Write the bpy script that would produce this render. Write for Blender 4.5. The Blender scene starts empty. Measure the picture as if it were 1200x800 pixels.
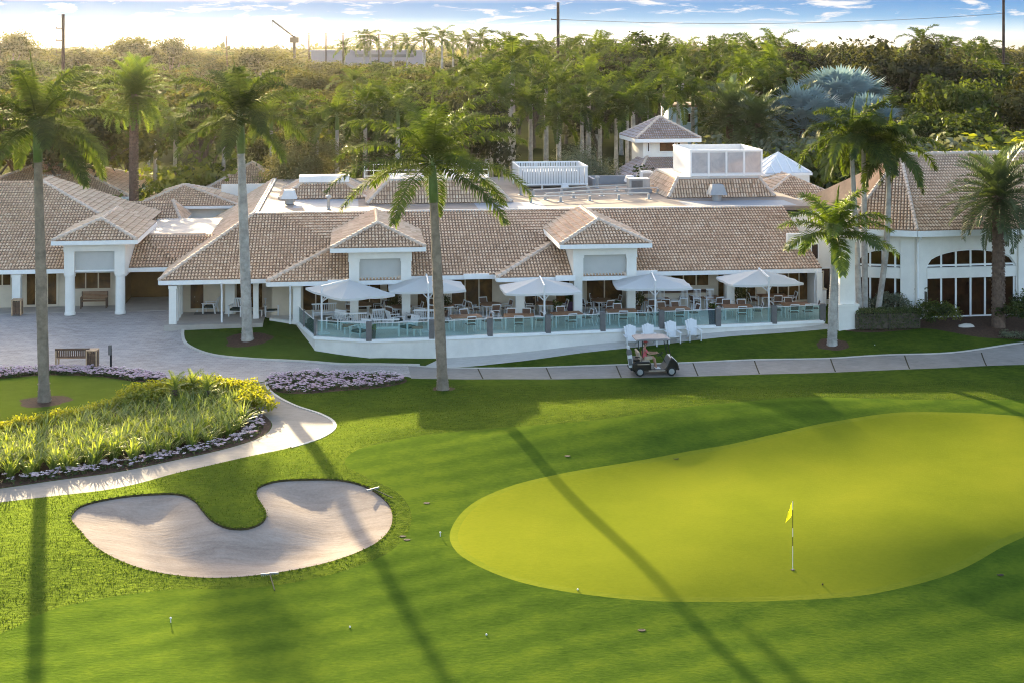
import bpy, math, random
import numpy as np
from mathutils import Vector, Matrix
from mathutils.geometry import delaunay_2d_cdt
random.seed(7)
R = math.radians
sc = bpy.context.scene
COL = sc.collection
# ------------------------------------------------------------------ camera: a level camera with a falling front (shift lens)
H, F = 17.0, 1650.0          # height of the camera above the cart path, focal length in photo pixels (photo 1200 wide)
cam_d = bpy.data.cameras.new('camera')
cam = bpy.data.objects.new('camera', cam_d)
COL.objects.link(cam)
cam.location = (0, 0, H)
cam.rotation_euler = (R(90), 0, 0)
cam_d.sensor_width = 36
cam_d.lens = 36 * F / 1200
cam_d.shift_y = -350 / 1200
cam_d.clip_end = 9000
sc.camera = cam

# ------------------------------------------------------------------ mesh builder
class MB:
    def __init__(s):
        s.v, s.f, s.mi, s.tone = [], [], [], []
        s.M = None
        s.cur = 0
        s.t = 0.5
    def add(s, vs, fs):
        b = len(s.v)
        if s.M is not None:
            vs = [s.M @ Vector(p) for p in vs]
        s.v.extend(tuple(p) for p in vs)
        for f in fs:
            s.f.append(tuple(i + b for i in f))
            s.mi.append(s.cur)
            s.tone.append(s.t)
        return s
    def box(s, c, d, rz=0.0, taper=1.0):
        x, y, z = d[0] / 2, d[1] / 2, d[2] / 2
        vs = []
        co, si = math.cos(rz), math.sin(rz)
        for k, (zz, t) in enumerate(((-z, 1.0), (z, taper))):
            for (a, b) in ((-x, -y), (x, -y), (x, y), (-x, y)):
                a, b = a * t, b * t
                vs.append((c[0] + a * co - b * si, c[1] + a * si + b * co, c[2] + zz))
        return s.add(vs, [(3, 2, 1, 0), (4, 5, 6, 7), (0, 1, 5, 4), (1, 2, 6, 5), (2, 3, 7, 6), (3, 0, 4, 7)])
    def bb(s, x0, x1, y0, y1, z0, z1):
        return s.box(((x0 + x1) / 2, (y0 + y1) / 2, (z0 + z1) / 2), (x1 - x0, y1 - y0, z1 - z0))
    def bar(s, p, q, w, h=None, up=(0, 0, 1)):
        p, q = Vector(p), Vector(q)
        h = h or w
        d = (q - p).normalized()
        up = Vector(up)
        if abs(d.dot(up)) > 0.97:
            up = Vector((1, 0, 0))
        a = d.cross(up).normalized() * (w / 2)
        b = a.cross(d).normalized() * (h / 2)
        vs = [p - a - b, p + a - b, p + a + b, p - a + b, q - a - b, q + a - b, q + a + b, q - a + b]
        return s.add(vs, [(0, 1, 2, 3), (7, 6, 5, 4), (0, 4, 5, 1), (1, 5, 6, 2), (2, 6, 7, 3), (3, 7, 4, 0)])
    def tube(s, pts, rad, n=8, cap=True):
        pts = [Vector(p) for p in pts]
        if not hasattr(rad, '__len__'):
            rad = [rad] * len(pts)
        vs, fs = [], []
        ref = None
        for i, p in enumerate(pts):
            d = (pts[min(i + 1, len(pts) - 1)] - pts[max(i - 1, 0)]).normalized()
            if ref is None:
                ref = Vector((1, 0, 0)) if abs(d.x) < 0.9 else Vector((0, 1, 0))
            a = (ref - d * ref.dot(d)).normalized()
            ref = a
            b = d.cross(a)
            for k in range(n):
                t = 2 * math.pi * k / n
                vs.append(p + (a * math.cos(t) + b * math.sin(t)) * rad[i])
        for i in range(len(pts) - 1):
            for k in range(n):
                k2 = (k + 1) % n
                fs.append((i * n + k, i * n + k2, (i + 1) * n + k2, (i + 1) * n + k))
        if cap:
            fs.append(tuple(range(n - 1, -1, -1)))
            fs.append(tuple((len(pts) - 1) * n + k for k in range(n)))
        return s.add(vs, fs)
    def lathe(s, prof, c=(0, 0, 0), n=16):
        vs, fs = [], []
        for (r, z) in prof:
            for k in range(n):
                t = 2 * math.pi * k / n
                vs.append((c[0] + r * math.cos(t), c[1] + r * math.sin(t), c[2] + z))
        for i in range(len(prof) - 1):
            for k in range(n):
                k2 = (k + 1) % n
                fs.append((i * n + k, i * n + k2, (i + 1) * n + k2, (i + 1) * n + k))
        fs.append(tuple(range(n - 1, -1, -1)))
        fs.append(tuple((len(prof) - 1) * n + k for k in range(n)))
        return s.add(vs, fs)
    def poly(s, pts):
        return s.add(pts, [tuple(range(len(pts)))])
    def prism(s, pts, z0, z1):
        n = len(pts)
        z0s = z0 if hasattr(z0, '__len__') else [z0] * n
        vs = [(p[0], p[1], a) for p, a in zip(pts, z0s)] + [(p[0], p[1], z1) for p in pts]
        fs = [tuple(range(n - 1, -1, -1)), tuple(range(n, 2 * n))]
        for i in range(n):
            j = (i + 1) % n
            fs.append((i, j, n + j, n + i))
        return s.add(vs, fs)
    def side(s, prof, x0, x1):
        """a profile in (y, z) swept along x"""
        n = len(prof)
        vs = [(x0, p[0], p[1]) for p in prof] + [(x1, p[0], p[1]) for p in prof]
        fs = [tuple(range(n)), tuple(range(2 * n - 1, n - 1, -1))]
        for i in range(n):
            j = (i + 1) % n
            fs.append((i, n + i, n + j, j))
        return s.add(vs, fs)
    def build(s, name, mats, parent=None, smooth=False, bevel=0, tone=False):
        me = bpy.data.meshes.new(name)
        me.from_pydata(s.v, [], s.f)
        if not isinstance(mats, (list, tuple)):
            mats = [mats]
        for m in mats:
            me.materials.append(m)
        if len(mats) > 1:
            me.polygons.foreach_set('material_index', s.mi)
        if tone:
            at = me.attributes.new('tone', 'FLOAT', 'FACE')
            at.data.foreach_set('value', s.tone)
        if smooth:
            me.polygons.foreach_set('use_smooth', [True] * len(me.polygons))
        me.update()
        o = bpy.data.objects.new(name, me)
        COL.objects.link(o)
        if parent is not None:
            o.parent = parent
        if bevel:
            md = o.modifiers.new('bevel', 'BEVEL')
            md.width = bevel
            md.segments = 2
            md.limit_method = 'ANGLE'
        return o

def tag(o, label=None, cat=None, group=None, kind=None):
    for k, v in (('label', label), ('category', cat), ('group', group), ('kind', kind)):
        if v:
            o[k] = v
    return o

def thing(name, loc, label, cat, group=None, rz=0.0, scale=None):
    o = bpy.data.objects.new(name, None)
    o.empty_display_size = 0.3
    COL.objects.link(o)
    o.location = loc
    o.rotation_euler = (0, 0, rz)
    if scale:
        o.scale = (scale,) * 3 if not hasattr(scale, '__len__') else scale
    return tag(o, label, cat, group)

def kids(o):
    return [c for c in bpy.data.objects if c.parent is o]
_kids = {}
def dup(root, loc, rz=0.0, label=None, group=None, scale=None, name=None):
    r = root.copy()
    COL.objects.link(r)
    r.location = loc
    r.rotation_euler = (0, 0, rz)
    if scale:
        r.scale = (scale,) * 3 if not hasattr(scale, '__len__') else scale
    if label:
        r['label'] = label
    if group:
        r['group'] = group
    def rec(src, dst):
        key = src.name
        if key not in _kids:
            _kids[key] = kids(src)
        for ch in _kids[key]:
            c = ch.copy()
            COL.objects.link(c)
            c.parent = dst
            rec(ch, c)
    rec(root, r)
    return r

class Proto:
    """one of a kind: the first placing moves the source itself, later ones copy it"""
    def __init__(s, root):
        s.root, s.used = root, False
    def put(s, loc, rz=0.0, label=None, group=None, scale=None):
        if not s.used:
            s.used = True
            o = s.root
            o.location, o.rotation_euler = loc, (0, 0, rz)
            if scale:
                o.scale = (scale,) * 3 if not hasattr(scale, '__len__') else scale
            if label: o['label'] = label
            if group: o['group'] = group
            return o
        return dup(s.root, loc, rz, label, group, scale or 1.0)

# ------------------------------------------------------------------ materials
def nt_new(name):
    m = bpy.data.materials.new(name)
    m.use_nodes = True
    nt = m.node_tree
    nt.nodes.clear()
    out = nt.nodes.new('ShaderNodeOutputMaterial')
    return m, nt, out
def N(nt, t, **kw):
    n = nt.nodes.new(t)
    for k, v in kw.items():
        setattr(n, k, v)
    return n
def noise(nt, vec, scale, detail=4, rough=0.6, dist=0.0):
    n = N(nt, 'ShaderNodeTexNoise')
    n.inputs['Scale'].default_value = scale
    n.inputs['Detail'].default_value = detail
    n.inputs['Roughness'].default_value = rough
    n.inputs['Distortion'].default_value = dist
    if vec is not None:
        nt.links.new(vec, n.inputs['Vector'])
    return n.outputs['Fac']
def ramp(nt, fac, stops):
    r = N(nt, 'ShaderNodeValToRGB')
    el = r.color_ramp.elements
    el[0].position, el[0].color = stops[0][0], (*stops[0][1], 1)
    el[1].position, el[1].color = stops[-1][0], (*stops[-1][1], 1)
    for p, c in stops[1:-1]:
        e = el.new(p)
        e.color = (*c, 1)
    nt.links.new(fac, r.inputs[0])
    return r.outputs[0]
def mixc(nt, fac, a, b, mode='MIX'):
    m = N(nt, 'ShaderNodeMix', data_type='RGBA', blend_type=mode)
    for s, v in ((0, fac), (6, a), (7, b)):
        if hasattr(v, 'links') or hasattr(v, 'is_linked'):
            nt.links.new(v, m.inputs[s])
        elif s == 0:
            m.inputs[0].default_value = v
        else:
            m.inputs[s].default_value = (*v, 1)
    return m.outputs[2]
def mathn(nt, op, a, b=None):
    m = N(nt, 'ShaderNodeMath', operation=op)
    for s, v in ((0, a), (1, b)):
        if v is None: continue
        if hasattr(v, 'is_linked'):
            nt.links.new(v, m.inputs[s])
        else:
            m.inputs[s].default_value = v
    return m.outputs[0]
def bump(nt, h, strength, dist):
    b = N(nt, 'ShaderNodeBump')
    b.inputs['Strength'].default_value = strength
    b.inputs['Distance'].default_value = dist
    nt.links.new(h, b.inputs['Height'])
    return b.outputs['Normal']
def objco(nt, world=False):
    if world:
        return N(nt, 'ShaderNodeNewGeometry').outputs['Position']
    return N(nt, 'ShaderNodeTexCoord').outputs['Object']
def scaled(nt, vec, s):
    m = N(nt, 'ShaderNodeMapping')
    m.inputs['Scale'].default_value = s
    nt.links.new(vec, m.inputs['Vector'])
    return m.outputs[0]

def plain(name, col, rough=0.7, var=0.18, scale=6.0, metal=0.0, bmp=0.0, spec=0.3, bscale=30):
    """a painted or bare surface with uneven tone and a faint grain"""
    m, nt, out = nt_new(name)
    p = N(nt, 'ShaderNodeBsdfPrincipled')
    co = objco(nt)
    f = noise(nt, co, scale, 5, 0.65)
    dk = tuple(c * (1 - var) for c in col)
    lt = tuple(min(1, c * (1 + var * 0.7)) for c in col)
    nt.links.new(ramp(nt, f, [(0.3, dk), (0.7, lt)]), p.inputs['Base Color'])
    p.inputs['Roughness'].default_value = rough
    p.inputs['Metallic'].default_value = metal
    p.inputs['Specular IOR Level'].default_value = spec
    if bmp:
        nt.links.new(bump(nt, noise(nt, co, bscale, 3), bmp, 0.02), p.inputs['Normal'])
    nt.links.new(p.outputs[0], out.inputs[0])
    return m

def leaf_mat(name, col, col2, trans=0.5, tcol=None, rough=0.5, sheen=0.12):
    m, nt, out = nt_new(name)
    info = N(nt, 'ShaderNodeObjectInfo')
    at = N(nt, 'ShaderNodeAttribute', attribute_name='tone')
    f = mathn(nt, 'ADD', mathn(nt, 'MULTIPLY', at.outputs['Fac'], 0.75), mathn(nt, 'MULTIPLY', info.outputs['Random'], 0.25))
    c = ramp(nt, f, [(0.1, col), (0.9, col2)])
    d = N(nt, 'ShaderNodeBsdfDiffuse')
    t = N(nt, 'ShaderNodeBsdfTranslucent')
    nt.links.new(c, d.inputs[0])
    tc = mixc(nt, 1.0, c, tcol or (1.6, 1.7, 0.6), 'MULTIPLY')
    nt.links.new(tc, t.inputs[0])
    mx = N(nt, 'ShaderNodeMixShader')
    mx.inputs[0].default_value = trans
    nt.links.new(d.outputs[0], mx.inputs[1])
    nt.links.new(t.outputs[0], mx.inputs[2])
    g = N(nt, 'ShaderNodeBsdfGlossy')
    g.inputs['Roughness'].default_value = rough
    g.inputs['Color'].default_value = (0.6, 0.62, 0.5, 1)
    m2 = N(nt, 'ShaderNodeMixShader')
    m2.inputs[0].default_value = sheen
    nt.links.new(mx.outputs[0], m2.inputs[1])
    nt.links.new(g.outputs[0], m2.inputs[2])
    nt.links.new(m2.outputs[0], out.inputs[0])
    return m

def grass_mat(name, c_dark, c_mid, c_light, s_big, s_mid, s_fine, bstr, bdist, gl_col, gl, stripe=None, gl_rough=0.55):
    """mown turf: uneven tone, relief of the blades, and the waxy forward shine blades have against a low sun"""
    m, nt, out = nt_new(name)
    co = objco(nt, True)
    a = noise(nt, co, s_big, 3, 0.55)
    b = noise(nt, co, s_mid, 4, 0.65)
    c = noise(nt, scaled(nt, co, (0.45, 1.0, 1)), s_fine * .55, 4, 0.75)
    mix = mathn(nt, 'ADD', mathn(nt, 'ADD', mathn(nt, 'MULTIPLY', a, 0.4), mathn(nt, 'MULTIPLY', b, 0.30)), mathn(nt, 'MULTIPLY', c, 0.36))
    if stripe:
        w = N(nt, 'ShaderNodeTexWave', wave_type='BANDS', bands_direction='X')
        w.inputs['Scale'].default_value = stripe[0]
        w.inputs['Distortion'].default_value = 2.5
        w.inputs['Detail'].default_value = 3
        mp = N(nt, 'ShaderNodeMapping')
        mp.inputs['Rotation'].default_value = (0, 0, stripe[1])
        nt.links.new(co, mp.inputs['Vector'])
        nt.links.new(mp.outputs[0], w.inputs['Vector'])
        mix = mathn(nt, 'ADD', mathn(nt, 'MULTIPLY', mix, 0.9), mathn(nt, 'MULTIPLY', w.outputs['Fac'], stripe[2]))
    colr = ramp(nt, mix, [(0.38, c_dark), (0.5, c_mid), (0.62, c_light)])
    hgt = mathn(nt, 'ADD', mathn(nt, 'MULTIPLY', b, 0.7), mathn(nt, 'MULTIPLY', c, 0.6))
    nrm = bump(nt, hgt, bstr, bdist)
    d = N(nt, 'ShaderNodeBsdfDiffuse')
    g = N(nt, 'ShaderNodeBsdfGlossy')
    g.inputs['Roughness'].default_value = gl_rough
    gc = mixc(nt, 0.5, gl_col, mixc(nt, 1.0, colr, (3.2, 3.2, 3.2), 'MULTIPLY'))
    nt.links.new(gc, g.inputs[0])
    nt.links.new(colr, d.inputs[0])
    nt.links.new(nrm, d.inputs['Normal'])
    nt.links.new(nrm, g.inputs['Normal'])
    mx = N(nt, 'ShaderNodeMixShader')
    mx.inputs[0].default_value = gl
    nt.links.new(d.outputs[0], mx.inputs[1])
    nt.links.new(g.outputs[0], mx.inputs[2])
    nt.links.new(mx.outputs[0], out.inputs[0])
    return m

M = {}
M['rough'] = grass_mat('rough_grass', (0.019, 0.039, 0.008), (0.039, 0.067, 0.011), (0.074, 0.104, 0.014), 0.22, 2.6, 12.0, 0.8, 0.08, (0.38, 0.50, 0.06), 0.045)
M['fairway'] = grass_mat('fairway_grass', (0.032, 0.063, 0.009), (0.056, 0.095, 0.012), (0.090, 0.130, 0.014), 0.13, 1.1, 18.0, 0.55, 0.045, (0.32, 0.46, 0.06), 0.02, (0.22, 1.1, 0.08))
M['green'] = grass_mat('green_grass', (0.092, 0.118, 0.010), (0.118, 0.139, 0.012), (0.145, 0.158, 0.014), 0.10, 0.5, 22.0, 0.35, 0.02, (0.50, 0.56, 0.05), 0.09, (0.05, 0.3, 0.06))
M['fringe'] = grass_mat('collar_grass', (0.078, 0.110, 0.011), (0.105, 0.131, 0.013), (0.132, 0.150, 0.016), 0.2, 1.2, 16.0, 0.5, 0.03, (0.5, 0.56, 0.06), 0.10)
M['lawn'] = grass_mat('lawn_grass', (0.021, 0.046, 0.011), (0.032, 0.062, 0.014), (0.046, 0.080, 0.018), 0.3, 1.4, 12.0, 0.8, 0.07, (0.5, 0.6, 0.06), 0.12)
M['far_ground'] = grass_mat('far_ground', (0.012, 0.016, 0.007), (0.02, 0.026, 0.01), (0.035, 0.04, 0.016), 0.02, 0.1, 1.0, 0.5, 0.1, (0.2, 0.2, 0.1), 0.03)

def sand_mat():
    m, nt, out = nt_new('bunker_sand')
    p = N(nt, 'ShaderNodeBsdfPrincipled')
    co = objco(nt, True)
    a = noise(nt, scaled(nt, co, (0.5, 1.6, 1)), 0.9, 5, 0.7, 0.6)
    b = noise(nt, co, 9, 4, 0.7)
    f = mathn(nt, 'ADD', mathn(nt, 'MULTIPLY', a, 0.7), mathn(nt, 'MULTIPLY', b, 0.3))
    nt.links.new(ramp(nt, f, [(0.3, (0.21, 0.165, 0.135)), (0.52, (0.31, 0.255, 0.215)), (0.72, (0.39, 0.335, 0.29))]), p.inputs['Base Color'])
    p.inputs['Roughness'].default_value = 0.95
    p.inputs['Specular IOR Level'].default_value = 0.1
    w = N(nt, 'ShaderNodeTexWave', wave_type='BANDS', bands_direction='Y')
    w.inputs['Scale'].default_value = 1.4
    w.inputs['Distortion'].default_value = 7
    w.inputs['Detail'].default_value = 4
    w.inputs['Detail Scale'].default_value = 1.5
    nt.links.new(co, w.inputs['Vector'])
    h = mathn(nt, 'ADD', mathn(nt, 'MULTIPLY', w.outputs['Fac'], 0.22), mathn(nt, 'ADD', a, b))
    nt.links.new(bump(nt, h, 0.45, 0.022), p.inputs['Normal'])
    nt.links.new(p.outputs[0], out.inputs[0])
    return m
M['sand'] = sand_mat()

def paver_mat():
    m, nt, out = nt_new('driveway_pavers')
    p = N(nt, 'ShaderNodeBsdfPrincipled')
    co = objco(nt, True)
    mp = N(nt, 'ShaderNodeMapping')
    mp.inputs['Rotation'].default_value = (0, 0, R(6.5))
    nt.links.new(co, mp.inputs['Vector'])
    br = N(nt, 'ShaderNodeTexBrick')
    br.inputs['Scale'].default_value = 1.0
    br.inputs['Brick Width'].default_value = 0.42
    br.inputs['Row Height'].default_value = 0.24
    br.inputs['Mortar Size'].default_value = 0.02
    br.inputs['Color1'].default_value = (0.47, 0.40, 0.36, 1)
    br.inputs['Color2'].default_value = (0.27, 0.24, 0.235, 1)
    br.inputs['Mortar'].default_value = (0.09, 0.08, 0.075, 1)
    br.inputs['Bias'].default_value = 0.0
    nt.links.new(mp.outputs[0], br.inputs['Vector'])
    n1 = noise(nt, co, 0.35, 4, 0.6)
    n2 = noise(nt, scaled(nt, co, (0.9, 2.2, 1)), 1.6, 4, 0.7)
    c = mixc(nt, 0.6, br.outputs['Color'], ramp(nt, n2, [(0.35, (0.25, 0.22, 0.21)), (0.65, (0.56, 0.49, 0.45))]))
    c = mixc(nt, 0.35, c, ramp(nt, n1, [(0.4, (0.37, 0.32, 0.29)), (0.6, (0.46, 0.42, 0.40))]))
    nt.links.new(c, p.inputs['Base Color'])
    p.inputs['Roughness'].default_value = 0.75
    nt.links.new(bump(nt, br.outputs['Fac'], -0.3, 0.02), p.inputs['Normal'])
    nt.links.new(p.outputs[0], out.inputs[0])
    return m
M['paver'] = paver_mat()

def concrete_mat(name, lo, hi, joint=None):
    m, nt, out = nt_new(name)
    p = N(nt, 'ShaderNodeBsdfPrincipled')
    co = objco(nt, True)
    a = noise(nt, co, 0.5, 6, 0.7)
    b = noise(nt, scaled(nt, co, (1.5, 4, 1)), 1.2, 5, 0.75, 0.5)
    f = mathn(nt, 'ADD', mathn(nt, 'MULTIPLY', a, 0.5), mathn(nt, 'MULTIPLY', b, 0.5))
    c = ramp(nt, f, [(0.32, lo), (0.66, hi)])
    nt.links.new(c, p.inputs['Base Color'])
    p.inputs['Roughness'].default_value = 0.85
    nt.links.new(bump(nt, noise(nt, co, 25, 4, 0.7), 0.3, 0.02), p.inputs['Normal'])
    nt.links.new(p.outputs[0], out.inputs[0])
    return m
M['path'] = concrete_mat('cart_path_concrete', (0.18, 0.16, 0.14), (0.32, 0.285, 0.25))
M['walk'] = concrete_mat('walk_concrete', (0.40, 0.37, 0.33), (0.60, 0.57, 0.53))
M['kerb'] = concrete_mat('kerb_concrete', (0.42, 0.38, 0.33), (0.62, 0.58, 0.52))
M['mulch'] = plain('bark_mulch', (0.075, 0.04, 0.025), 0.95, 0.5, 9, bmp=1.0, bscale=18)
M['soil'] = plain('turf_lip_soil', (0.055, 0.045, 0.018), 0.95, 0.5, 5, bmp=0.8)
M['white'] = plain('white_stucco', (0.80, 0.775, 0.72), 0.8, 0.07, 1.2, bmp=0.15, bscale=40)
M['white_dirty'] = plain('white_weathered_stucco', (0.74, 0.71, 0.66), 0.85, 0.14, 0.7, bmp=0.2, bscale=25)
M['trim'] = plain('white_trim_paint', (0.84, 0.84, 0.83), 0.5, 0.05, 3)
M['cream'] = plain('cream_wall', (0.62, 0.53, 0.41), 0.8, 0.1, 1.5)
M['panel'] = plain('grey_panel', (0.50, 0.50, 0.48), 0.8, 0.08, 0.8)
M['coping'] = plain('pale_coping', (0.55, 0.52, 0.48), 0.6, 0.12, 1.0)
M['membrane'] = plain('roof_membrane', (0.27, 0.22, 0.185), 0.85, 0.3, 0.35, bmp=0.2)
M['membrane_blue'] = plain('blue_grey_membrane', (0.27, 0.29, 0.32), 0.7, 0.2, 0.5)
M['metal_grey'] = plain('grey_metal', (0.36, 0.37, 0.38), 0.45, 0.12, 3, metal=0.5)
M['metal_white'] = plain('white_metal', (0.70, 0.70, 0.70), 0.4, 0.06, 4)
M['dark'] = plain('dark_void', (0.022, 0.018, 0.014), 0.9, 0.3, 2)
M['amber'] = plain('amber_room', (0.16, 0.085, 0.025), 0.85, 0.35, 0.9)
M['wood'] = plain('teak_wood', (0.26, 0.14, 0.075), 0.6, 0.3, 5, bmp=0.3)
M['wood_dark'] = plain('brown_wood', (0.12, 0.07, 0.045), 0.6, 0.35, 5, bmp=0.3)
M['wood_pale'] = plain('pale_oiled_wood', (0.50, 0.33, 0.20), 0.6, 0.25, 5)
M['post_grey'] = plain('grey_post', (0.14, 0.135, 0.135), 0.6, 0.15, 5)
M['mesh_brown'] = plain('brown_mesh_fabric', (0.13, 0.075, 0.05), 0.8, 0.2, 15)
M['cushion'] = plain('dark_green_cushion', (0.035, 0.045, 0.035), 0.9, 0.3, 6)
M['tile_floor'] = plain('terrace_floor', (0.58, 0.56, 0.52), 0.55, 0.15, 1.2)
M['porch_floor'] = plain('porch_floor', (0.40, 0.36, 0.32), 0.7, 0.15, 1.2)
M['canvas'] = leaf_mat('white_canvas', (0.80, 0.80, 0.79), (0.86, 0.86, 0.85), 0.40, (1.0, 1.0, 0.98), 0.8, 0.0)
M['purple'] = plain('purple_planter', (0.055, 0.03, 0.075), 0.5, 0.2, 4)
M['black'] = plain('black_rubber', (0.02, 0.02, 0.021), 0.75, 0.3, 8)
M['pole_wood'] = plain('utility_pole_brown', (0.075, 0.045, 0.035), 0.85, 0.3, 2)
M['bark_royal'] = plain('royal_palm_bark', (0.40, 0.37, 0.33), 0.9, 0.4, 2.2, bmp=0.5, bscale=14)
M['bark_brown'] = plain('ringed_brown_bark', (0.25, 0.20, 0.15), 0.9, 0.4, 2.5, bmp=0.6, bscale=12)
M['bark_dark'] = plain('rough_brown_bark', (0.14, 0.095, 0.07), 0.95, 0.4, 4, bmp=0.8, bscale=16)
M['bark_tree'] = plain('tree_bark', (0.11, 0.09, 0.07), 0.95, 0.4, 4, bmp=0.6)
M['shaft'] = plain('palm_crownshaft', (0.13, 0.20, 0.05), 0.5, 0.25, 3)
M['skylight'] = plain('white_standing_seam', (0.72, 0.74, 0.76), 0.35, 0.06, 3, metal=0.1)
M['skylight_blue'] = plain('blue_skylight_pane', (0.16, 0.33, 0.55), 0.25, 0.1, 3)

def tile_mat(name, cols):
    m, nt, out = nt_new(name)
    p = N(nt, 'ShaderNodeBsdfPrincipled')
    at = N(nt, 'ShaderNodeAttribute', attribute_name='tone')
    co = objco(nt)
    n1 = noise(nt, co, 0.45, 4, 0.65)
    n2 = noise(nt, co, 7, 3, 0.7)
    f = mathn(nt, 'ADD', mathn(nt, 'MULTIPLY', at.outputs['Fac'], 0.5), mathn(nt, 'ADD', mathn(nt, 'MULTIPLY', n1, 0.35), mathn(nt, 'MULTIPLY', n2, 0.15)))
    c = ramp(nt, f, [(0.22, cols[0]), (0.5, cols[1]), (0.78, cols[2])])
    nt.links.new(c, p.inputs['Base Color'])
    p.inputs['Roughness'].default_value = 0.8
    p.inputs['Specular IOR Level'].default_value = 0.2
    nt.links.new(p.outputs[0], out.inputs[0])
    return m
M['tile'] = tile_mat('clay_roof_tile', ((0.46, 0.295, 0.185), (0.71, 0.495, 0.335), (0.85, 0.665, 0.48)))
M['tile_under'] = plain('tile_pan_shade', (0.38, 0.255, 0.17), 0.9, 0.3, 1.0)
M['tile_grey'] = tile_mat('grey_brown_roof_tile', ((0.28, 0.22, 0.20), (0.45, 0.36, 0.33), (0.60, 0.51, 0.47)))
M['cap'] = plain('ridge_cap_tile', (0.66, 0.53, 0.43), 0.8, 0.22, 3)

def glass_mat():
    m, nt, out = nt_new('rail_glass')
    t = N(nt, 'ShaderNodeBsdfTransparent')
    t.inputs[0].default_value = (0.84, 0.955, 0.94, 1)
    g = N(nt, 'ShaderNodeBsdfGlossy')
    g.inputs['Roughness'].default_value = 0.04
    d = N(nt, 'ShaderNodeBsdfDiffuse')
    d.inputs[0].default_value = (0.35, 0.62, 0.60, 1)
    mx = N(nt, 'ShaderNodeMixShader')
    fr = N(nt, 'ShaderNodeFresnel')
    fr.inputs[0].default_value = 1.35
    nt.links.new(fr.outputs[0], mx.inputs[0])
    nt.links.new(t.outputs[0], mx.inputs[1])
    nt.links.new(g.outputs[0], mx.inputs[2])
    m2 = N(nt, 'ShaderNodeMixShader')
    m2.inputs[0].default_value = 0.06
    nt.links.new(mx.outputs[0], m2.inputs[1])
    nt.links.new(d.outputs[0], m2.inputs[2])
    nt.links.new(m2.outputs[0], out.inputs[0])
    return m
M['glass'] = glass_mat()
def pane_mat(name, c0, c1):
    m, nt, out = nt_new(name)
    p = N(nt, 'ShaderNodeBsdfPrincipled')
    co = objco(nt)
    f = noise(nt, scaled(nt, co, (0.9, 0.9, 0.7)), 1.3, 4, 0.65, 0.8)
    nt.links.new(ramp(nt, f, [(0.32, c0), (0.7, c1)]), p.inputs['Base Color'])
    p.inputs['Roughness'].default_value = 0.06
    p.inputs['Specular IOR Level'].default_value = 0.35
    nt.links.new(p.outputs[0], out.inputs[0])
    return m
M['pane'] = pane_mat('bronze_window_glass', (0.020, 0.010, 0.004), (0.15, 0.075, 0.020))
M['pane_dark'] = pane_mat('dark_tinted_glass', (0.012, 0.006, 0.004), (0.055, 0.024, 0.012))
M['blade'] = leaf_mat('grass_blade', (0.028, 0.052, 0.010), (0.085, 0.12, 0.018), .4, (2.0, 1.9, .5), .5, .03)
HAZE, EXPOSURE = 0.000028, 2.0
# ------------------------------------------------------------------ terrain: control points read off the photo (px, py, height), thin-plate surface
def G(x, y, z=0.0):
    Y = F * (H - z) / (y - 50.0)
    return ((x - 600.0) * Y / F, Y)
ANG = R(6.5)                                     # the clubhouse front is turned this much; its eave line passes (0, 82)
CA, SA = math.cos(ANG), math.sin(ANG)
def loc2w(u, v, z=0.0):
    return (u * CA - v * SA, 82.0 + u * SA + v * CA, z)
def w2v(X, Y):
    return -X * SA + (Y - 82.0) * CA
CTRL = [(0,800,-.1),(300,800,-.1),(600,800,-.1),(900,800,-.2),(1200,800,-.8),(1300,760,-.9),(-100,760,0),
 (0,700,.1),(60,650,.35),(250,700,0),(450,700,0),
 (80,570,.45),(200,555,.5),(330,550,.5),(470,600,.35),(420,680,.05),(250,690,-.05),(60,620,.4),(500,650,.2),
 (600,620,.3),(800,600,.33),(800,548,.36),(1000,540,.38),(1040,498,.38),(1150,500,.38),(1000,640,.3),(800,680,.24),(1150,580,.38),(1280,540,.4),(1160,630,.33),
 (600,740,-.05),(850,730,-.1),(1050,732,-.4),(1150,697,-.42),(1215,657,-.2),(1290,625,-.05),
 (560,506,.85),(480,505,.75),(640,497,1.1),(700,491,1.2),(780,484,1.35),(860,477,1.3),(960,473,.95),(1050,477,.65),(1180,475,.6),
 (560,464,.08),(700,461,0),(850,456,0),(1000,450,.05),(1200,441,.15),
 (480,436,0),(600,438,0),(800,433,.05),(1000,427,.1),(1200,419,.2),(1300,415,.25),
 (0,580,.35),(150,560,.35),(300,525,.3),(380,500,.2),(310,470,.1),(250,445,.1),(350,450,.1),(0,500,.3),(100,470,.25),(0,440,.25),(150,440,.15),(-150,560,.35),(-150,440,.3),
 (100,400,.55),(0,400,.6),(200,400,.5),(250,415,.25),(400,428,.05),(80,368,.95),(0,368,.95),(180,362,.95),(215,380,.9),(300,380,.9),(338,380,.88),(-120,370,.95),
 (365,407,.5),(432,417,.27),(500,422,.05),(527,420,.05),(600,414.5,.14),(680,407,.36),(760,399,.55),(860,389,.8),(965,381,.92),
 (975,405,.45),(1100,400,.6),(1200,405,.55),(1130,386,1.0),(1200,381,1.0),(1000,389,.9),(1300,390,.9)]
_P = np.array([(*G(x, y, z), z) for x, y, z in CTRL])
def _tps(P, lam=0.6):
    n = len(P)
    d = np.hypot(P[:, None, 0] - P[None, :, 0], P[:, None, 1] - P[None, :, 1])
    K = np.where(d > 0, d * d * np.log(np.maximum(d, 1e-9)), 0) + lam * np.eye(n)
    Q = np.c_[np.ones(n), P[:, :2]]
    A = np.block([[K, Q], [Q.T, np.zeros((3, 3))]])
    return np.linalg.solve(A, np.r_[P[:, 2], 0, 0, 0])
_W = _tps(_P)
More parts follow.
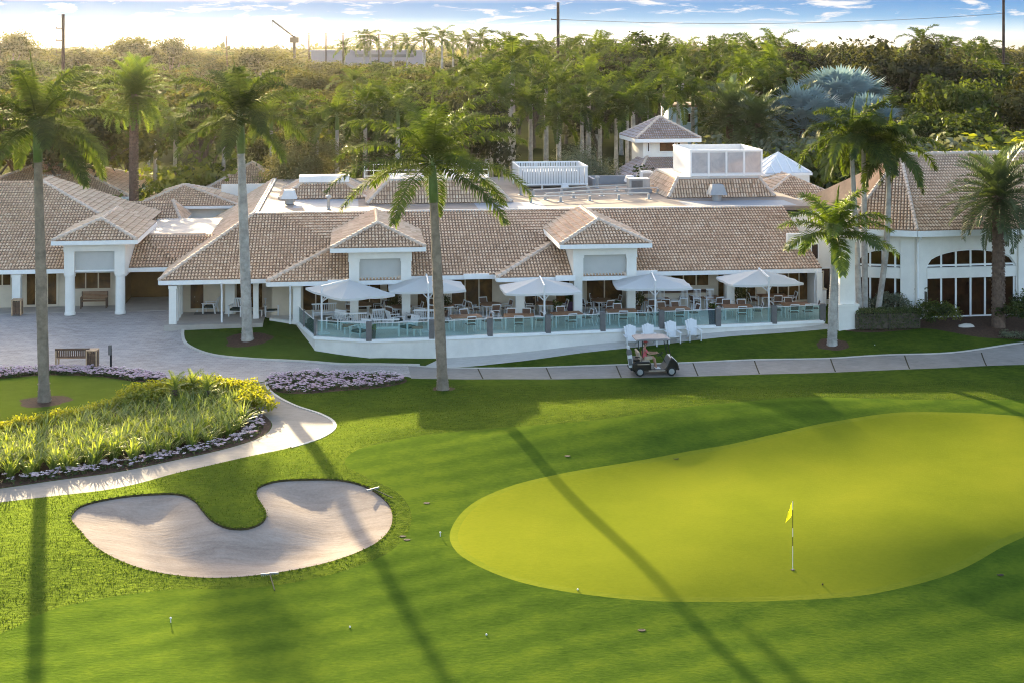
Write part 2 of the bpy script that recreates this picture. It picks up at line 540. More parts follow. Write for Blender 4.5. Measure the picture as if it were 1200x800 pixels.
def _ss(a, b, x):
    t = np.clip((x - a) / (b - a), 0, 1)
    return t * t * (3 - 2 * t)
def zt_arr(X, Y):
    X, Y = np.asarray(X, float), np.asarray(Y, float)
    z = np.zeros_like(X)
    for i0 in range(0, len(X), 4000):
        x, y = X[i0:i0 + 4000], Y[i0:i0 + 4000]
        d = np.hypot(x[:, None] - _P[None, :, 0], y[:, None] - _P[None, :, 1])
        k = np.where(d > 0, d * d * np.log(np.maximum(d, 1e-9)), 0)
        z[i0:i0 + 4000] = k @ _W[:-3] + _W[-3] + _W[-2] * x + _W[-1] * y
    v = -X * SA + (Y - 82) * CA
    base = np.clip((v + 9.5) / 9.5, 0, 1) * 0.98
    wx = _ss(33, 44, np.abs(X))
    wy = _ss(33, 28, Y)
    z = z * (1 - wx) * (1 - wy) + base * np.maximum(wx, wy)
    wb = _ss(0.5, 5.0, v)
    z = np.clip(z, -1.6, 2.4)
    z = np.where(v > -6, np.minimum(z, 0.96), z)
    return z * (1 - wb) + 0.98 * wb
def zt(X, Y):
    return float(zt_arr([X], [Y])[0])
def T(x, y):
    """photo pixel -> point on the terrain"""
    z = 0.2
    for _ in range(14):
        X, Y = G(x, y, z)
        z = zt(X, Y)
    X, Y = G(x, y, z)
    return Vector((X, Y, z))

def smooth_closed(pts, step=0.45, closed=True):
    pts = [np.array(p[:2], float) for p in pts]
    n = len(pts)
    out = []
    for i in range(n if closed else n - 1):
        p1, p2 = pts[i], pts[(i + 1) % n]
        p0 = pts[i - 1] if (closed or i > 0) else p1
        p3 = pts[(i + 2) % n] if (closed or i + 2 < n) else p2
        # centripetal-like tangents limited by the segment length
        L = np.linalg.norm(p2 - p1)
        def tang(a, b, c):
            d1, d2 = np.linalg.norm(b - a) + 1e-9, np.linalg.norm(c - b) + 1e-9
            t = ((b - a) / d1 * d2 + (c - b) / d2 * d1) / (d1 + d2)
            return t
        t1, t2 = tang(p0, p1, p2) * L, tang(p1, p2, p3) * L
        k = max(1, int(math.ceil(L / step)))
        for j in range(k):
            t = j / k
            h00, h10, h01, h11 = 2*t**3-3*t*t+1, t**3-2*t*t+t, -2*t**3+3*t*t, t**3-t*t
            out.append(h00 * p1 + h10 * t1 + h01 * p2 + h11 * t2)
    if not closed:
        out.append(pts[-1])
    return out
def dens(pts, step=0.6):
    out = []
    n = len(pts)
    for i in range(n):
        p, q = np.array(pts[i][:2], float), np.array(pts[(i + 1) % n][:2], float)
        k = max(1, int(np.linalg.norm(q - p) / step))
        out += [p + (q - p) * j / k for j in range(k)]
    return out
def PX(lst):
    return [T(x, y)[:2] for x, y in lst]

TERR_Z = 1.1
def Tz(x, y, z=TERR_Z):
    X, Y = G(x, y, z)
    return Vector((X, Y, z))
TERRACE_EDGE = [Tz(347,376), Tz(354,383), Tz(369,396), Tz(433,400), Tz(520,396.8), Tz(600,393.2), Tz(680,389.6), Tz(760,386.2), Tz(860,382), Tz(966,377)]

REG = {}
REG['bunker'] = smooth_closed(PX([(84,603),(95,592),(130,583),(175,578),(213,578.5),(227,585),(238,598),(252,611),(268,617.5),(290,618),(305,612.5),(312,604),(308,592),(301,580),(303,570),(320,563.5),(360,560.5),(400,561.5),(425,567.5),(445,579),(457,592),(460,605),(455,622),(440,636),(410,650),(370,662),(320,671),(270,676),(220,675),(180,669),(145,658),(115,642),(95,622)]), 0.3)
REG['green'] = smooth_closed(PX([(537,632),(543,610),(560,592),(600,573),(660,558),(720,548),(800,535),(860,524),(920,510),(980,497),(1040,487.5),(1100,485),(1160,487),(1230,494),(1310,520),(1300,570),(1200,620),(1130,655),(1060,680),(1000,692),(930,697),(840,699),(760,698),(680,690),(610,676),(565,658),(545,645)]), 0.5)
def _offset(poly, d):
    """poly grown outwards by d metres"""
    p = np.array(poly)
    nx, pv = np.roll(p, -1, 0), np.roll(p, 1, 0)
    t = nx - pv
    t /= np.linalg.norm(t, axis=1)[:, None] + 1e-9
    area = np.sum(p[:, 0] * nx[:, 1] - nx[:, 0] * p[:, 1])
    nrm = np.c_[t[:, 1], -t[:, 0]] * (1 if area > 0 else -1)
    return list(p + nrm * d)
REG['fringe'] = _offset(REG['green'], 0.28)
REG['fairway'] = smooth_closed(PX([(-160,772),(0,742),(60,714),(130,699),(200,690),(300,688),(390,672),(450,650),(482,612),(470,580),(425,556),(405,545),(418,527),(470,514),(560,503),(640,497),(740,486),(850,472),(960,465),(1080,468),(1200,468),(1320,470)]) + [(31, 50), (31, 33), (-31, 33)], 0.6)
PATH_UP = [(478,428),(540,431),(600,431),(700,428),(800,425),(900,421),(1000,418),(1100,414),(1200,411),(1320,406)]
PATH_LO = [(1320,422),(1200,427),(1100,431),(1000,435),(900,438),(800,441),(700,443),(640,444),(560,444),(482,443)]
REG['cart_path'] = smooth_closed(PX(PATH_UP), 0.6, False) + smooth_closed(PX(PATH_LO), 0.6, False)
REG['drive'] = dens(PX([(-160,426),(0,432),(90,431),(170,436),(195,443),(240,450),(284,451),(312,446),(330,440),(420,437),(478,441),(486,443),(490,429),(470,427.5),(380,425.3),(300,421),(235,412),(218,403),(214,391),(217,378),(212,372)]) + [loc2w(-19.5, 1.5)[:2], loc2w(-21, 9)[:2], loc2w(-60, 12)[:2]], 0.6)
REG['spath'] = smooth_closed(PX([(311,447),(313,455),(322,463),(345,475),(375,485),(389,493),(390,503),(372,514),(340,524),(300,532.5),(220,550.5),(120,574),(0,588),(-150,603)]), 0.5, False) + smooth_closed(PX([(-150,585),(0,572),(100,558),(200,540),(270,524),(305,512),(319,498),(306,482),(297,466),(286,452)]), 0.5, False)
REG['bed'] = smooth_closed(PX([(-150,516),(0,512),(80,496),(150,480),(205,466),(255,462),(290,463),(305,481),(318,497),(305,511.5),(270,523.5),(200,539.5),(100,557.5),(0,571.5),(-150,584)]), 0.5)
REG['bed_two'] = smooth_closed(PX([(311,448),(318,441.5),(345,438),(420,437.5),(472,441.5),(477,446),(455,452.5),(400,457.5),(345,461),(322,458.5)]), 0.4)
REG['border'] = smooth_closed(PX([(-150,428),(0,432),(90,431.5),(170,436),(195,442),(196,447),(180,447.5),(110,440.5),(50,439.5),(0,443),(-150,441)]), 0.5)
REG['left_lawn'] = dens(PX([(-150,441),(0,443),(50,440),(110,440.5),(180,447),(240,452),(284,452),(292,463),(255,462),(205,466),(150,480),(80,496),(0,512),(-150,516)]), 0.6)
REG['front_lawn'] = smooth_closed(PX([(217,378),(214,391),(218,403),(235,412),(300,421),(380,425.3),(470,427.5),(492,427.8)]), 0.5, False) + dens(PX([(500,423)]) + [p[:2] for p in TERRACE_EDGE[4::-1]] + [loc2w(-13, 1.5)[:2], loc2w(-19, 0.2)[:2]], 0.6)[:-1]
REG['walk'] = smooth_closed([T(497,429)[:2], T(527,430)[:2], T(600,424)[:2], T(680,413.5)[:2], T(760,405)[:2], T(860,394)[:2], T(965,386)[:2], T(984,384)[:2]], 0.6, False) + [(p[0], p[1] + 0.3) for p in (TERRACE_EDGE[9], TERRACE_EDGE[8], TERRACE_EDGE[7], TERRACE_EDGE[6], TERRACE_EDGE[5], TERRACE_EDGE[4])]
REG['hall_bed'] = smooth_closed(PX([(992,388),(1003,389),(1060,387.5),(1085,391),(1110,399),(1140,404),(1200,407),(1320,406)]), 0.5, False) + [(38, 86), (20, 84)]
RINGS = [(52,470,1.15),(290,398,1.25),(519,455,.55),(975,405,.85)]
for i, (x, y, r) in enumerate(RINGS):
    c = T(x, y)
    REG['ring%d' % i] = [np.array((c.x + r * (1 + .12 * math.sin(3 * t + i) + .08 * math.sin(7 * t)) * math.cos(t), c.y + r * (1 + .1 * math.sin(2 * t + i)) * math.sin(t))) for t in [2 * math.pi * k / 22 for k in range(22)]]
ORDER = ['ring0','ring1','ring2','ring3','bunker','green','fringe','border','bed','bed_two','left_lawn','front_lawn','walk','hall_bed','spath','cart_path','drive','fairway']

def inside(poly, X, Y):
    p = np.array(poly)
    q = np.roll(p, -1, 0)
    r = np.zeros(len(X), bool)
    for (x0, y0), (x1, y1) in zip(p, q):
        if y0 == y1: continue
        c = ((y0 > Y) != (y1 > Y)) & (X < (x1 - x0) * (Y - y0) / (y1 - y0) + x0)
        r ^= c
    return r
def dist_to(poly, X, Y):
    p = np.array(poly)
    q = np.roll(p, -1, 0)
    best = np.full(len(X), 1e9)
    for a, b in zip(p, q):
        d = b - a
        L2 = d @ d + 1e-12
        t = np.clip(((X - a[0]) * d[0] + (Y - a[1]) * d[1]) / L2, 0, 1)
        best = np.minimum(best, np.hypot(X - a[0] - t * d[0], Y - a[1] - t * d[1]))
    return best

def build_ground():
    rg = random.Random(3)
    pts = []
    y = 33.0
    row = 0
    while y < 91:
        st = 0.62 if y < 74 else 0.9
        x = -36.0 + (st / 2 if row % 2 else 0)
        while x < 36:
            if abs(x) < y * 0.40 + 3:
                pts.append((x + rg.uniform(-.06, .06), y + rg.uniform(-.06, .06)))
            x += st
        y += st * 0.87
        row += 1
    b = np.array(REG['bunker'])
    gx, gy = np.meshgrid(np.arange(b[:, 0].min(), b[:, 0].max(), .33), np.arange(b[:, 1].min(), b[:, 1].max(), .33))
    gx, gy = gx.ravel(), gy.ravel()
    k = inside(b, gx, gy) & (dist_to(b, gx, gy) > .12)
    pts += list(zip(gx[k], gy[k]))
    for yy in (28, 40, 60, 80, 100, 130, 180, 260, 400, 700, 1200, 2000, 3000):
        for xx in (-2000, -900, -400, -180, -90, -55, -40, 0, 40, 55, 90, 180, 400, 900, 2000):
            if yy > 95 or abs(xx) > 44 or yy < 30:
                pts.append((xx, yy))
    verts = [Vector(p) for p in pts]
    edges = []
    for nm in ORDER:
        b0 = len(verts)
        pl = REG[nm]
        verts += [Vector((p[0], p[1])) for p in pl]
        n = len(pl)
        edges += [(b0 + i, b0 + (i + 1) % n) for i in range(n)]
    vs, es, fs, *_ = delaunay_2d_cdt(verts, edges, [], 0, 1e-4)
    V = np.array([(p.x, p.y) for p in vs])
    Z = zt_arr(V[:, 0], V[:, 1])
    Fc = np.array([f for f in fs])
    C = V[Fc].mean(1)
    lab = np.full(len(Fc), len(ORDER))
    for i in range(len(ORDER) - 1, -1, -1):
        lab[inside(REG[ORDER[i]], C[:, 0], C[:, 1])] = i
    far = (C[:, 1] > 92) | (np.abs(C[:, 0]) > 46)
    lab[(lab == len(ORDER)) & far] = len(ORDER) + 1
    def emit(name, labels, mat, dz=None, kind='structure', zfun=None):
        sel = np.isin(lab, labels)
        f = Fc[sel]
        used, inv = np.unique(f, return_inverse=True)
        f = inv.reshape(-1, 3)
        co = np.c_[V[used], Z[used]]
        if zfun is not None:
            co[:, 2] = zfun(co)
        me = bpy.data.meshes.new(name)
        a, b_, c = co[f[:, 0]], co[f[:, 1]], co[f[:, 2]]
        flip = np.cross(b_ - a, c - a)[:, 2] < 0
        f[flip] = f[flip][:, ::-1]
        me.from_pydata(co.tolist(), [], f.tolist())
        me.materials.append(mat)
        me.polygons.foreach_set('use_smooth', [True] * len(me.polygons))
        o = bpy.data.objects.new(name, me)
        COL.objects.link(o)
        tag(o, kind=kind)
        return o
    I = {n: i for i, n in enumerate(ORDER)}
    L = len(ORDER)
    emit('ground', [L], M['rough'])
    emit('far_ground', [L + 1], M['far_ground'])
    emit('fairway', [I['fairway']], M['fairway'])
    emit('green_fringe', [I['fringe']], M['fringe'])
    emit('putting_green', [I['green']], M['green'])
    emit('lawn', [I['left_lawn'], I['front_lawn']], M['lawn'])
    emit('driveway', [I['drive']], M['paver'])
    emit('cart_path', [I['cart_path'], I['spath']], M['path'])
    emit('walkway', [I['walk']], M['walk'])
    emit('mulch_bed', [I[k] for k in ('ring0', 'ring1', 'ring2', 'ring3', 'bed', 'bed_two', 'border', 'hall_bed')], M['mulch'])
    bp = REG['bunker']
    def sandz(co):
        d = dist_to(bp, co[:, 0], co[:, 1])
        return co[:, 2] - 0.07 - 0.42 * (1 - np.exp(-(d / 1.4) ** 1.5)) + 0.03 * np.sin(co[:, 0] * 2.1 + co[:, 1]) * np.minimum(d, 1)
    emit('sand_bunker', [I['bunker']], M['sand'], zfun=sandz)
    mb = MB()
    n = len(bp)
    bz = zt_arr([p[0] for p in bp], [p[1] for p in bp])
    for i in range(n):
        j = (i + 1) % n
        p, q = bp[i], bp[j]
        mb.add([(p[0], p[1], bz[i] + .005), (q[0], q[1], bz[j] + .005), (q[0], q[1], bz[j] - .1), (p[0], p[1], bz[i] - .1)], [(0, 1, 2, 3)])
    tag(mb.build('bunker_edge', M['soil']), kind='structure')
build_ground()
# the longer grass of the rough: blades stood up over it, thickest on the bunker's edge
def rough_blades():
    rg = np.random.default_rng(4)
    n = 260000
    Y = rg.uniform(38, 70, n)
    X = rg.uniform(-26, 26, n)
    ok = np.abs(X) < Y * .375 + 1
    X, Y = X[ok], Y[ok]
    for k in ('bunker', 'fairway', 'fringe', 'spath', 'bed', 'bed_two', 'left_lawn', 'border', 'cart_path', 'drive', 'ring2', 'front_lawn', 'walk'):
        o = ~inside(REG[k], X, Y)
        X, Y = X[o], Y[o]
    b = np.array(REG['bunker'])
    rep_ = np.repeat(np.arange(len(b)), 22)
    bx = b[rep_] + rg.normal(0, .05, (len(rep_), 2)) + 0
    pushed = np.array(_offset(REG['bunker'], .05))[rep_] + rg.normal(0, .035, (len(rep_), 2))
    X, Y = np.r_[X, pushed[:, 0]], np.r_[Y, pushed[:, 1]]
    Z = zt_arr(X, Y)
    m = len(X)
    a = rg.uniform(0, 6.283, m)
    patch = .5 + .5 * np.sin(X * 2.3 + 1.3 * np.sin(Y * 1.7)) * np.sin(Y * 2.9 + X)
    h = rg.uniform(.02, .05, m) * (.7 + .6 * patch)
    w_ = rg.uniform(.008, .02, m)
    lx, ly = rg.normal(0, .03, m), rg.normal(0, .03, m)
    co = np.empty((m, 3, 3))
    co[:, 0] = np.c_[X - np.cos(a) * w_, Y - np.sin(a) * w_, Z - .01]
    co[:, 1] = np.c_[X + np.cos(a) * w_, Y + np.sin(a) * w_, Z - .01]
    co[:, 2] = np.c_[X + lx, Y + ly, Z + h]
    me = bpy.data.meshes.new('rough_grass')
    me.from_pydata(co.reshape(-1, 3).tolist(), [], np.arange(m * 3).reshape(-1, 3).tolist())
    me.materials.append(M['blade'])
    at = me.attributes.new('tone', 'FLOAT', 'FACE')
    at.data.foreach_set('value', np.clip(.5 + rg.normal(0, .22, m), 0, 1))
    o = bpy.data.objects.new('rough_grass', me)
    COL.objects.link(o)
    tag(o, kind='stuff')
rough_blades()

def kerb(name, pxs, w=0.16, h=0.07, mat='kerb'):
    line = smooth_closed(PX(pxs), 0.5, False)
    mb = MB()
    for i in range(len(line)):
        p = line[i]
        a, b = line[max(0, i - 1)], line[min(len(line) - 1, i + 1)]
        t = (b - a) / (np.linalg.norm(b - a) + 1e-9)
        n = np.array((-t[1], t[0])) * w / 2
        z = zt(p[0], p[1])
        mb.v += [(p[0] - n[0], p[1] - n[1], z - .1), (p[0] - n[0], p[1] - n[1], z + h), (p[0] + n[0], p[1] + n[1], z + h), (p[0] + n[0], p[1] + n[1], z - .1)]
    for i in range(len(line) - 1):
        b = i * 4
        for k in range(3):
            mb.f.append((b + k, b + k + 1, b + k + 5, b + k + 4))
            mb.mi.append(0)
            mb.tone.append(.5)
    return tag(mb.build(name, M[mat]), kind='structure')
kerb('lawn_kerb', [(217,379),(214,391),(218,403),(235,412),(300,421),(380,425.3),(470,427.5),(492,427.8)])
kerb('path_kerb', [(312,447),(314,455),(323,463),(346,475),(376,485),(390,493),(391,503),(373,514.2),(341,524.2)], .14, .03)
kerb('path_edging', PATH_UP, .14, .03)
# expansion joints sawn across the cart path
for k, x in enumerate((560, 640, 722, 812, 884, 973, 1060, 1150)):
    yu = np.interp(x, [p[0] for p in PATH_UP], [p[1] for p in PATH_UP]) + .6
    yl = np.interp(x + 6, [p[0] for p in PATH_LO[::-1]], [p[1] for p in PATH_LO[::-1]]) - .4
    a, b = T(x, yu), T(x + 6, yl)
    mb = MB()
    n = 5
    for i in range(n):
        p, q = a.lerp(b, i / n), a.lerp(b, (i + 1) / n)
        p.z, q.z = zt(p.x, p.y) + .006, zt(q.x, q.y) + .006
        mb.add([(p.x - .035, p.y, p.z), (p.x + .035, p.y, p.z), (q.x + .035, q.y, q.z), (q.x - .035, q.y, q.z)], [(0, 1, 2, 3)])
    tag(mb.build('path_joint', M['soil']), kind='structure')
# ------------------------------------------------------------------ roofs of barrel tiles
trng = random.Random(11)
def pin(poly, a, b):
    r = False
    n = len(poly)
    for i in range(n):
        (x0, y0), (x1, y1) = poly[i], poly[(i + 1) % n]
        if (y0 > b) != (y1 > b) and a < (x1 - x0) * (b - y0) / (y1 - y0) + x0:
            r = not r
    return r
def tile_slope(mb, pts, tw=0.19, tl=0.355, cover=True):
    """a roof plane (pts[0]->pts[1] is its eave) laid with barrel tiles; material 0 tiles, 1 the pans below"""
    P = [Vector(p) for p in pts]
    e = (P[1] - P[0]).normalized()
    n = None
    for k in range(2, len(P)):
        c = e.cross(P[k] - P[0])
        if c.length > 1e-4:
            n = c.normalized()
            break
    if n.z < 0: n = -n
    s = n.cross(e)
    if s.z < 0: s = -s
    poly = [((p - P[0]).dot(e), (p - P[0]).dot(s)) for p in P]
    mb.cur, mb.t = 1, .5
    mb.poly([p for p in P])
    mb.cur = 0
    if not cover:
        return
    a0, a1 = min(p[0] for p in poly), max(p[0] for p in poly)
    b0, b1 = min(p[1] for p in poly), max(p[1] for p in poly)
    w2 = tw * 0.37
    prof = [(-w2, 0.0), (-w2 * .72, .045), (0, .068), (w2 * .72, .045), (w2, 0.0)]
    j = 0
    b = b0 - .02
    while b < b1:
        a = a0 + tw / 2
        rowt = trng.uniform(-.06, .06)
        while a < a1:
            if pin(poly, a, max(b + tl * .5, b0 + .02)):
                mb.t = min(1, max(0, .5 + rowt + trng.gauss(0, .2)))
                lo, hi = P[0] + e * a + s * b, P[0] + e * a + s * (b + tl)
                vs = [lo + e * x + n * (h + .055) for x, h in prof] + [hi + e * x * .86 + n * (h * .9 + .002) for x, h in prof]
                vs += [lo + e * prof[0][0] + n * .0, lo + e * prof[4][0] + n * .0]
                mb.add(vs, [(0, 1, 6, 5), (1, 2, 7, 6), (2, 3, 8, 7), (3, 4, 9, 8)])
                mb.cur = 1  # closed tile ends coloured dark to stand for the shade inside the barrel
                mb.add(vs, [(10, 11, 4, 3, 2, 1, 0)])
                mb.cur = 0
            a += tw
        b += tl
        j += 1
def hip_cap(mb, p, q, r=0.13, step=0.42):
    p, q = Vector(p), Vector(q)
    L = (q - p).length
    d = (q - p) / L
    n = max(1, int(L / step))
    for i in range(n):
        a, b = p + d * (L * i / n), p + d * (L * (i + 1) / n + .05)
        mb.tube([a + Vector((0, 0, .05)), b + Vector((0, 0, .02))], [r, r * .86], 8)
def slab_edge(mb, p, q, h=0.24, t=0.12):
    """a fascia or gutter below the eave from p to q"""
    p, q = Vector(p), Vector(q)
    mb.bar(p + Vector((0, 0, -h / 2)), q + Vector((0, 0, -h / 2)), t, h)

TH = 0.36                                                # rise per metre of run
def roof_on(parent, slopes, caps, eaves, mat='tile', name='roof', plain_faces=(), gut='gutter', gt=.14, gh=.24):
    mb = MB()
    for s in slopes:
        tile_slope(mb, s)
    mb.cur, mb.t = 1, .5
    for f in plain_faces:
        mb.poly(f)
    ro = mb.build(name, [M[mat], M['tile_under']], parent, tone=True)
    if caps:
        for a, b in caps:
            mb = MB()
            hip_cap(mb, a, b)
            mb.build('ridge_cap', M['cap'], ro, smooth=False)
    if eaves:
        mb = MB()
        for a, b in eaves:
            slab_edge(mb, a, b, gh, gt)
        mb.build(gut, M['trim'], ro)
    return ro

def UX(x, v):
    k = (x - 600.0) / F
    return (k * (82 + v * CA) + v * SA) / (CA - k * SA)
def ZY(y, u, v):
    return H - (y - 50.0) * (82 + u * SA + v * CA) / F
def window(parent, u0, u1, v, z0, z1, n=1, pane='pane', fw=.07, name='window'):
    fr = MB()
    d = .09
    for a, b, c, e in ((u0, u1, z0, z0 + fw), (u0, u1, z1 - fw, z1)):
        fr.bb(a, b, v - d, v, c, e)
    for i in range(n + 1):
        x = u0 + (u1 - u0 - fw) * i / n
        fr.bb(x, x + fw, v - d, v, z0 + fw, z1 - fw)
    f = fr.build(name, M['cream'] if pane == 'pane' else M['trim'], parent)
    g = MB().bb(u0 + fw, u1 - fw, v - .05, v - .03, z0 + fw, z1 - fw)
    g.build('pane', M[pane], f)
    return f
def column(parent, u, v, w, z0, z1, mat='white', round_to=None):
    mb = MB()
    if round_to:
        mb.lathe([(w * .56, z0), (w * .56, z0 + .12), (w * .5, z0 + .16), (w * .47, round_to - .12), (w * .54, round_to - .1), (w * .54, round_to)], (u, v, 0), 20)
        mb.box((u, v, (round_to + z1) / 2), (w, w, z1 - round_to))
        return mb.build('column', M[mat], parent)
    mb.box((u, v, (z0 + z1) / 2), (w, w, z1 - z0))
    mb.box((u, v, z0 + .1), (w * 1.16, w * 1.16, .2))
    mb.box((u, v, z1 - .09), (w * 1.12, w * 1.12, .18))
    return mb.build('column', M[mat], parent)

FL = 1.1
# ================================================================== the main clubhouse
ZE, RUN = 3.5, 7.5
ZR = 6.3
TM = (ZR - ZE) / RUN
club = thing('clubhouse', (0, 82, 0), 'long white clubhouse with brown tiled roof and two porticos behind the terrace', 'clubhouse', rz=ANG)
uL, uR, uLt = -20.1, 18.6, -15.35
VB = 30.0                                               # depth of the flat roof
def bay_pts(ua, ub, p):
    return ua, ub, p
B1 = (UX(313, -1.2), UX(472, -1.2), 1.2)
B2 = (UX(583, -1.2), UX(735, -1.2), 1.2)
slopes, caps, eaves = [], [], []
def Lz(u, v, z): return (u, v, z)
# main front slope, cut where the two bays rise out of it
prev = uL
segs = []
for (a, b, p) in (B1, B2):
    segs.append((prev, a))
    prev = b
segs.append((prev, uR))
top = lambda a, b: None
# the slope pieces between the bays: the valleys run up at 45 degrees from the bay corners
def main_piece(a, b, la, lb):
    pts = [(a, 0, ZE), (b, 0, ZE)]
    pts.append((b + (RUN if lb == 'valley' else 0) - 0, RUN, ZR))
    pts.append((a + (uLt - uL if la == 'hip' else (-RUN if la == 'valley' else 0)), RUN, ZR))
    return pts
slopes.append(main_piece(uL, B1[0], 'hip', 'valley'))
slopes.append([(B1[1], 0, ZE), (B2[0], 0, ZE), (B2[0] + RUN, RUN, ZR), (B1[1] - RUN, RUN, ZR)])
slopes.append([(B2[1], 0, ZE), (uR, 0, ZE), (uR, RUN, ZR), (B2[1] - RUN, RUN, ZR)])
eaves += [((uL, 0, ZE), (B1[0], 0, ZE)), ((B1[1], 0, ZE), (B2[0], 0, ZE)), ((B2[1], 0, ZE), (uR, 0, ZE))]
for (a, b, p) in (B1, B2):
    m = min(RUN, (b - a) / 2)
    vt = RUN - p
    slopes.append([(a, -p, ZE), (b, -p, ZE), (b - m, -p + m, ZE + TM * m), (a + m, -p + m, ZE + TM * m)])
    # left flank between hip and valley, right flank likewise
    slopes.append([(a, 0, ZE), (a, -p, ZE), (a + m, m - p, ZE + TM * m), (a + m, m, ZE + TM * m)])
    slopes.append([(b, -p, ZE), (b, 0, ZE), (b - m, m, ZE + TM * m), (b - m, m - p, ZE + TM * m)])
    caps += [((a, -p, ZE), (a + m, m - p, ZE + TM * m)), ((b, -p, ZE), (b - m, m - p, ZE + TM * m))]
    eaves += [((a, -p, ZE), (b, -p, ZE)), ((a, 0, ZE), (a, -p, ZE)), ((b, -p, ZE), (b, 0, ZE))]
# left end
slopes.append([(uL, VB, ZE), (uL, 0, ZE), (uLt, RUN, ZR), (uLt, VB, ZR)])
caps.append(((uL, 0, ZE), (uLt, RUN, ZR)))
eaves.append(((uL, 0, ZE), (uL, VB, ZE)))
roof = roof_on(club, slopes, caps, eaves)
# coping along the top of the front slope
mb = MB()
mb.bb(uLt, uR, RUN - .05, RUN + .3, ZR - .05, ZR + .1)
mb.bb(uLt - .05, uLt + .25, RUN + .3, VB, ZR - .05, ZR + .1)
mb.build('coping', M['coping'], roof)
mb = MB()
mb.bb(uLt + .25, 21.0, RUN + .3, VB, ZR - .25, ZR)
mb.build('flat_roof', M['membrane'], roof)
for (u0, u1, v0, v1) in ((UX(560, 9) , UX(640, 9), 8.6, 12), (UX(800, 10), UX(925, 10), 8.4, 11.4), (UX(345, 13), UX(420, 13), 10.5, 15.2)):
    MB().bb(u0, u1, v0, v1, ZR - .01, ZR + .012).build('roof_patch', M['membrane_blue'], roof)
# walls
mb = MB()
WV = 1.6
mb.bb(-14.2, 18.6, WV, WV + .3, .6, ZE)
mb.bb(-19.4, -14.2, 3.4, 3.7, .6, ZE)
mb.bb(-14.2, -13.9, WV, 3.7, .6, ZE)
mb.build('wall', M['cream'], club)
mb = MB()
mb.bb(18.25, 18.6, -.2, 4, .6, ZE - .25)
mb.bb(-19.6, -19.3, 3, VB - .5, .6, ZE)
mb.bb(-19.3, 20.8, VB - .6, VB - .3, .6, ZR - .3)
mb.bb(20.5, 20.8, 6, VB - .6, .6, ZR - .3)
mb.bb(18.62, 24.0, 5.6, 5.9, .6, ZR - .27)
mb.add([(18.61, 0, ZE - .3), (18.61, 0, ZE - .02), (18.61, RUN, ZR - .02), (18.61, RUN, .6), (18.61, 4, .6)], [(0, 1, 2, 3, 4)])
mb.build('side_wall', M['white'], club)
mb = MB()
mb.bb(-20.0, 18.6, .15, WV, ZE - .28, ZE - .2)
mb.bb(B1[0] + .2, B1[1] - .2, -1.05, .1, ZE - .28, ZE - .2)
mb.bb(B2[0] + .2, B2[1] - .2, -1.05, .1, ZE - .28, ZE - .2)
mb.build('soffit', M['white'], club)
mb = MB()
mb.bb(-19.8, -14.3, -.4, 3.4, .5, 1.05)
mb.build('porch_slab', M['porch_floor'], club)
for (x0, x1, n, v, z0, z1) in ((222, 240, 1, 3.4, 1.2, 3.1), (276, 309, 2, 3.4, 1.2, 3.1),
        (354, 386, 2, WV, 1.3, 3.1), (419, 447, 2, WV, 1.3, 3.15), (452, 468, 1, WV, 1.3, 3.15), (488, 522, 2, WV, 1.3, 3.1), (528, 578, 3, WV, 1.3, 3.15), (614, 641, 2, WV, 1.3, 3.1), (650, 668, 1, WV, 1.3, 3.1),
        (686, 730, 2, WV, 1.15, 3.3), (744, 772, 2, WV, 2.3, 3.15), (785, 831, 3, WV, 2.3, 3.15), (840, 849, 1, WV, 1.3, 3.1), (863, 886, 2, WV, 1.3, 3.1), (898, 949, 4, WV, 1.3, 3.1), (955, 965, 1, WV, 1.3, 3.1)):
    window(club, UX(x0, v), UX(x1, v), v, z0, z1, n)
for (x, v, w) in ((348, -.7, .45), (609, -.7, .5), (855, .2, .48), (270, 2.9, .55), (300, .9, .3)):
    column(club, UX(x, v), v, w, .9 if v > 2 else FL, ZE - .28)
for k in range(5):
    column(club, -19.35, .1 + k * .95, .42, .8, ZE - .28)
for (u, v) in ((UX(340, -1.25), -1.3), (UX(260, .2) , -.1), (UX(748, -.2), -.12), (uR - .35, -.12)):
    mb = MB()
    mb.tube([(u, v, ZE - .15), (u, v + .1, ZE - .45), (u, v + .25, ZE - .7), (u, v + .25, FL if u > -13 else 1.0)], .055, 8)
    mb.build('downspout', M['trim'], club)
# short white gutter boxes that stand proud of the eaves
for (x0, x1, v) in ((543, 573, -.12), (651, 674, -1.32), (384, 408, -1.32), (745, 770, -.12)):
    mb = MB()
    mb.bb(UX(x0, v), UX(x1, v), v - .12, v - .02, ZE - .2, ZE + .1)
    mb.build('gutter_box', M['trim'], roof)

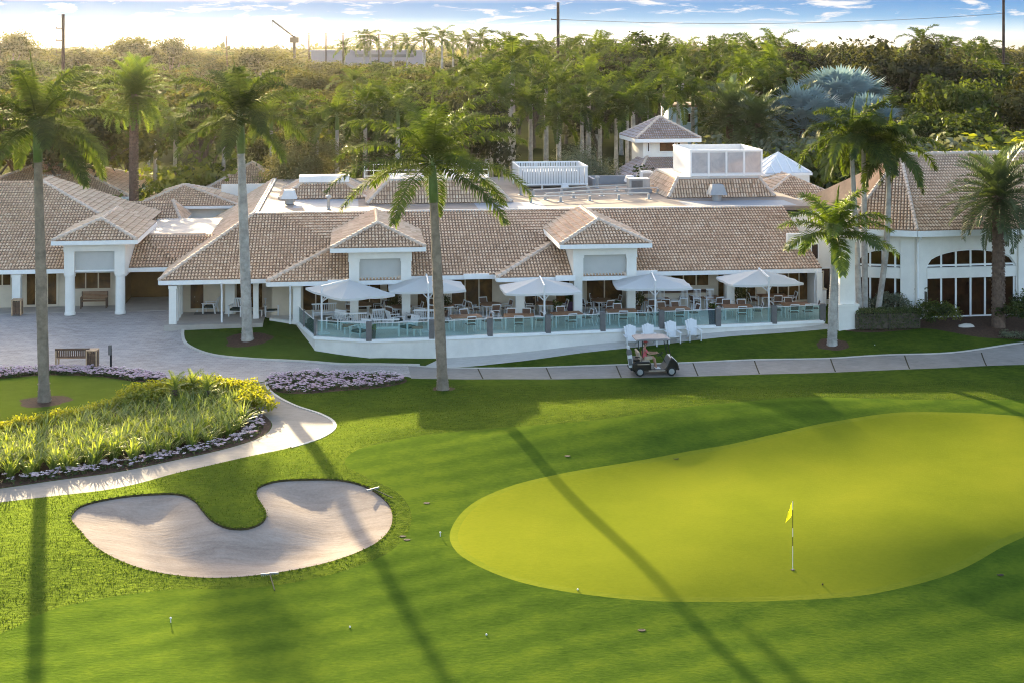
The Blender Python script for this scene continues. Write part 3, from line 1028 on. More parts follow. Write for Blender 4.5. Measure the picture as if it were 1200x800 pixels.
def portico(parent, xl, xr, xe0, xe1, vc, ze, zf, vback, mat='tile', panel_h=1.15, ytop=None, name='portico', round_cols=False, zmid=3.5, apex=None):
    """a raised hip roofed entrance: two piers, a beam, a blank panel between them"""
    u0, u1 = UX(xl, vc), UX(xr, vc)
    e0, e1 = UX(xe0, vc - .6), UX(xe1, vc - .6)
    ve = vc - .6
    pw = .58
    mb = MB()
    if not round_cols:
        for u in (u0 + pw / 2, u1 - pw / 2):
            mb.bb(u - pw / 2, u + pw / 2, vc, vc + pw, zmid, ze - .7)
            mb.bb(u - pw / 2 + .05, u + pw / 2 - .05, vc + .05, vc + pw - .05, zf, zmid)
            mb.bb(u - pw / 2 - .04, u + pw / 2 + .04, vc - .04, vc + pw + .04, ze - .86, ze - .7)
    mb.bb(u0 - .03, u1 + .03, vc - .03, vc + pw, ze - .7, ze - .22)
    mb.bb(u0 - .12, u1 + .12, vc - .12, vc + pw, ze - .34, ze - .2)
    for u in (u0, u1 - .2):
        mb.bb(u, u + .2, vc + pw, vback, zmid - .2, ze - .22)
    po = mb.build(name, M['white'], parent)
    if round_cols:
        for u in (u0 + pw / 2, u1 - pw / 2):
            column(po, u, vc + pw / 2, pw, zf, ze - .7, round_to=zmid)
    MB().bb(u0 + pw, u1 - pw, vc + .3, vc + .42, ze - .7 - panel_h, ze - .7).build('panel', M['panel'], po)
    MB().bb(u0 + pw, u1 - pw, vc + .22, vc + .45, ze - .78 - panel_h, ze - .7 - panel_h).build('panel_trim', M['trim'], po)
    mb = MB()
    mb.bb(e0 + .15, e1 - .15, ve + .15, vback, ze - .22, ze - .16)
    mb.build('soffit', M['white'], po)
    r = (e1 - e0) / 2
    um = (e0 + e1) / 2
    zt_ = ze + r * .40
    A = (um, ve + r, zt_)
    Bk = (um, max(vback, ve + r + .3), zt_)
    sl = [[(e0, ve, ze), (e1, ve, ze), A], [(e0, Bk[1], ze), (e0, ve, ze), A, Bk], [(e1, ve, ze), (e1, Bk[1], ze), Bk, A]]
    roof_on(po, sl, [((e0, ve, ze), A), ((e1, ve, ze), A), (A, Bk)], [((e0 - .03, ve, ze), (e1 + .03, ve, ze)), ((e0, ve, ze), (e0, Bk[1], ze)), ((e1, ve, ze), (e1, Bk[1], ze))], mat)
    return po
portico(club, 409, 482, 388, 498, -1.35, 5.45, FL, 7.2)
portico(club, 672, 746, 657, 763, -1.35, 5.45, FL, 7.2)

# mansards on the flat roof, each a tile skirt round a flat deck
def mansard(parent, xl, xr, v0, depth, h, inset, name='mansard', mat='tile'):
    u0, u1 = UX(xl, v0), UX(xr, v0)
    z0, z1 = ZR + .01, ZR + h
    v1 = v0 + depth
    i = inset
    a = [(u0, v0, z0), (u1, v0, z0), (u1, v1, z0), (u0, v1, z0)]
    b = [(u0 + i, v0 + i, z1), (u1 - i, v0 + i, z1), (u1 - i, v1 - i, z1), (u0 + i, v1 - i, z1)]
    sl = [[a[k], a[(k + 1) % 4], b[(k + 1) % 4], b[k]] for k in range(4)]
    r = roof_on(parent, sl, [(a[k], b[k]) for k in range(4)], None, mat, name)
    mb = MB()
    mb.bb(u0 + i - .1, u1 - i + .1, v0 + i - .1, v1 - i + .1, z1 - .06, z1 + .08)
    mb.build('deck', M['coping'], r)
    return r, (u0 + i, u1 - i, v0 + i, v1 - i, z1 + .08)
mL, dL = mansard(club, 327, 430, 15.5, 7, .95, 1.5)
MB().bb(dL[0] - .2, dL[1] + .3, dL[2] - .2, dL[2] + 1.2, dL[4], dL[4] + .42).build('parapet', M['trim'], mL)
mM, dM = mansard(club, 430, 600, 12.0, 7, 1.45, 1.5)
mR, dR = mansard(club, 783, 908, 13.3, 8.2, 1.3, .9)
# roof screens, condensers, pipes: things that stand on the roof
def on_roof(u, v, z=ZR + .012): return loc2w(u, v, z)
# translucent screen box
sx0, sx1 = UX(809, dR[2] + .1), UX(893, dR[2] + .1)
scr = thing('rooftop_screen', on_roof((sx0 + sx1) / 2, dR[2] + .1, dR[4]), 'tall pale screen box with framed panels standing on the tiled mansard', 'roof screen', rz=ANG)
sw, sdp, sh = sx1 - sx0, 5.2, 1.85
for (nm, a, b) in (('screen_wall', (-sw / 2, 0), (sw / 2, .06)), ('screen_wall', (-sw / 2, sdp), (sw / 2, sdp + .06)), ('screen_wall', (-sw / 2, .06), (-sw / 2 + .06, sdp)), ('screen_wall', (sw / 2 - .06, .06), (sw / 2, sdp))):
    o = MB().bb(a[0], b[0], a[1], b[1], .02, sh).build(nm, M['metal_white'], scr)
mb = MB()
for k in range(5):
    x = -sw / 2 + .03 + (sw - .06) * k / 4
    mb.box((x, -.03, sh / 2), (.12, .05, sh))
for z in (.1, sh - .06):
    mb.box((0, -.035, z), (sw, .05, .12))
mb.box((-sw / 2 - .02, sdp / 2, sh - .06), (.06, sdp, .12))
mb.build('screen_frame', M['trim'], scr)
mb = MB()
for k in range(4):
    x0 = -sw / 2 + .1 + (sw - .06) * k / 4
    mb.bb(x0 + .02, x0 + (sw - .06) / 4 - .16, -.024, -.004, .25, sh - .2)
mb.build('screen_panel', pane_mat('screen_panel', (.30, .31, .33), (.52, .50, .50)), scr)
# louvred enclosure
lu0, lu1 = UX(609, 20.5), UX(688, 20.5)
lw = lu1 - lu0
lou = thing('louvred_enclosure', on_roof((lu0 + lu1) / 2, 20.5, ZR), 'low white louvred enclosure on the flat roof in front of the grey green bush', 'roof enclosure', rz=ANG)
mb = MB()
for k in range(26):
    x = -lw / 2 + (k + .5) * lw / 26
    mb.box((x, 0, .95), (lw / 26 * .72, .05, 1.2))
    mb.box((x, 4.2, .95), (lw / 26 * .72, .05, 1.2))
for k in range(20):
    y = (k + .5) * 4.2 / 20
    for x in (-lw / 2, lw / 2):
        mb.box((x, y, .95), (.05, .15, 1.2))
mb.build('louvre_panel', M['metal_white'], lou)
mb = MB()
for z in (.32, 1.6):
    for y in (-.05, 4.25):
        mb.box((0, y, z), (lw + .12, .08, .1))
    for x in (-lw / 2 - .03, lw / 2 + .03):
        mb.box((x, 2.1, z), (.08, 4.2, .1))
for x in (-lw / 2, -lw / 6, lw / 6, lw / 2):
    for y in (.1, 4.1):
        mb.box((x, y, .8), (.1, .1, 1.6))
mb.build('frame', M['trim'], lou)
mb = MB().bb(-lw / 2 + .4, lw / 2 - .5, .7, 3.4, 0.1, 1.2)
mb.build('air_handler', M['metal_grey'], lou)
# condensers
def condenser(x, v, label):
    u = UX(x, v)
    c = thing('air_conditioner', on_roof(u, v, ZR), label, 'air conditioner', 'condensers side by side on the flat roof', ANG)
    mb = MB()
    mb.box((0, .4, .55), (.86, .8, .9))
    for a in (-.35, .35):
        mb.box((a, .4, .05), (.1, .7, .1))
    mb.build('casing', M['metal_white'], c, bevel=.02)
    MB().box((0, -.012, .55), (.66, .02, .62)).build('fan_grille', M['metal_grey'], c)
    MB().lathe([(.3, 0), (.3, .05)], (0, .4, 1.0), 16).build('fan_guard', M['metal_grey'], c)
condenser(758.5, 22.5, 'left condenser of the pair on the flat roof before the small tower')
condenser(776, 22.5, 'right condenser of the pair on the flat roof before the small tower')
def vent_hood(x, v, label, mat, s=1.0):
    u = UX(x, v)
    c = thing('roof_vent', on_roof(u, v, ZR + .012), label, 'roof vent', rz=ANG, scale=s)
    MB().lathe([(.22, 0), (.22, .35)], (0, 0, 0), 12).build('duct', M['metal_grey'], c)
    mb = MB()
    mb.box((0, 0, .5), (.8, .7, .45), 0, .62)
    mb.build('hood', M[mat], c)
vent_hood(339, 12.8, 'white vent hood on the flat roof before the left mansard', 'metal_white', 1.3)
vent_hood(840, 11.6, 'blue grey vent hood on the flat roof below the screen box', 'metal_grey', 1.5)
vent_hood(738, 22.3, 'small white vent beside the two condensers on the flat roof', 'metal_white', 1.0)
vent_hood(662, 19.2, 'small white vent in front of the louvred enclosure', 'metal_white', .7)
for k, (x, v, lab) in enumerate(((575, 10.5, 'lone grey vent pipe on the flat roof right of the central palm'), (610, 16.5, 'grey vent pipe on the flat roof left of the louvred enclosure'), (700, 20.5, 'grey vent pipe between the louvred enclosure and the condensers'), (385, 9.5, 'grey vent pipe on the flat roof before the left mansard'))):
    o = thing('vent_pipe', on_roof(UX(x, v), v), lab, 'vent pipe')
    MB().lathe([(.16, 0), (.09, .06), (.09, .75)], (0, 0, 0), 10).build('pipe', M['metal_grey'], o)
    MB().lathe([(.17, .75), (.15, .86), (.03, .92)], (0, 0, 0), 10).build('cowl', M['metal_grey'], o)
ru = UX(748, 17.5)
o = thing('rooftop_unit', on_roof(ru, 17.5), 'low grey rooftop unit with curb behind the right portico', 'roof unit', rz=ANG)
MB().box((0, 0, .12), (1.7, 1.3, .24)).build('curb', M['membrane_blue'], o)
MB().box((0, 0, .62), (1.5, 1.1, .76)).build('casing', M['metal_grey'], o, bevel=.03)
MB().box((-.2, -.56, .62), (.8, .03, .5)).build('louvre', M['post_grey'], o)
# pipe runs on little stands
for lab, row, y in (('nearest', [(622, 238), (657, 237), (691, 235.5), (725, 234.5), (760, 233.5)], 0), ('middle', [(639, 234.5), (672, 232), (705, 230), (738, 228.5), (771, 227)], 0), ('farthest', [(625, 230), (658, 228), (690, 226), (723, 224.5), (755, 223.5), (787, 222)], 0)):
    pts = []
    for (x, yy) in row:
        X, Y = G(x, yy, ZR)
        pts.append(Vector((X, Y, ZR)))
    o = thing('pipe_run', pts[0], '%s of the three pipe runs carried on short stands across the sunlit flat roof' % lab, 'pipe', 'pipe runs on the flat roof')
    mb = MB().tube([p - pts[0] + Vector((0, 0, .42)) for p in pts], .055, 6)
    mb.build('pipe', M['coping'], o)
    for p in pts:
        q = p - pts[0]
        mb = MB()
        mb.box((q.x, q.y, .17), (.17, .17, .34))
        mb.box((q.x, q.y, .015), (.4, .4, .03))
        mb.build('stand', M['metal_grey'], o)
# low blue parapet at the back of the flat roof
mb = MB()
u0, u1 = UX(688, 23.5), UX(745, 23.5)
mb.bb(u0, u1, 23.5, 23.7, ZR, ZR + .62)
mb.bb(u0, u0 + .2, 21.0, 23.5, ZR, ZR + .62)
mb.build('back_parapet', M['membrane_blue'], roof)

# white rail and dark window band on the middle mansard
rl = thing('roof_railing', loc2w(UX(500, 14.5), 14.3, dM[4]), 'white railing along the deck of the mansard behind the central palm', 'railing', rz=ANG)
mb = MB()
for k in range(15):
    mb.box((-4.2 + k * .6, 0, .45), (.05, .05, .9))
for z in (.12, .5, .9):
    mb.box((0, 0, z), (8.5, .05, .05))
mb.build('rail', M['trim'], rl)

# ================================================================== the entrance wing by the driveway
wing = thing('entrance_wing', (0, 82, 0), 'entrance wing with brown tiled hip roof and round columned portico by the paved driveway', 'building', rz=ANG)
ve, zw = 4.9, 3.5
uc = UX(222, ve)
r1 = 11.0
tw_ = .385
cu = UX(160, ve + 3.7)
sl = [[(-75, ve, zw), (uc, ve, zw), (uc - 3.76, ve + 3.76, zw + 3.76 * tw_), (uc - r1, ve + r1, zw + r1 * tw_), (-75, ve + r1, zw + r1 * tw_)],
      [(uc - 3.76, ve + 3.76, zw + 3.76 * tw_), (uc - 3.76 + .01, ve + 3.77 + 12, zw + 3.76 * tw_), (uc - r1 + .01, ve + r1 + 3, zw + r1 * tw_), (uc - r1, ve + r1, zw + r1 * tw_)],
      [(uc, ve, zw), (-19.9, ve, zw), (-19.2 + 3.4, ve + 3.76, zw + 3.76 * tw_), (uc - 3.76, ve + 3.76, zw + 3.76 * tw_)]]
wroof = roof_on(wing, sl, [((uc - 3.76, ve + 3.76, zw + 3.76 * tw_), (uc - r1, ve + r1, zw + r1 * tw_))], [((-75, ve, zw), (-19.9, ve, zw))],
        plain_faces=[[(-75, ve + r1, zw + r1 * tw_), (uc - r1, ve + r1, zw + r1 * tw_), (uc - r1, ve + r1 + 9, zw), (-75, ve + r1 + 9, zw)]])
MB().bb(uc - 3.8, -18.4, ve + 3.7, ve + 4.0, zw + 3.76 * tw_ - .1, zw + 3.76 * tw_ + .08).build('coping', M['cap'], wroof)
MB().bb(uc - 3.7, -17.0, ve + 4.0, ve + 14, zw + .9, zw + 1.2).build('flat_roof', M['membrane_blue'], wroof)
wv = ve + 1.5
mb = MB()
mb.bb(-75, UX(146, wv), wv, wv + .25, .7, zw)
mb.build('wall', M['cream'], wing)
MB().bb(-75, -19.7, ve + .1, wv + 3, zw - .28, zw - .2).build('soffit', M['white'], wing)
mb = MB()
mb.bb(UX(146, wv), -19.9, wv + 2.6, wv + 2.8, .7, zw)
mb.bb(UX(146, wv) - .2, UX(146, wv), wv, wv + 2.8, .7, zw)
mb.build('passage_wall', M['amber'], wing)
MB().bb(-75, -19.8, wv - 2.0, wv + 2.6, .55, 1.0).build('porch_slab', M['porch_floor'], wing)
window(wing, UX(-8, wv), UX(14, wv), wv, 2.3, 3.1, 2)
dr = window(wing, UX(29, wv), UX(69, wv), wv, 1.02, 3.2, 3, 'pane', .13, 'door')
MB().bb(UX(49, wv) - .25, UX(49, wv) - .2, wv - .17, wv - .1, 1.9, 2.4).build('handle', M['metal_grey'], dr)
window(wing, UX(85, wv), UX(131, wv), wv, 2.0, 3.25, 3)
for x in (20,):
    column(wing, UX(x, ve + .3), ve + .3, .48, 1.0, zw - .28)
portico(wing, 75, 146, 61, 160, 3.4, 5.45, 1.0, 11, round_cols=True, zmid=3.35)

# ================================================================== roofs of the back wings
def hip_house(name, label, x0, x1, yeave, Y, apex_x, apex_y, wall_h=2.6, depth=7.0, rz=ANG, mat='tile', ridge=0.0):
    X0, X1 = (x0 - 600) * Y / F, (x1 - 600) * Y / F
    z = H - (yeave - 50) * Y / F
    w_ = (X1 - X0)
    o = thing(name, ((X0 + X1) / 2, Y, 0), label, 'building', rz=rz)
    ax = (apex_x - (x0 + x1) / 2) * Y / F
    yr = min(depth / 2, w_ / 2)
    za = H - (apex_y - 50) * (Y + yr) / F
    e = [(-w_ / 2, 0, z), (w_ / 2, 0, z), (w_ / 2, depth, z), (-w_ / 2, depth, z)]
    A, B = (ax - ridge / 2, yr, za), (ax + ridge / 2, depth - yr if depth > w_ else yr, za)
    if ridge == 0 and depth <= w_ + .1: B = A
    if B == A:
        sl = [[e[k], e[(k + 1) % 4], A] for k in range(4)]
    elif depth > w_:
        A, B = (ax, yr, za), (ax, depth - yr, za)
        sl = [[e[0], e[1], A], [e[1], e[2], B, A], [e[2], e[3], B], [e[3], e[0], A, B]]
    else:
        sl = [[e[0], e[1], B, A], [e[1], e[2], B], [e[2], e[3], A, B], [e[3], e[0], A]]
    roof_on(o, sl, [(e[0], A), (e[1], B), (e[2], B), (e[3], A)], [(e[k], e[(k + 1) % 4]) for k in range(4)], mat, gh=.2)
    i = .6
    mb = MB()
    mb.bb(-w_ / 2 + i, w_ / 2 - i, i, depth - i, .5, z - .1)
    mb.build('wall', M['white'], o)
    return o, w_, z, za, A
hip_house('courtyard_pavilion', 'small hip roofed pavilion behind the driveway wing with one sunlit side', 158, 278, 242, 104, 210, 217, depth=7.4)
hip_house('courtyard_wing', 'low tiled wing between the driveway roof and the small pavilion', 96, 212, 263, 98.5, 150, 236, depth=5.2, ridge=5.5)
hip_house('rear_wing', 'tiled roof of the rear wing behind the pale palm trunk', 225, 335, 231, 114, 290, 192, depth=9, ridge=2.5)
bw = hip_house('rear_wing', 'large rear roof with a skylight showing under the leftmost palm crown', -60, 150, 232, 106, 40, 186, depth=14, ridge=6)
sk = thing('skylight', (G(60, 205, 0)[0] * 0 + (60 - 600) * 110.5 / F, 110.2, 5.6), 'white box skylight on the rear roof under the leftmost palm crown', 'skylight', rz=ANG)
MB().box((0, 0, .45), (1.9, 1.2, 1.3)).build('frame', M['trim'], sk, bevel=.03)
MB().box((0, -.615, .5), (1.5, .03, .8)).build('pane', M['skylight_blue'], sk)

# ================================================================== the small tower behind
TY = 118.0
def tX(x, Y): return (x - 600) * Y / F
tow = thing('tower_house', (tX(780, TY), TY, 0), 'white lookout tower with grey tiled pyramid roof beyond the condensers', 'tower', rz=R(9))
tw2 = (807 - 753) * TY / F / 2
zt1, zt0 = H - (162 - 50) * TY / F, H - (183 - 50) * TY / F
mb = MB()
mb.bb(-tw2, tw2, 0, tw2 * 2, .5, zt1)
mb.build('wall', M['white'], tow)
ew = (819 - 741) * TY / F / 2
ov = ew - tw2
e = [(-ew, -ov, zt1), (ew, -ov, zt1), (ew, 2 * tw2 + ov, zt1), (-ew, 2 * tw2 + ov, zt1)]
A = (0, tw2, H - (137 - 50) * (TY + tw2) / F)
roof_on(tow, [[e[k], e[(k + 1) % 4], A] for k in range(4)], [(e[k], A) for k in range(4)], [(e[k], e[(k + 1) % 4]) for k in range(4)], 'tile_grey', gh=.3)
for (a, b) in ((-tw2 + 1.35, -tw2 + 2.7), (tw2 - .95, tw2 - .65), (-tw2 + .35, -tw2 + .55)):
    window(tow, a, b, 0, zt0 + .35, zt0 + 1.15, 1, 'pane_dark', .05)
MB().bb(tw2 - 1.5, tw2 - .95, -.04, 0, zt0 + .3, zt0 + 1.1).build('shutter', M['cream'], tow)
# the lower roof in front of the tower
lw2 = 3.6
zl = H - (214 - 50) * (TY - 6) / F
zu = H - (184 - 50) * TY / F
roof_on(tow, [[(-lw2 - .6, -6, zl), (lw2 + 1.2, -6, zl), (lw2 - .4, -.02, zu), (-lw2 + 2.0, -.02, zu)], [(-lw2 - .6, 2, zl), (-lw2 - .6, -6, zl), (-lw2 + 2.0, -.02, zu), (-lw2 + 2.0, 2, zu)]], [((-lw2 - .6, -6, zl), (-lw2 + 2.0, -.02, zu))], [((-lw2 - .6, -6, zl), (lw2 + 1.2, -6, zl))], 'tile_grey', name='lower_roof', gh=.2)
MB().bb(-lw2, lw2, -5.5, -.05, .5, zl - .15).build('lower_wall', M['white'], tow)

# pyramid skylight and the roofs by it
PY = 112.0
pyr = thing('pyramid_skylight', (tX(924, PY), PY, 0), 'white and blue ribbed pyramid skylight on a low tiled roof', 'skylight', rz=R(14))
ph = (955 - 897) * PY / F / 2
pz0, pz1 = H - (203 - 50) * PY / F, H - (179 - 50) * (PY + ph) / F
c = [(-ph, 0, pz0), (ph, 0, pz0), (ph, 2 * ph, pz0), (-ph, 2 * ph, pz0)]
A = (0, ph, pz1)
for k in range(4):
    mb = MB()
    mb.poly([c[k], c[(k + 1) % 4], A])
    mb.build('pane', M['skylight'] if k != 1 else M['skylight_blue'], pyr)
mb = MB()
for k in range(4):
    a, b = Vector(c[k]), Vector(c[(k + 1) % 4])
    for t in (.0, .2, .4, .6, .8):
        p = a.lerp(b, t)
        f = 1 - abs(t - .5) * 2
        q = p.lerp(Vector(A), 1.0 if t == 0 else 1.0)
        mid = a.lerp(b, .5)
        q = Vector(A) if t == 0 else p + (Vector(A) - mid) * f
        mb.bar(p + Vector((0, 0, .03)), q + Vector((0, 0, .03)), .09)
mb.bb(-ph - .08, ph + .08, -.08, 2 * ph + .08, pz0 - .22, pz0 - .02)
mb.build('frame', M['trim'], pyr)
MB().bb(-ph + .1, ph - .1, .1, 2 * ph - .1, .5, pz0 - .2).build('wall', M['white'], pyr)
hip_house('kitchen_wing', 'low tiled roofs around the pyramid skylight', 893, 985, 232, 106, 940, 206, depth=8, ridge=1.5)
# ================================================================== the dining hall on the right: faceted walls, arched windows, tall hip roof
hall = thing('dining_hall', (0, 0, 0), 'tall white dining hall with arched windows and faceted tiled roof at right', 'building')
HC = Vector((23.3, 81.0))
def adv(p, ang, L): return p + Vector((math.cos(R(ang)), math.sin(R(ang)))) * L
HB = adv(HC, 180 - 17, 4.0)
HA = adv(HB, 71, 9.0)
HD = adv(HC, 9.5, 10.5)
HE = adv(HD, 34, 7.0)
zE = 6.15
def tri_in(p, d): return p
apA, apB = Vector((24.6, 89.2)), Vector((33.5, 91.0))
zA = 9.9
def P3(p, z): return (p.x, p.y, z)
sl = [[P3(HA, zE), P3(HB, zE), P3(apA, zA)], [P3(HB, zE), P3(HC, zE), P3(apA, zA)], [P3(HC, zE), P3(HD, zE), P3(apB, zA), P3(apA, zA)], [P3(HD, zE), P3(HE, zE), P3(apB, zA)]]
HF = Vector((36, 98)); HG = Vector((20, 97))
roof_on(hall, sl, [(P3(HB, zE), P3(apA, zA)), (P3(HC, zE), P3(apA, zA)), (P3(HD, zE), P3(apB, zA)), (P3(apA, zA), P3(apB, zA))],
        [(P3(HA, zE), P3(HB, zE)), (P3(HB, zE), P3(HC, zE)), (P3(HC, zE), P3(HD, zE)), (P3(HD, zE), P3(HE, zE))],
        plain_faces=[[P3(HE, zE), P3(HF, zE), P3(apB, zA)], [P3(HF, zE), P3(HG, zE), P3(apA, zA), P3(apB, zA)], [P3(HG, zE), P3(HA, zE), P3(apA, zA)]], gh=.34, gt=.22)
def inset(pts, d):
    out = []
    n = len(pts)
    for i in range(n):
        a, b, c = pts[i - 1], pts[i], pts[(i + 1) % n]
        t = ((b - a).normalized() + (c - b).normalized()).normalized()
        nrm = Vector((-t.y, t.x))
        out.append(b + nrm * d)
    return out
ring = [HA, HB, HC, HD, HE, HF, HG]
wl = inset(ring, .75)
def arch_wall(p, q, openings, mat, z0, z1, t=.3):
    """a wall from p to q with arched openings (s0, s1, zsill, zspring, zcrown); front face towards the right-hand side of p->q"""
    mb = MB()
    d = (q - p).normalized()
    nr = Vector((d.y, -d.x))
    L = (q - p).length
    def W(s, z, k=0): return (p.x + d.x * s - nr.x * k, p.y + d.y * s - nr.y * k, z)
    cuts = [0.0]
    for o in openings: cuts += [o[0], o[1]]
    cuts.append(L)
    for i in range(0, len(cuts), 2):
        a, b = cuts[i], cuts[i + 1]
        mb.add([W(a, z0), W(b, z0), W(b, z1), W(a, z1)], [(0, 1, 2, 3)])
    for (a, b, zs, zp, zc) in openings:
        mb.add([W(a, z0), W(b, z0), W(b, zs), W(a, zs)], [(0, 1, 2, 3)])
        n = 16
        for k in range(n):
            s0, s1 = a + (b - a) * k / n, a + (b - a) * (k + 1) / n
            f0, f1 = (zp + (zc - zp) * math.sqrt(max(0, 1 - (2 * k / n - 1) ** 2)) ** 1.0), (zp + (zc - zp) * math.sqrt(max(0, 1 - (2 * (k + 1) / n - 1) ** 2)))
            mb.add([W(s0, f0), W(s1, f1), W(s1, z1), W(s0, z1)], [(0, 1, 2, 3)])
            mb.add([W(s0, f0), W(s1, f1), W(s1, f1, t), W(s0, f0, t)], [(3, 2, 1, 0)])
        for s in (a, b):
            mb.add([W(s, zs), W(s, zp), W(s, zp, t), W(s, zs, t)], [(0, 1, 2, 3)])
        mb.add([W(a, zs), W(b, zs), W(b, zs, t), W(a, zs, t)], [(0, 1, 2, 3)])
    return mb, W, d, nr
def s_of(px, p, q):
    """where along p->q the photo column px falls"""
    k = (px - 600) / F
    d = (q - p).normalized()
    return (k * p.y - p.x) / (d.x - k * d.y)
def hall_window(W, a, b, zs, zp, zc, n, t=.18):
    fr = MB()
    fw = .08
    n_ = n
    def bar(s0, z0, s1, z1, w=fw):
        fr.bar(W(s0, z0, t - .03), W(s1, z1, t - .03), w, .1)
    zt0, zt1 = zs + (zp - zs) * .70, zp - .02
    for i in range(n + 1):
        s = a + .05 + (b - a - .1) * i / n
        f = (s - a) / (b - a) * 2 - 1
        zc_ = zp + (zc - zp) * math.sqrt(max(0, 1 - f * f))
        bar(s, zs, s, max(zp, zc_ - .03), fw if i != n // 2 else .12)
    for z in (zs + .05, zp):
        bar(a, z, b, z)
    k = 18
    for i in range(k):
        f0, f1 = 2 * i / k - 1, 2 * (i + 1) / k - 1
        bar(a + (b - a) * i / k, zp + (zc - zp) * math.sqrt(max(0, 1 - f0 * f0)) - .03, a + (b - a) * (i + 1) / k, zp + (zc - zp) * math.sqrt(max(0, 1 - f1 * f1)) - .03)
    f = fr.build('window', M['trim'], hall)
    pm = MB()
    vs = [W(a, zs, t), W(b, zs, t), W(b, zp, t)]
    for i in range(k - 1, 0, -1):
        g = 2 * i / k - 1
        vs.append(W(a + (b - a) * i / k, zp + (zc - zp) * math.sqrt(max(0, 1 - g * g)), t))
    vs.append(W(a, zp, t))
    pm.poly(vs)
    pm.build('pane', M['pane_dark'], f)
    sp = MB()
    sp.bar(W((a + b) / 2 - (b - a) / 2 + .02, zp - .42, t - .1), W((a + b) / 2 + (b - a) / 2 - .02, zp - .42, t - .1), .2, .62)
    sp.build('spandrel', M['white'], f)
def hz(y, pt): return H - (y - 50) * pt.y / F
zb = .6
p, q = wl[2], wl[3]
a, b = s_of(1086, p, q), s_of(1190.5, p, q)
a2, b2 = s_of(1208, p, q), (q - p).length - .6
mid = p.lerp(q, .5)
zs, zp, zc = hz(371, mid), hz(310, mid), hz(291.5, mid)
ops = [(a, b, zs, zp, zc)]
mb, W, d, nr = arch_wall(p, q, ops, 'white', zb, zE)
mb.build('wall', M['white'], hall)
hall_window(W, a, b, zs, zp, zc, 6)
for s in (a - .45, b + .35):
    mb = MB()
    mb.bar(W(s, zb, -.06), W(s, zE - .35, -.06), .5, .12, up=(nr.x, nr.y, 0))
    mb.build('pilaster', M['white'], hall)
p, q = wl[1], wl[2]
a, b = s_of(1004, p, q), s_of(1065, p, q)
ops = [(a, b, zs, zp, zc)]
mb, W, d, nr = arch_wall(p, q, ops, 'white', zb, zE)
mb.build('wall', M['white'], hall)
hall_window(W, a, b, zs, zp, zc, 4)
mb = MB()
mb.bar(W((q - p).length - .5, zb, -.05), W((q - p).length - .5, zE - .35, -.05), .55, .1, up=(nr.x, nr.y, 0))
mb.build('pilaster', M['white'], hall)
for i in (3, 4, 5, 6, 0):
    p, q = wl[i], wl[(i + 1) % 7]
    mb = MB()
    mb.bar((p.x, p.y, (zb + zE) / 2), (q.x, q.y, (zb + zE) / 2), .3, zE - zb)
    mb.build('wall', M['white'], hall)
mb = MB()
mb.add([(c.x, c.y, zE - .34) for c in inset(ring, .08)], [tuple(range(7))[::-1]])
mb.build('soffit', M['white'], hall)
mb = MB()
u = W((q - p).length, 3, 0)
cx, cy = wl[2].x + .12, wl[2].y - .12
mb.tube([(cx + .1, cy - .5, zE - .38), (cx + .02, cy - .16, zE - .75), (cx + .02, cy - .16, zb + .3)], .06, 8)
mb.build('downspout', M['trim'], hall)
# the white pier between terrace and hall, with its plinth and a round plaque
px_, py_ = G(992, 384, 1.0)
pier = thing('entrance_pier', (px_, py_ + .35, .9), 'square white pier with a plinth and round dark plaque beside the hall', 'pier', rz=ANG)
mb = MB()
mb.box((0, 0, 2.6), (.86, .8, 5.0))
mb.box((0, 0, 5.0), (1.0, .94, .2))
mb.build('shaft', M['white'], pier)
mb = MB()
mb.box((0.02, 0, .62), (1.12, 1.06, 1.4))
mb.box((0.02, 0, 1.36), (1.22, 1.16, .12))
mb.build('plinth', M['white'], pier)
pl = MB()
pl.M = Matrix.Translation((-.13, -.41, 3.52)) @ Matrix.Rotation(R(90), 4, 'X')
pl.lathe([(.17, 0), (.17, .03)], (0, 0, 0), 20)
plo = pl.build('plaque', M['post_grey'], pier)
pl = MB()
pl.M = Matrix.Translation((-.13, -.445, 3.52)) @ Matrix.Rotation(R(90), 4, 'X')
pl.tube([(.085 * math.cos(t), .085 * math.sin(t), 0) for t in [R(20 + 32 * k) for k in range(11)]], .018, 5)
pl.build('emblem', M['trim'], plo)
# the narrow wall behind the pier with a high dark window
mb = MB()
lk = thing('link_wall', (G(972, 380, 1)[0], 86.2, 0), 'narrow white wall with a high dark window between clubhouse and hall', 'wall', rz=ANG)
mb.bb(-1.2, 2.2, 0, .3, .7, 5.3)
mb.build('wall', M['white'], lk)
window(lk, .25, .75, 0, 3.7, 4.7, 1, 'pane_dark', .06)
window(lk, .55, 1.5, 0, 1.2, 3.2, 1, 'pane_dark', .06, 'door')

# ================================================================== the terrace in front of the clubhouse
ter = thing('terrace', (0, 0, 0), 'raised white walled dining terrace with pale floor in front of the clubhouse', 'terrace')
edge = [(p.x, p.y) for p in TERRACE_EDGE]
poly = edge + [loc2w(18.6, 0.5)[:2], loc2w(18.6, 1.55)[:2], loc2w(-14.0, 1.55)[:2], loc2w(-14.0, .9)[:2]]
mb = MB()
n = len(poly)
mb.prism(poly, -.6, TERR_Z - .06)
mb.build('wall', M['white_dirty'], ter)
mb = MB()
mb.prism(poly, TERR_Z - .055, TERR_Z)
mb.build('floor', M['tile_floor'], ter)
mb = MB()
for i in range(len(edge) - 1):
    a, b = edge[i], edge[i + 1]
    mb.bar((a[0], a[1] - .01, TERR_Z + .03), (b[0], b[1] - .01, TERR_Z + .03), .2, .15)
mb.build('coping', M['trim'], ter)
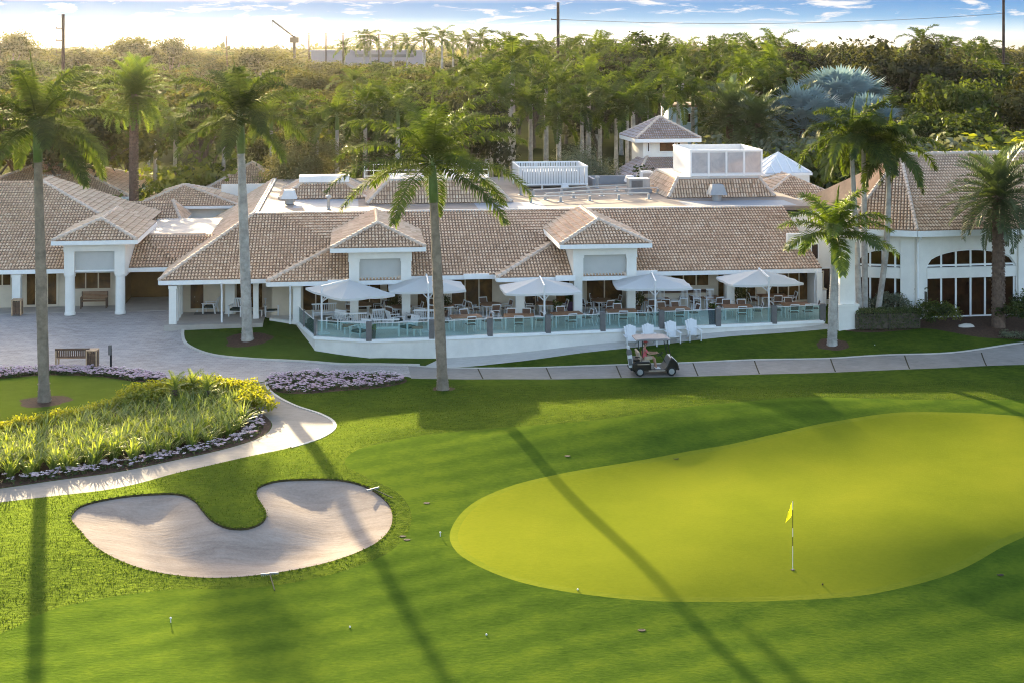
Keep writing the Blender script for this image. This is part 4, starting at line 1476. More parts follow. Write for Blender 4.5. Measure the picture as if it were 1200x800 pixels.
# glass balustrade: posts, panes between them, a top rail
POST_PX = [(368, 396), (432.5, 399.8), (506, 397.3), (574, 394.3), (642, 391.2), (706, 388.3), (775, 385.4), (841, 382.6), (907, 379.8), (968, 376.8)]
bal = thing('glass_balustrade', (0, 0, 0), 'glass balustrade with squat grey posts along the terrace edge', 'railing')
pp = [Tz(347, 376), Tz(357, 385)] + [Tz(x, y) for x, y in POST_PX]
def onedge(q):
    best = None
    for i in range(len(edge) - 1):
        a, b = Vector(edge[i]), Vector(edge[i + 1])
        t = max(0, min(1, (Vector((q.x, q.y)) - a).dot(b - a) / (b - a).length_squared))
        c = a.lerp(b, t)
        dd = (c - Vector((q.x, q.y))).length
        if best is None or dd < best[0]: best = (dd, c)
    return best[1]
pp = [onedge(q) for q in pp]
pp[-1] = pp[-1] - Vector((.1, 0))
for i, c in enumerate(pp):
    w_ = .12 if i < 3 else .3
    mb = MB()
    mb.box((c.x, c.y + .02, TERR_Z + .53), (w_, w_, 1.0), R(4))
    mb.build('post', M['post_grey'], bal, bevel=.01)
for i in range(len(pp) - 1):
    a, b = pp[i], pp[i + 1]
    d = (b - a).normalized() * .17
    mb = MB()
    mb.bar((a.x + d.x, a.y + d.y, TERR_Z + .53), (b.x - d.x, b.y - d.y, TERR_Z + .53), .014, .8)
    mb.build('glass_pane', M['glass'], bal)
    mb = MB()
    mb.bar((a.x + d.x, a.y + d.y, TERR_Z + .95), (b.x - d.x, b.y - d.y, TERR_Z + .95), .035, .03)
    mb.build('top_rail', M['metal_white'], bal)
# ------------------------------------------------------------------ foliage
M['royal'] = leaf_mat('royal_palm_leaf', (0.012, 0.028, 0.007), (0.078, 0.118, 0.026), .44, (2.7, 2.4, .55), .45, .035)
M['royal_lit'] = leaf_mat('sunlit_young_palm_leaf', (0.035, 0.07, 0.012), (0.10, 0.145, 0.022), .45, (2.5, 2.3, .5), .45, .07)  # brighter copy of the royal leaf, with sunlight put into its colour
M['date'] = leaf_mat('date_palm_leaf', (0.025, 0.045, 0.022), (0.085, 0.115, 0.052), .35, (1.9, 1.9, .7), .4, .12)
M['silver'] = leaf_mat('silver_palm_leaf', (0.13, 0.20, 0.23), (0.28, 0.38, 0.42), .2, (1.2, 1.3, 1.1), .45, .1)
M['brown_frond'] = leaf_mat('old_brown_frond', (0.10, 0.065, 0.035), (0.19, 0.13, 0.07), .4, (1.8, 1.5, .9), .6, .04)
M['tree_a'] = leaf_mat('broadleaf_green', (0.008, 0.017, 0.006), (0.072, 0.10, 0.022), .40, (2.4, 2.2, .55), .5, .03)
M['tree_b'] = leaf_mat('broadleaf_olive', (0.011, 0.016, 0.006), (0.08, 0.085, 0.03), .40, (2.3, 2.0, .65), .5, .03)
M['tree_dark'] = leaf_mat('broadleaf_dark', (0.006, 0.009, 0.006), (0.046, 0.052, 0.026), .34, (2.1, 1.9, .7), .5, .03)
M['bush_grey'] = leaf_mat('grey_green_bush', (0.075, 0.09, 0.06), (0.155, 0.17, 0.11), .3, (1.6, 1.5, .8), .5, .08)
M['bush_olive'] = leaf_mat('olive_bush', (0.075, 0.075, 0.032), (0.17, 0.165, 0.075), .35, (1.9, 1.7, .8), .5, .06)
M['bush_yellow'] = leaf_mat('yellow_green_bush', (0.07, 0.10, 0.018), (0.17, 0.19, 0.03), .5, (2.2, 2.0, .5), .5, .06)
M['gold'] = leaf_mat('golden_hedge_leaf', (0.16, 0.19, 0.02), (0.36, 0.36, 0.04), .5, (2.0, 1.8, .4), .5, .06)
M['strap'] = leaf_mat('strap_leaf', (0.085, 0.135, 0.03), (0.27, 0.31, 0.085), .45, (2.1, 2.0, .6), .4, .10)
M['hedge'] = leaf_mat('clipped_hedge_leaf', (0.035, 0.055, 0.018), (0.085, 0.11, 0.035), .3, (1.8, 1.7, .5), .5, .06)
M['petal'] = leaf_mat('lilac_petal', (0.62, 0.46, 0.54), (0.90, 0.80, 0.80), .35, (1.1, 1.0, 1.1), .6, .03)
M['petal_leaf'] = leaf_mat('bedding_leaf', (0.035, 0.06, 0.02), (0.09, 0.12, 0.045), .3, (1.6, 1.5, .6), .5, .05)

def fit(seed): return random.Random(seed)
def quad_leaf(mb, c, d, n, L, W, t):
    """one leaf: a pointed quad of length L along d lying across normal n"""
    s = d.cross(n)
    if s.length < 1e-5: return
    s = s.normalized() * (W / 2)
    mb.t = t
    b = len(mb.v)
    e = c + d * L
    m = c + d * (L * .45)
    mb.v += [tuple(c), tuple(m + s), tuple(e), tuple(m - s)]
    mb.f.append((b, b + 1, b + 2, b + 3))
    mb.mi.append(mb.cur)
    mb.tone.append(t)
def frond(mb, base, az, el, L, droop, n, ll, lw, rg, hang=.35, fwd=.55, bend=.5, segs=2, vee=.25, rach=.03, taper=True, plume=.3):
    """a feather frond: an arching rachis with leaflets down both sides"""
    K = 14
    pts, dirs = [Vector(base)], []
    p = Vector(base)
    for k in range(K):
        s = (k + .5) / K
        e = el - droop * (s ** 1.6)
        d = Vector((math.cos(az) * math.cos(e), math.sin(az) * math.cos(e), math.sin(e)))
        dirs.append(d)
        p = p + d * (L / K)
        pts.append(p.copy())
    mb.t = .35
    mb.tube(pts, [rach * (1 - .8 * i / K) for i in range(K + 1)], 4, False)
    side = Vector((-math.sin(az), math.cos(az), 0))
    tone0 = rg.uniform(.25, .75)
    for i in range(n):
        s = .10 + .88 * (i + rg.random() * .6) / n
        f = s * K
        k = min(K - 1, int(f))
        c = pts[k].lerp(pts[k + 1], f - k)
        d = dirs[k]
        up = side.cross(d).normalized()
        if up.z < 0: up = -up
        env = math.sin(math.pi * min(1, max(.02, (s * .86 + .10)))) ** .55 if taper else 1
        for sg in (-1, 1):
            a = side * sg * (1 - fwd * s * .7) + d * fwd * (.5 + s * .6) + up * (vee + rg.uniform(-plume, plume)) + Vector((0, 0, -hang * rg.uniform(.4, 1.2)))
            a.normalize()
            L1 = ll * env * rg.uniform(.85, 1.1)
            t = min(1, max(0, tone0 + rg.uniform(-.22, .22)))
            if segs == 1:
                quad_leaf(mb, c, a, up, L1, lw, t)
            else:
                m = c + a * (L1 * .5)
                a2 = (a + Vector((0, 0, -bend * rg.uniform(.6, 1.4)))).normalized()
                e = m + a2 * (L1 * .55)
                w = a.cross(up)
                if w.length < 1e-4: continue
                w = w.normalized() * lw / 2
                b = len(mb.v)
                mb.v += [tuple(c - w * .5), tuple(c + w * .5), tuple(m + w), tuple(m - w), tuple(e)]
                mb.f += [(b, b + 1, b + 2, b + 3), (b + 3, b + 2, b + 4)]
                mb.mi += [mb.cur] * 2
                mb.tone += [t, t]
def trunk_mb(h, r0, r1, lean=(0, 0), bulge=0.0, curve=0.0, rings=0, n=12, seed=0):
    rg = fit(seed)
    mb = MB()
    pts, rad = [], []
    K = 26
    for i in range(K + 1):
        s = i / K
        pts.append((lean[0] * s + curve * math.sin(math.pi * s), lean[1] * s, h * s - .15 * (i == 0)))
        r = r0 + (r1 - r0) * s + bulge * math.sin(math.pi * s) ** 2
        r *= 1 + rg.uniform(-.03, .03)
        if s < .06: r *= 1.28 - s * 4.5
        rad.append(r)
    mb.tube(pts, rad, n)
    if rings:
        for i in range(rings):
            s = (i + .5) / rings
            f = s * K
            k = min(K - 1, int(f))
            p = Vector(pts[k]).lerp(Vector(pts[k + 1]), f - k)
            r = rad[k] * 1.03
            mb.tube([p + Vector((0, 0, -.018)), p + Vector((0, 0, .018))], r, n)
    return mb, Vector(pts[-1])
def royal_palm(name, label, h, r0, r1, nf, L, seed, lean=(0, 0), curve=0, shaft=1.5, leaf='royal', n=44, ll=.62, lw=.06, bulge=.03, droopy=1.0, group=None, detail=True, rings=34, spread=(-.45, 1.35), bark='bark_royal'):
    rg = fit(seed)
    o = thing(name, (0, 0, 0), label, 'palm tree', group)
    mb, top = trunk_mb(h, r0, r1, lean, bulge, curve, rings if detail else 0, 12 if detail else 8, seed)
    mb.build('trunk', M[bark], o, smooth=not detail)
    d = Vector((lean[0], lean[1], h)).normalized()
    mb = MB()
    mb.tube([top - d * .1, top + d * shaft * .3, top + d * shaft * .7, top + d * shaft], [r1 * 1.12, r1 * 1.2, r1 * .95, r1 * .55], 10)
    mb.build('crownshaft', M['shaft'], o, smooth=True)
    mb = MB()
    c = top + d * (shaft * .92)
    for i in range(nf):
        s = i / (nf - 1)
        el = spread[1] - (spread[1] - spread[0]) * s ** .85 + rg.uniform(-.1, .1)
        az = i * 2.39996 + rg.uniform(-.2, .2)
        LL = L * (1 - .25 * (1 - s) ** 2 - .1 * s) * rg.uniform(.92, 1.08)
        frond(mb, c + Vector((math.cos(az) * .06, math.sin(az) * .06, -.25 * s)), az, el, LL, droopy * (.95 + .55 * max(0, math.sin(el + .5))) * rg.uniform(.85, 1.2), n, ll, lw, rg, segs=2 if detail else 1, hang=.28 if detail else .35, plume=.5 if detail else .4, rach=.045)
    if detail:
        # the spear leaf
        frond(mb, c, rg.uniform(0, 6), 1.5, L * .62, .15, n // 2, ll * .4, lw, rg, hang=0, fwd=1.6)
    mb.build('crown', M[leaf], o, tone=True)
    return o
def date_palm(name, label, h, r0, r1, nf, L, seed, leaf='date', n=34, ll=.42, lw=.045, group=None, detail=True, trunk='bark_dark'):
    rg = fit(seed)
    o = thing(name, (0, 0, 0), label, 'palm tree', group)
    mb, top = trunk_mb(h, r0, r1, (0, 0), 0, rg.uniform(-.1, .1), 0, 12, seed)
    if detail:
        k = 0
        z = .3
        while z < h:
            a = k * 2.4
            r = r0 + (r1 - r0) * z / h
            mb.box((r * math.cos(a), r * math.sin(a), z), (.14, .20, .12), a, .6)
            z += .035
            k += 1
    mb.build('trunk', M[trunk], o)
    mb = MB()
    for i in range(nf):
        s = i / (nf - 1)
        el = 1.45 - 2.15 * s ** .9 + rg.uniform(-.12, .12)
        az = i * 2.39996 + rg.uniform(-.2, .2)
        frond(mb, top + Vector((0, 0, .1 - .3 * s)), az, el, L * rg.uniform(.85, 1.05), .75 + .5 * rg.random(), n, ll, lw, rg, hang=.12, fwd=.75, segs=1, vee=.45, bend=.2)
    mb.build('crown', M[leaf], o, tone=True)
    return o
def fan_palm(name, label, h, r, nf, L, seed, leaf='silver', group=None):
    rg = fit(seed)
    o = thing(name, (0, 0, 0), label, 'palm tree', group)
    mb, top = trunk_mb(h, r, r * .85, seed=seed)
    mb.build('trunk', M['bark_dark'], o)
    mb = MB()
    for i in range(nf):
        s = i / (nf - 1)
        el = 1.4 - 1.9 * s + rg.uniform(-.15, .15)
        az = i * 2.39996
        d = Vector((math.cos(az) * math.cos(el), math.sin(az) * math.cos(el), math.sin(el)))
        tip = top + d * L * .66
        mb.t = .4
        mb.bar(top, tip, .06)
        side = Vector((-math.sin(az), math.cos(az), 0))
        up = side.cross(d)
        t0 = rg.uniform(.2, .8)
        for k in range(19):
            a = (k - 9) / 9 * 1.9
            e = (d * math.cos(a) + side * math.sin(a) + up * (.25 * abs(math.sin(a))) + Vector((0, 0, -.12))).normalized()
            quad_leaf(mb, tip, e, up, L * .36 * rg.uniform(.85, 1.05), L * .075, min(1, max(0, t0 + rg.uniform(-.2, .2))))
    mb.build('crown', M[leaf], o, tone=True)
    return o
def rnd_dir(rg):
    z = rg.uniform(-1, 1)
    a = rg.uniform(0, 2 * math.pi)
    r = math.sqrt(1 - z * z)
    return Vector((r * math.cos(a), r * math.sin(a), z))
def leaf_cloud(mb, c, rad, n, size, rg, tone=None, flat=.8, up=.35, narrow=.5):
    """leaves on and within a ragged lump"""
    c = Vector(c)
    t0 = tone if tone is not None else rg.uniform(.2, .8)
    for i in range(n):
        d = rnd_dir(rg)
        r = rg.random() ** .45
        p = c + Vector((d.x * rad[0], d.y * rad[1], d.z * rad[2])) * r
        nrm = (d + rnd_dir(rg) * .8 + Vector((0, 0, up))).normalized()
        dd = rnd_dir(rg)
        dd = (dd - nrm * dd.dot(nrm))
        if dd.length < .05: continue
        dd.normalize()
        s = size * rg.uniform(.6, 1.3)
        quad_leaf(mb, p, dd, nrm, s, s * narrow * rg.uniform(.8, 1.3), min(1, max(0, t0 + rg.uniform(-.25, .25))))
def broad_tree(name, label, h, rw, seed, leaf='tree_a', n_cl=26, n_leaf=95, size=.5, base=.32, cat='tree', group=None, trunk=True, clump=.36, up=.35, narrow=.55):
    rg = fit(seed)
    o = thing(name, (0, 0, 0), label, cat, group)
    z0, z1 = h * base, h
    cz, rz_ = (z0 + z1) / 2, (z1 - z0) / 2
    mb = MB()
    cents = []
    for i in range(n_cl):
        d = rnd_dir(rg)
        if d.z < -.5: d.z *= -.6
        r = .35 + .5 * rg.random() ** .5
        q = Vector((d.x * rw * r, d.y * rw * r, cz + d.z * rz_ * r * rg.uniform(.85, 1.1)))
        cents.append(q)
        k = rg.uniform(.7, 1.3) * clump
        leaf_cloud(mb, q, (rw * k, rw * k, min(rw, rz_) * k * .8), n_leaf, size, rg, up=up, narrow=narrow)
    mb.build('crown', M[leaf], o, tone=True)
    if trunk:
        mb = MB()
        r0 = max(.12, h * .022)
        mb.tube([(0, 0, -.2), (rg.uniform(-.2, .2), rg.uniform(-.2, .2), z0 * .6), (rg.uniform(-.3, .3), 0, cz)], [r0 * 1.2, r0, r0 * .6], 8)
        for q in cents[:7]:
            mb.tube([(0, 0, z0 * .75), q * .5 + Vector((0, 0, (z0 + cz) * .22)), q], [r0 * .5, r0 * .3, r0 * .1], 5)
        mb.build('trunk', M['bark_tree'], o)
    return o
def by_px(px, Y): return (px - 600) * Y / F
def z_at(py, Y): return H - (py - 50) * Y / F

# ---------------------------------------------- the palms in front
def plant(o, pxy=None, XY=None, rz=0, z=None):
    if pxy: p = T(*pxy)
    else: p = Vector((XY[0], XY[1], zt(XY[0], XY[1])))
    o.location = p if z is None else (p.x, p.y, z)
    o.rotation_euler = (0, 0, rz)
    return o
p = T(519, 456)
hgt = z_at(235, p.y) - p.z
plant(royal_palm('royal_palm', 'tall royal palm with stout grey trunk standing alone at the lawn edge before the terrace', hgt, .26, .20, 20, 6.2, 21, lean=(-.45, 0), shaft=2.2, n=130, ll=.80, lw=.065, droopy=.78, spread=(-.3, 1.3), bark='bark_brown'), (519, 456))
p = T(290, 398)
hgt = z_at(178, p.y) - p.z
plant(royal_palm('royal_palm', 'tall royal palm with pale smooth trunk in the mulch ring beside the clubhouse porch', hgt, .29, .21, 19, 5.2, 32, lean=(-.35, 0), shaft=2.3, n=130, ll=.72, lw=.07, droopy=.88, spread=(-.15, 1.4)), (290, 398))
p = T(52, 470)
hgt = z_at(188, p.y) - p.z
plant(royal_palm('royal_palm', 'leftmost royal palm with grey trunk on the small lawn by the driveway', hgt, .26, .19, 19, 5.4, 43, lean=(-.3, 0), shaft=2.0, n=130, ll=.74, lw=.07, droopy=.88, spread=(-.35, 1.4), bark='bark_brown'), (52, 470))
p = T(975, 405)
hgt = z_at(308, p.y) - p.z
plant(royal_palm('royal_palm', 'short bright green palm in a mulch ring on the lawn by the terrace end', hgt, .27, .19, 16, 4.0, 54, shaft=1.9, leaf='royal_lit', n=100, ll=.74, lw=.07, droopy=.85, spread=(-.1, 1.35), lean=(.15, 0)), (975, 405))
for (bx, by, ty, tx, L, sd_, lab, cv) in ((1008, 378, 176, 998, 3.9, 61, 'left and straightest of three slim palms rising from the hedge beside the hall', 0),
                                 (1014, 376, 172, 1012, 3.9, 62, 'middle of three slim palms rising from the hedge beside the hall', 0),
                                 (1027, 376, 186, 1041, 3.7, 63, 'curved right one of three slim palms rising from the hedge beside the hall', .25)):
    p = T(bx, by)
    hgt = z_at(ty, p.y) - p.z
    plant(royal_palm('slim_palm', lab, hgt, .17, .12, 14, L, sd_, lean=((tx - bx) * p.y / F, 0), curve=cv, shaft=.9, n=80, ll=.66, lw=.085, droopy=1.15, group='slim palms beside the hall', spread=(-.5, 1.3)), (bx, by))
p = T(1170, 381)
hgt = z_at(228, p.y) - p.z
plant(date_palm('date_palm', 'date palm with shaggy brown trunk and full grey green crown before the arched windows', hgt, .33, .27, 80, 3.5, 71, n=46, ll=.52, lw=.075), (1170, 383))
# the date palm behind the entrance wing
Y = 103.0
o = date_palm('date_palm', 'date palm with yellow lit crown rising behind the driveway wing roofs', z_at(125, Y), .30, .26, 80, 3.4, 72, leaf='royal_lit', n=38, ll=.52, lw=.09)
o.location = (by_px(157, Y), Y, .9)

# ---------------------------------------------- background palms and trees
Pbg = {}
Pbg['royal'] = [Proto(royal_palm('royal_palm', 'x', 10.5, .26, .17, 13, 4.8, 80 + k, shaft=1.6, n=60, ll=.75, lw=.13, detail=False, droopy=1.05, spread=(-.5, 1.35))) for k in range(4)]
Pbg['date'] = [Proto(date_palm('date_palm', 'x', 6.5, .28, .24, 52, 3.2, 90 + k, n=20, ll=.6, lw=.16, detail=False)) for k in range(2)]
Pbg['silver'] = [Proto(fan_palm('silver_palm', 'x', 5.0, .28, 64, 3.3, 97 + k)) for k in range(2)]
Pbg['green'] = [Proto(broad_tree('broadleaf_tree', 'x', 10, 4.6, 100 + k, 'tree_a', n_leaf=190, size=.42)) for k in range(4)]
Pbg['olive'] = [Proto(broad_tree('broadleaf_tree', 'x', 10, 4.8, 110 + k, 'tree_b', n_leaf=190, size=.42)) for k in range(4)]
Pbg['dark'] = [Proto(broad_tree('broadleaf_tree', 'x', 10, 4.4, 120 + k, 'tree_dark', n_leaf=190, size=.40)) for k in range(3)]
rgp = random.Random(5)
def bg(kind, px, pytop, Y, label, group=None, href=None, wide=1.0, base=.95):
    """a background plant whose top shows at pytop"""
    ps = Pbg[kind]
    pr = ps[rgp.randrange(len(ps))]
    top = z_at(pytop, Y) - base
    h0 = {'royal': 14.3, 'date': 9.0, 'silver': 9.2}.get(kind, 10.2)
    s = max(.35, top / h0)
    return pr.put((by_px(px, Y), Y, base), rgp.uniform(0, 6.28), label, group, (s * wide, s * wide, s))
GP = 'royal palms crowding behind the tower'
# (px of the trunk, py of the top, distance)
for i, (px, pt, Y, s) in enumerate([(601, 38, 140, 1), (575, 66, 132, 1), (640, 58, 150, 1), (655, 72, 137, 1), (622, 96, 128, 1), (548, 62, 150, 1), (528, 78, 138, 1), (690, 62, 142, 1), (703, 84, 133, 1), (722, 92, 129, 1), (742, 66, 146, 1), (758, 84, 131, 1), (778, 62, 150, 1), (795, 72, 136, 1), (812, 84, 143, 1), (735, 98, 127, 1), (682, 96, 126, 1), (655, 110, 125, 1), (590, 88, 128, 1), (560, 92, 126, 1)]):
    bg('royal', px, pt, Y, 'tall royal palm in the dense stand behind the small tower', GP)
for i, (px, pt, Y) in enumerate([(872, 52, 160), (887, 60, 150), (905, 48, 170), (896, 78, 146), (918, 66, 155), (868, 84, 148)]):
    bg('royal', px, pt, Y, 'royal palm in the group right of the tower beside the grey date palms', 'royal palms right of the tower')
for i, (px, pt, Y) in enumerate([(395, 104, 114), (345, 100, 124), (428, 92, 116), (466, 98, 112), (372, 122, 117), (318, 108, 118), (452, 90, 119)]):
    bg('royal', px, pt, Y, 'palm with drooping fronds among the trees behind the left mansard', 'palms behind the left mansard')
for i, (px, pt, Y) in enumerate([(62, 118, 114), (96, 128, 112), (120, 132, 110), (205, 122, 120), (262, 126, 118), (182, 118, 116)]):
    bg('royal', px, pt, Y, 'hazy palm rising behind the entrance wing roofs', 'palms behind the entrance wing')
for (px, pt, Y, lab) in ((430, 118, 118, 'date palm with arching fronds before the dark trees behind the mansard railing'), (855, 94, 140, 'grey green date palm nearest the tower at its right'), (888, 106, 136, 'grey green date palm between two others right of the tower'), (930, 98, 143, 'grey green date palm below the silver palms'), (500, 128, 116, 'low date palm behind the central palm trunk')):
    bg('date', px, pt, Y, lab, 'date palms in the background')
for (px, pt, Y, lab, wd) in ((985, 57, 150, 'largest silver blue fan palm in the trees at right', 1.25), (942, 80, 142, 'smaller silver blue fan palm at the left of the silver pair', 1.1), (1018, 92, 140, 'low silver blue fan palm at the right of the silver group', .9)):
    bg('silver', px, pt, Y, lab, 'silver fan palms', wide=wd)
for (px, pt, Y, wd, kd, lab) in ((35, 92, 113, 1.25, 'olive', 'wide hazy olive tree behind the leftmost palm trunk'), (88, 100, 110, 1.1, 'olive', 'hazy olive tree left of the date palm behind the wing'), (508, 92, 126, 1.0, 'dark', 'dark rounded tree behind the central palm crown'), (545, 100, 122, .9, 'dark', 'dark tree just right of the central palm crown'), (470, 108, 124, .9, 'dark', 'dark tree just left of the central palm crown'), (240, 96, 132, 1.0, 'olive', 'hazy olive tree behind the pale trunked palm'), (1050, 40, 172, 1.15, 'dark', 'big dark brown green tree right of the silver palms'), (1095, 52, 180, 1.0, 'dark', 'dark tall tree just right of the largest dark tree'), (1112, 76, 150, .85, 'green', 'rounded green tree before the pale wall at right'), (1020, 44, 185, .95, 'dark', 'dark tree crown rising behind the silver palms'), (1165, 60, 190, 1.0, 'green', 'green tree beneath the right utility pole'), (955, 48, 200, 1.0, 'dark', 'dark tree behind the silver palms to their left'), (745, 34, 230, 1.1, 'green', 'rounded tree crown peaking on the skyline above the royal palms')):
    bg(kd, px, pt, Y, lab, wide=wd)
bush_a = broad_tree('round_tree', 'large olive round bush behind the left mansard', 9.0, 4.1, 131, 'bush_olive', 60, 260, .24, base=.05, cat='bush', clump=.30, narrow=.4)
bush_a.location = (by_px(357, 113), 113, .9)
bush_a.scale = (1, 1, (z_at(148, 113) - .9) / 9.3)
bush_b = broad_tree('round_bush', 'grey green feathery bush behind the louvred roof enclosure', 7.0, 4.0, 132, 'bush_grey', 60, 260, .24, base=.0, cat='bush', clump=.30, narrow=.25)
bush_b.location = (by_px(680, 118), 118, .9)
bush_b.scale = (1, .9, (z_at(158, 118) - .9) / 7.3)
# low bushes and hedges beyond the roofs
Pbush = {k: [Proto(broad_tree('rounded_bush', 'x', 4.2, 2.8, 140 + 3 * i + j, k, 16, 100, .36, base=.0, cat='bush', trunk=False, clump=.42)) for j in range(2)] for i, k in enumerate(('bush_yellow', 'bush_grey', 'tree_a'))}
def bush(kind, px, pytop, Y, label, wide=1.0, group=None, base=.9, thin=1.0):
    pr = Pbush[kind][rgp.randrange(2)]
    s = (z_at(pytop, Y) - base) / 4.5
    return pr.put((by_px(px, Y), Y, base), rgp.uniform(0, 6), label, group, (s * wide, s * wide * thin, s))
for i, (px, pt, Y, kd, wd) in enumerate([(835, 152, 128, 'bush_grey', 1.2), (868, 158, 124, 'tree_a', 1.0), (900, 148, 126, 'bush_yellow', 1.2), (935, 146, 130, 'bush_grey', 1.1), (820, 165, 122, 'tree_a', .9), (975, 152, 124, 'tree_a', 1.0)]):
    bush(kd, px, pt, Y, 'dense bush in the hedge row behind the screen box and pyramid skylight', wd, 'hedge row bushes behind the pyramid skylight')
for i, (px, pt, Y, kd, wd) in enumerate([(1010, 142, 122, 'tree_a', 1.0), (1045, 150, 118, 'bush_yellow', 1.0), (1080, 140, 122, 'bush_grey', 1.0), (1115, 146, 118, 'bush_yellow', 1.1), (1150, 138, 124, 'bush_yellow', 1.1), (1185, 144, 120, 'bush_yellow', 1.2), (1220, 140, 122, 'tree_a', 1.0), (1135, 132, 132, 'tree_a', 1.0), (1180, 130, 136, 'bush_yellow', 1.0)]):
    bush(kd, px, pt, Y, 'yellow green bush behind the dining hall roof', wd, 'bushes behind the dining hall roof')
for i, (px, pt, Y, kd, wd) in enumerate([(125, 205, 107, 'bush_yellow', .8), (150, 214, 104.6, 'bush_yellow', .6), (172, 208, 108, 'tree_a', .8), (235, 170, 119, 'bush_yellow', 1.1), (205, 178, 117, 'bush_yellow', 1.0), (262, 165, 121, 'tree_a', 1.0)]):
    bush(kd, px, pt, Y, 'leafy shrub in the courtyard behind the driveway wing', wd, 'courtyard shrubs')
bush('tree_a', 186, 263, 94.0, 'dark shrub poking over the connecting roof by the driveway', .7, base=3.6)
bush('bush_yellow', 212, 270, 93.5, 'pale low shrub beside the dark one over the connecting roof', .6, base=3.8)
bush('tree_a', 757, 190, 109.5, 'green bush in front of the tower roof', .9, base=3.5)
# woods beyond, tree by tree
zones = [(0, 300, 'in the golden haze at left'), (300, 620, 'in the hazy middle distance'), (620, 900, 'behind the stand of royal palms'), (900, 1200, 'in the dark woods at right')]
def zone(px):
    for a, b, t in zones:
        if px < b: return t
    return zones[-1][2]
for (Ya, Yb, n, pt0, pt1) in ((124, 150, 20, 108, 160), (150, 185, 30, 76, 128), (185, 240, 38, 60, 100), (240, 330, 44, 56, 78), (330, 470, 46, 51, 66), (470, 680, 46, 47, 57)):
    for i in range(n):
        px = -60 + 1330 * (i + rgp.uniform(.1, .9)) / n
        Y = rgp.uniform(Ya, Yb)
        t = rgp.random()
        pt = pt0 + (pt1 - pt0) * rgp.random()
        if px > 850 and px < 980 and Y < 150: continue
        if 560 < px < 850 and Y < 178: continue
        if px < 330: pt += 10 * (Y < 330)
        if 330 < px < 620 and Y > 200: pt += 9
        if Y > 330: pt += 4
        if px > 640: pt -= 6 * (150 < Y < 330)
        kind = ('olive' if t < .6 else 'green') if px < 600 else ('green' if t < .45 else ('dark' if t < .8 else 'olive'))
        if rgp.random() < .2 and Y < 350: kind = 'royal'
        top = z_at(pt, Y)
        if top < 4.5: pt = 50 + (H - 6.5 - rgp.uniform(0, 2)) * F / Y
        lab = ('palm' if kind == 'royal' else 'bushy tree') + (' near the back of the roofs ' if Y < 150 else (' farther off ' if Y < 330 else ' near the skyline ')) + zone(px)
        bg(kind, px, pt, Y, lab, 'woods ' + zone(px), wide=rgp.uniform(.95, 1.35) * (1.0 if Y < 330 else 1.35))
# palms on the skyline
for (px, pt, Y) in ((598, 33, 190), (622, 44, 210), (640, 40, 230), (700, 36, 215), (728, 42, 200), (776, 38, 225), (800, 44, 205), (835, 42, 215), (858, 40, 230), (882, 36, 200), (908, 34, 215), (930, 46, 205), (575, 46, 215)):
    bg('royal', px, pt, Y, 'tall palm breaking the skyline beyond the royal palm stand', 'palms breaking the skyline beyond the tower')
for (px, pt) in ((427, 33), (434, 34), (461, 38), (477, 37), (497, 31), (518, 30), (531, 38), (548, 36), (563, 31), (404, 44)):
    Y = 430 + rgp.uniform(-20, 40)
    bg('royal', px, pt, Y, 'small dark palm standing out against the pale sky over the far warehouse', 'palms on the skyline', wide=1.1)
for (px, pt, Y) in ((1080, 28, 260), (1110, 38, 250), (1135, 42, 240), (1155, 42, 255), (845, 38, 330), (672, 38, 300), (705, 40, 290), (688, 42, 310), (665, 40, 280)):
    bg('royal', px, pt, Y, 'dark palm crown showing above the woods on the right skyline', 'palms on the right skyline')
for (px, pt, Y) in ((15, 35, 420), (150, 36, 420), (200, 42, 420)):
    bg('olive', px, pt, Y, 'open crowned tree standing above the hazy left skyline', 'trees on the left skyline')
# the last of the woods: a mass no one could count
mb = MB()
rgf = random.Random(77)
for i in range(900):
    Y = rgf.uniform(700, 1500)
    x = by_px(rgf.uniform(-120, 1320), Y)
    hh = rgf.uniform(9.5, 13.5) + (2.5 if x > 0 and Y < 900 else 0)
    leaf_cloud(mb, (x, Y, hh * .6), (rgf.uniform(9, 16), 7, hh * .45), 34, 5.0, rgf)
tag(mb.build('far_woods', M['tree_b'], tone=True), kind='stuff')

# ---------------------------------------------- beds in front
def strap_proto(seed, n, L, w):
    rg = fit(seed)
    o = thing('strap_leaf_plant', (0, 0, 0), 'x', 'plant')
    mb = MB()
    for i in range(n):
        az = rg.uniform(0, 6.28)
        el = rg.uniform(.75, 1.45)
        l = L * rg.uniform(.7, 1.15)
        p = Vector((rg.uniform(-.09, .09), rg.uniform(-.09, .09), 0))
        t = rg.uniform(0, 1)
        s = Vector((-math.sin(az), math.cos(az), 0)) * w / 2
        b = len(mb.v)
        K = 4
        for k in range(K + 1):
            ww = s * (1 - (k / K) ** 2 * .9)
            mb.v += [tuple(p - ww), tuple(p + ww)]
            e = el - 1.1 * (k / K) ** 2
            p = p + Vector((math.cos(az) * math.cos(e), math.sin(az) * math.cos(e), math.sin(e))) * (l / K)
        for k in range(K):
            mb.f.append((b + 2 * k, b + 2 * k + 1, b + 2 * k + 3, b + 2 * k + 2))
            mb.mi.append(0)
            mb.tone.append(t)
    mb.build('leaves', M['strap'], o, tone=True)
    return o
PS = [Proto(strap_proto(200 + k, 40, 1.12, .085)) for k in range(4)]
rgb_ = random.Random(9)
bedp = np.array(REG['bed'])
cnt = 0
def in_bed(x, y, m, reg='bed'):
    b = np.array(REG[reg])
    return bool(inside(b, np.array([x]), np.array([y]))[0]) and dist_to(b, np.array([x]), np.array([y]))[0] > m
yb0, yb1 = bedp[:, 1].min(), bedp[:, 1].max()
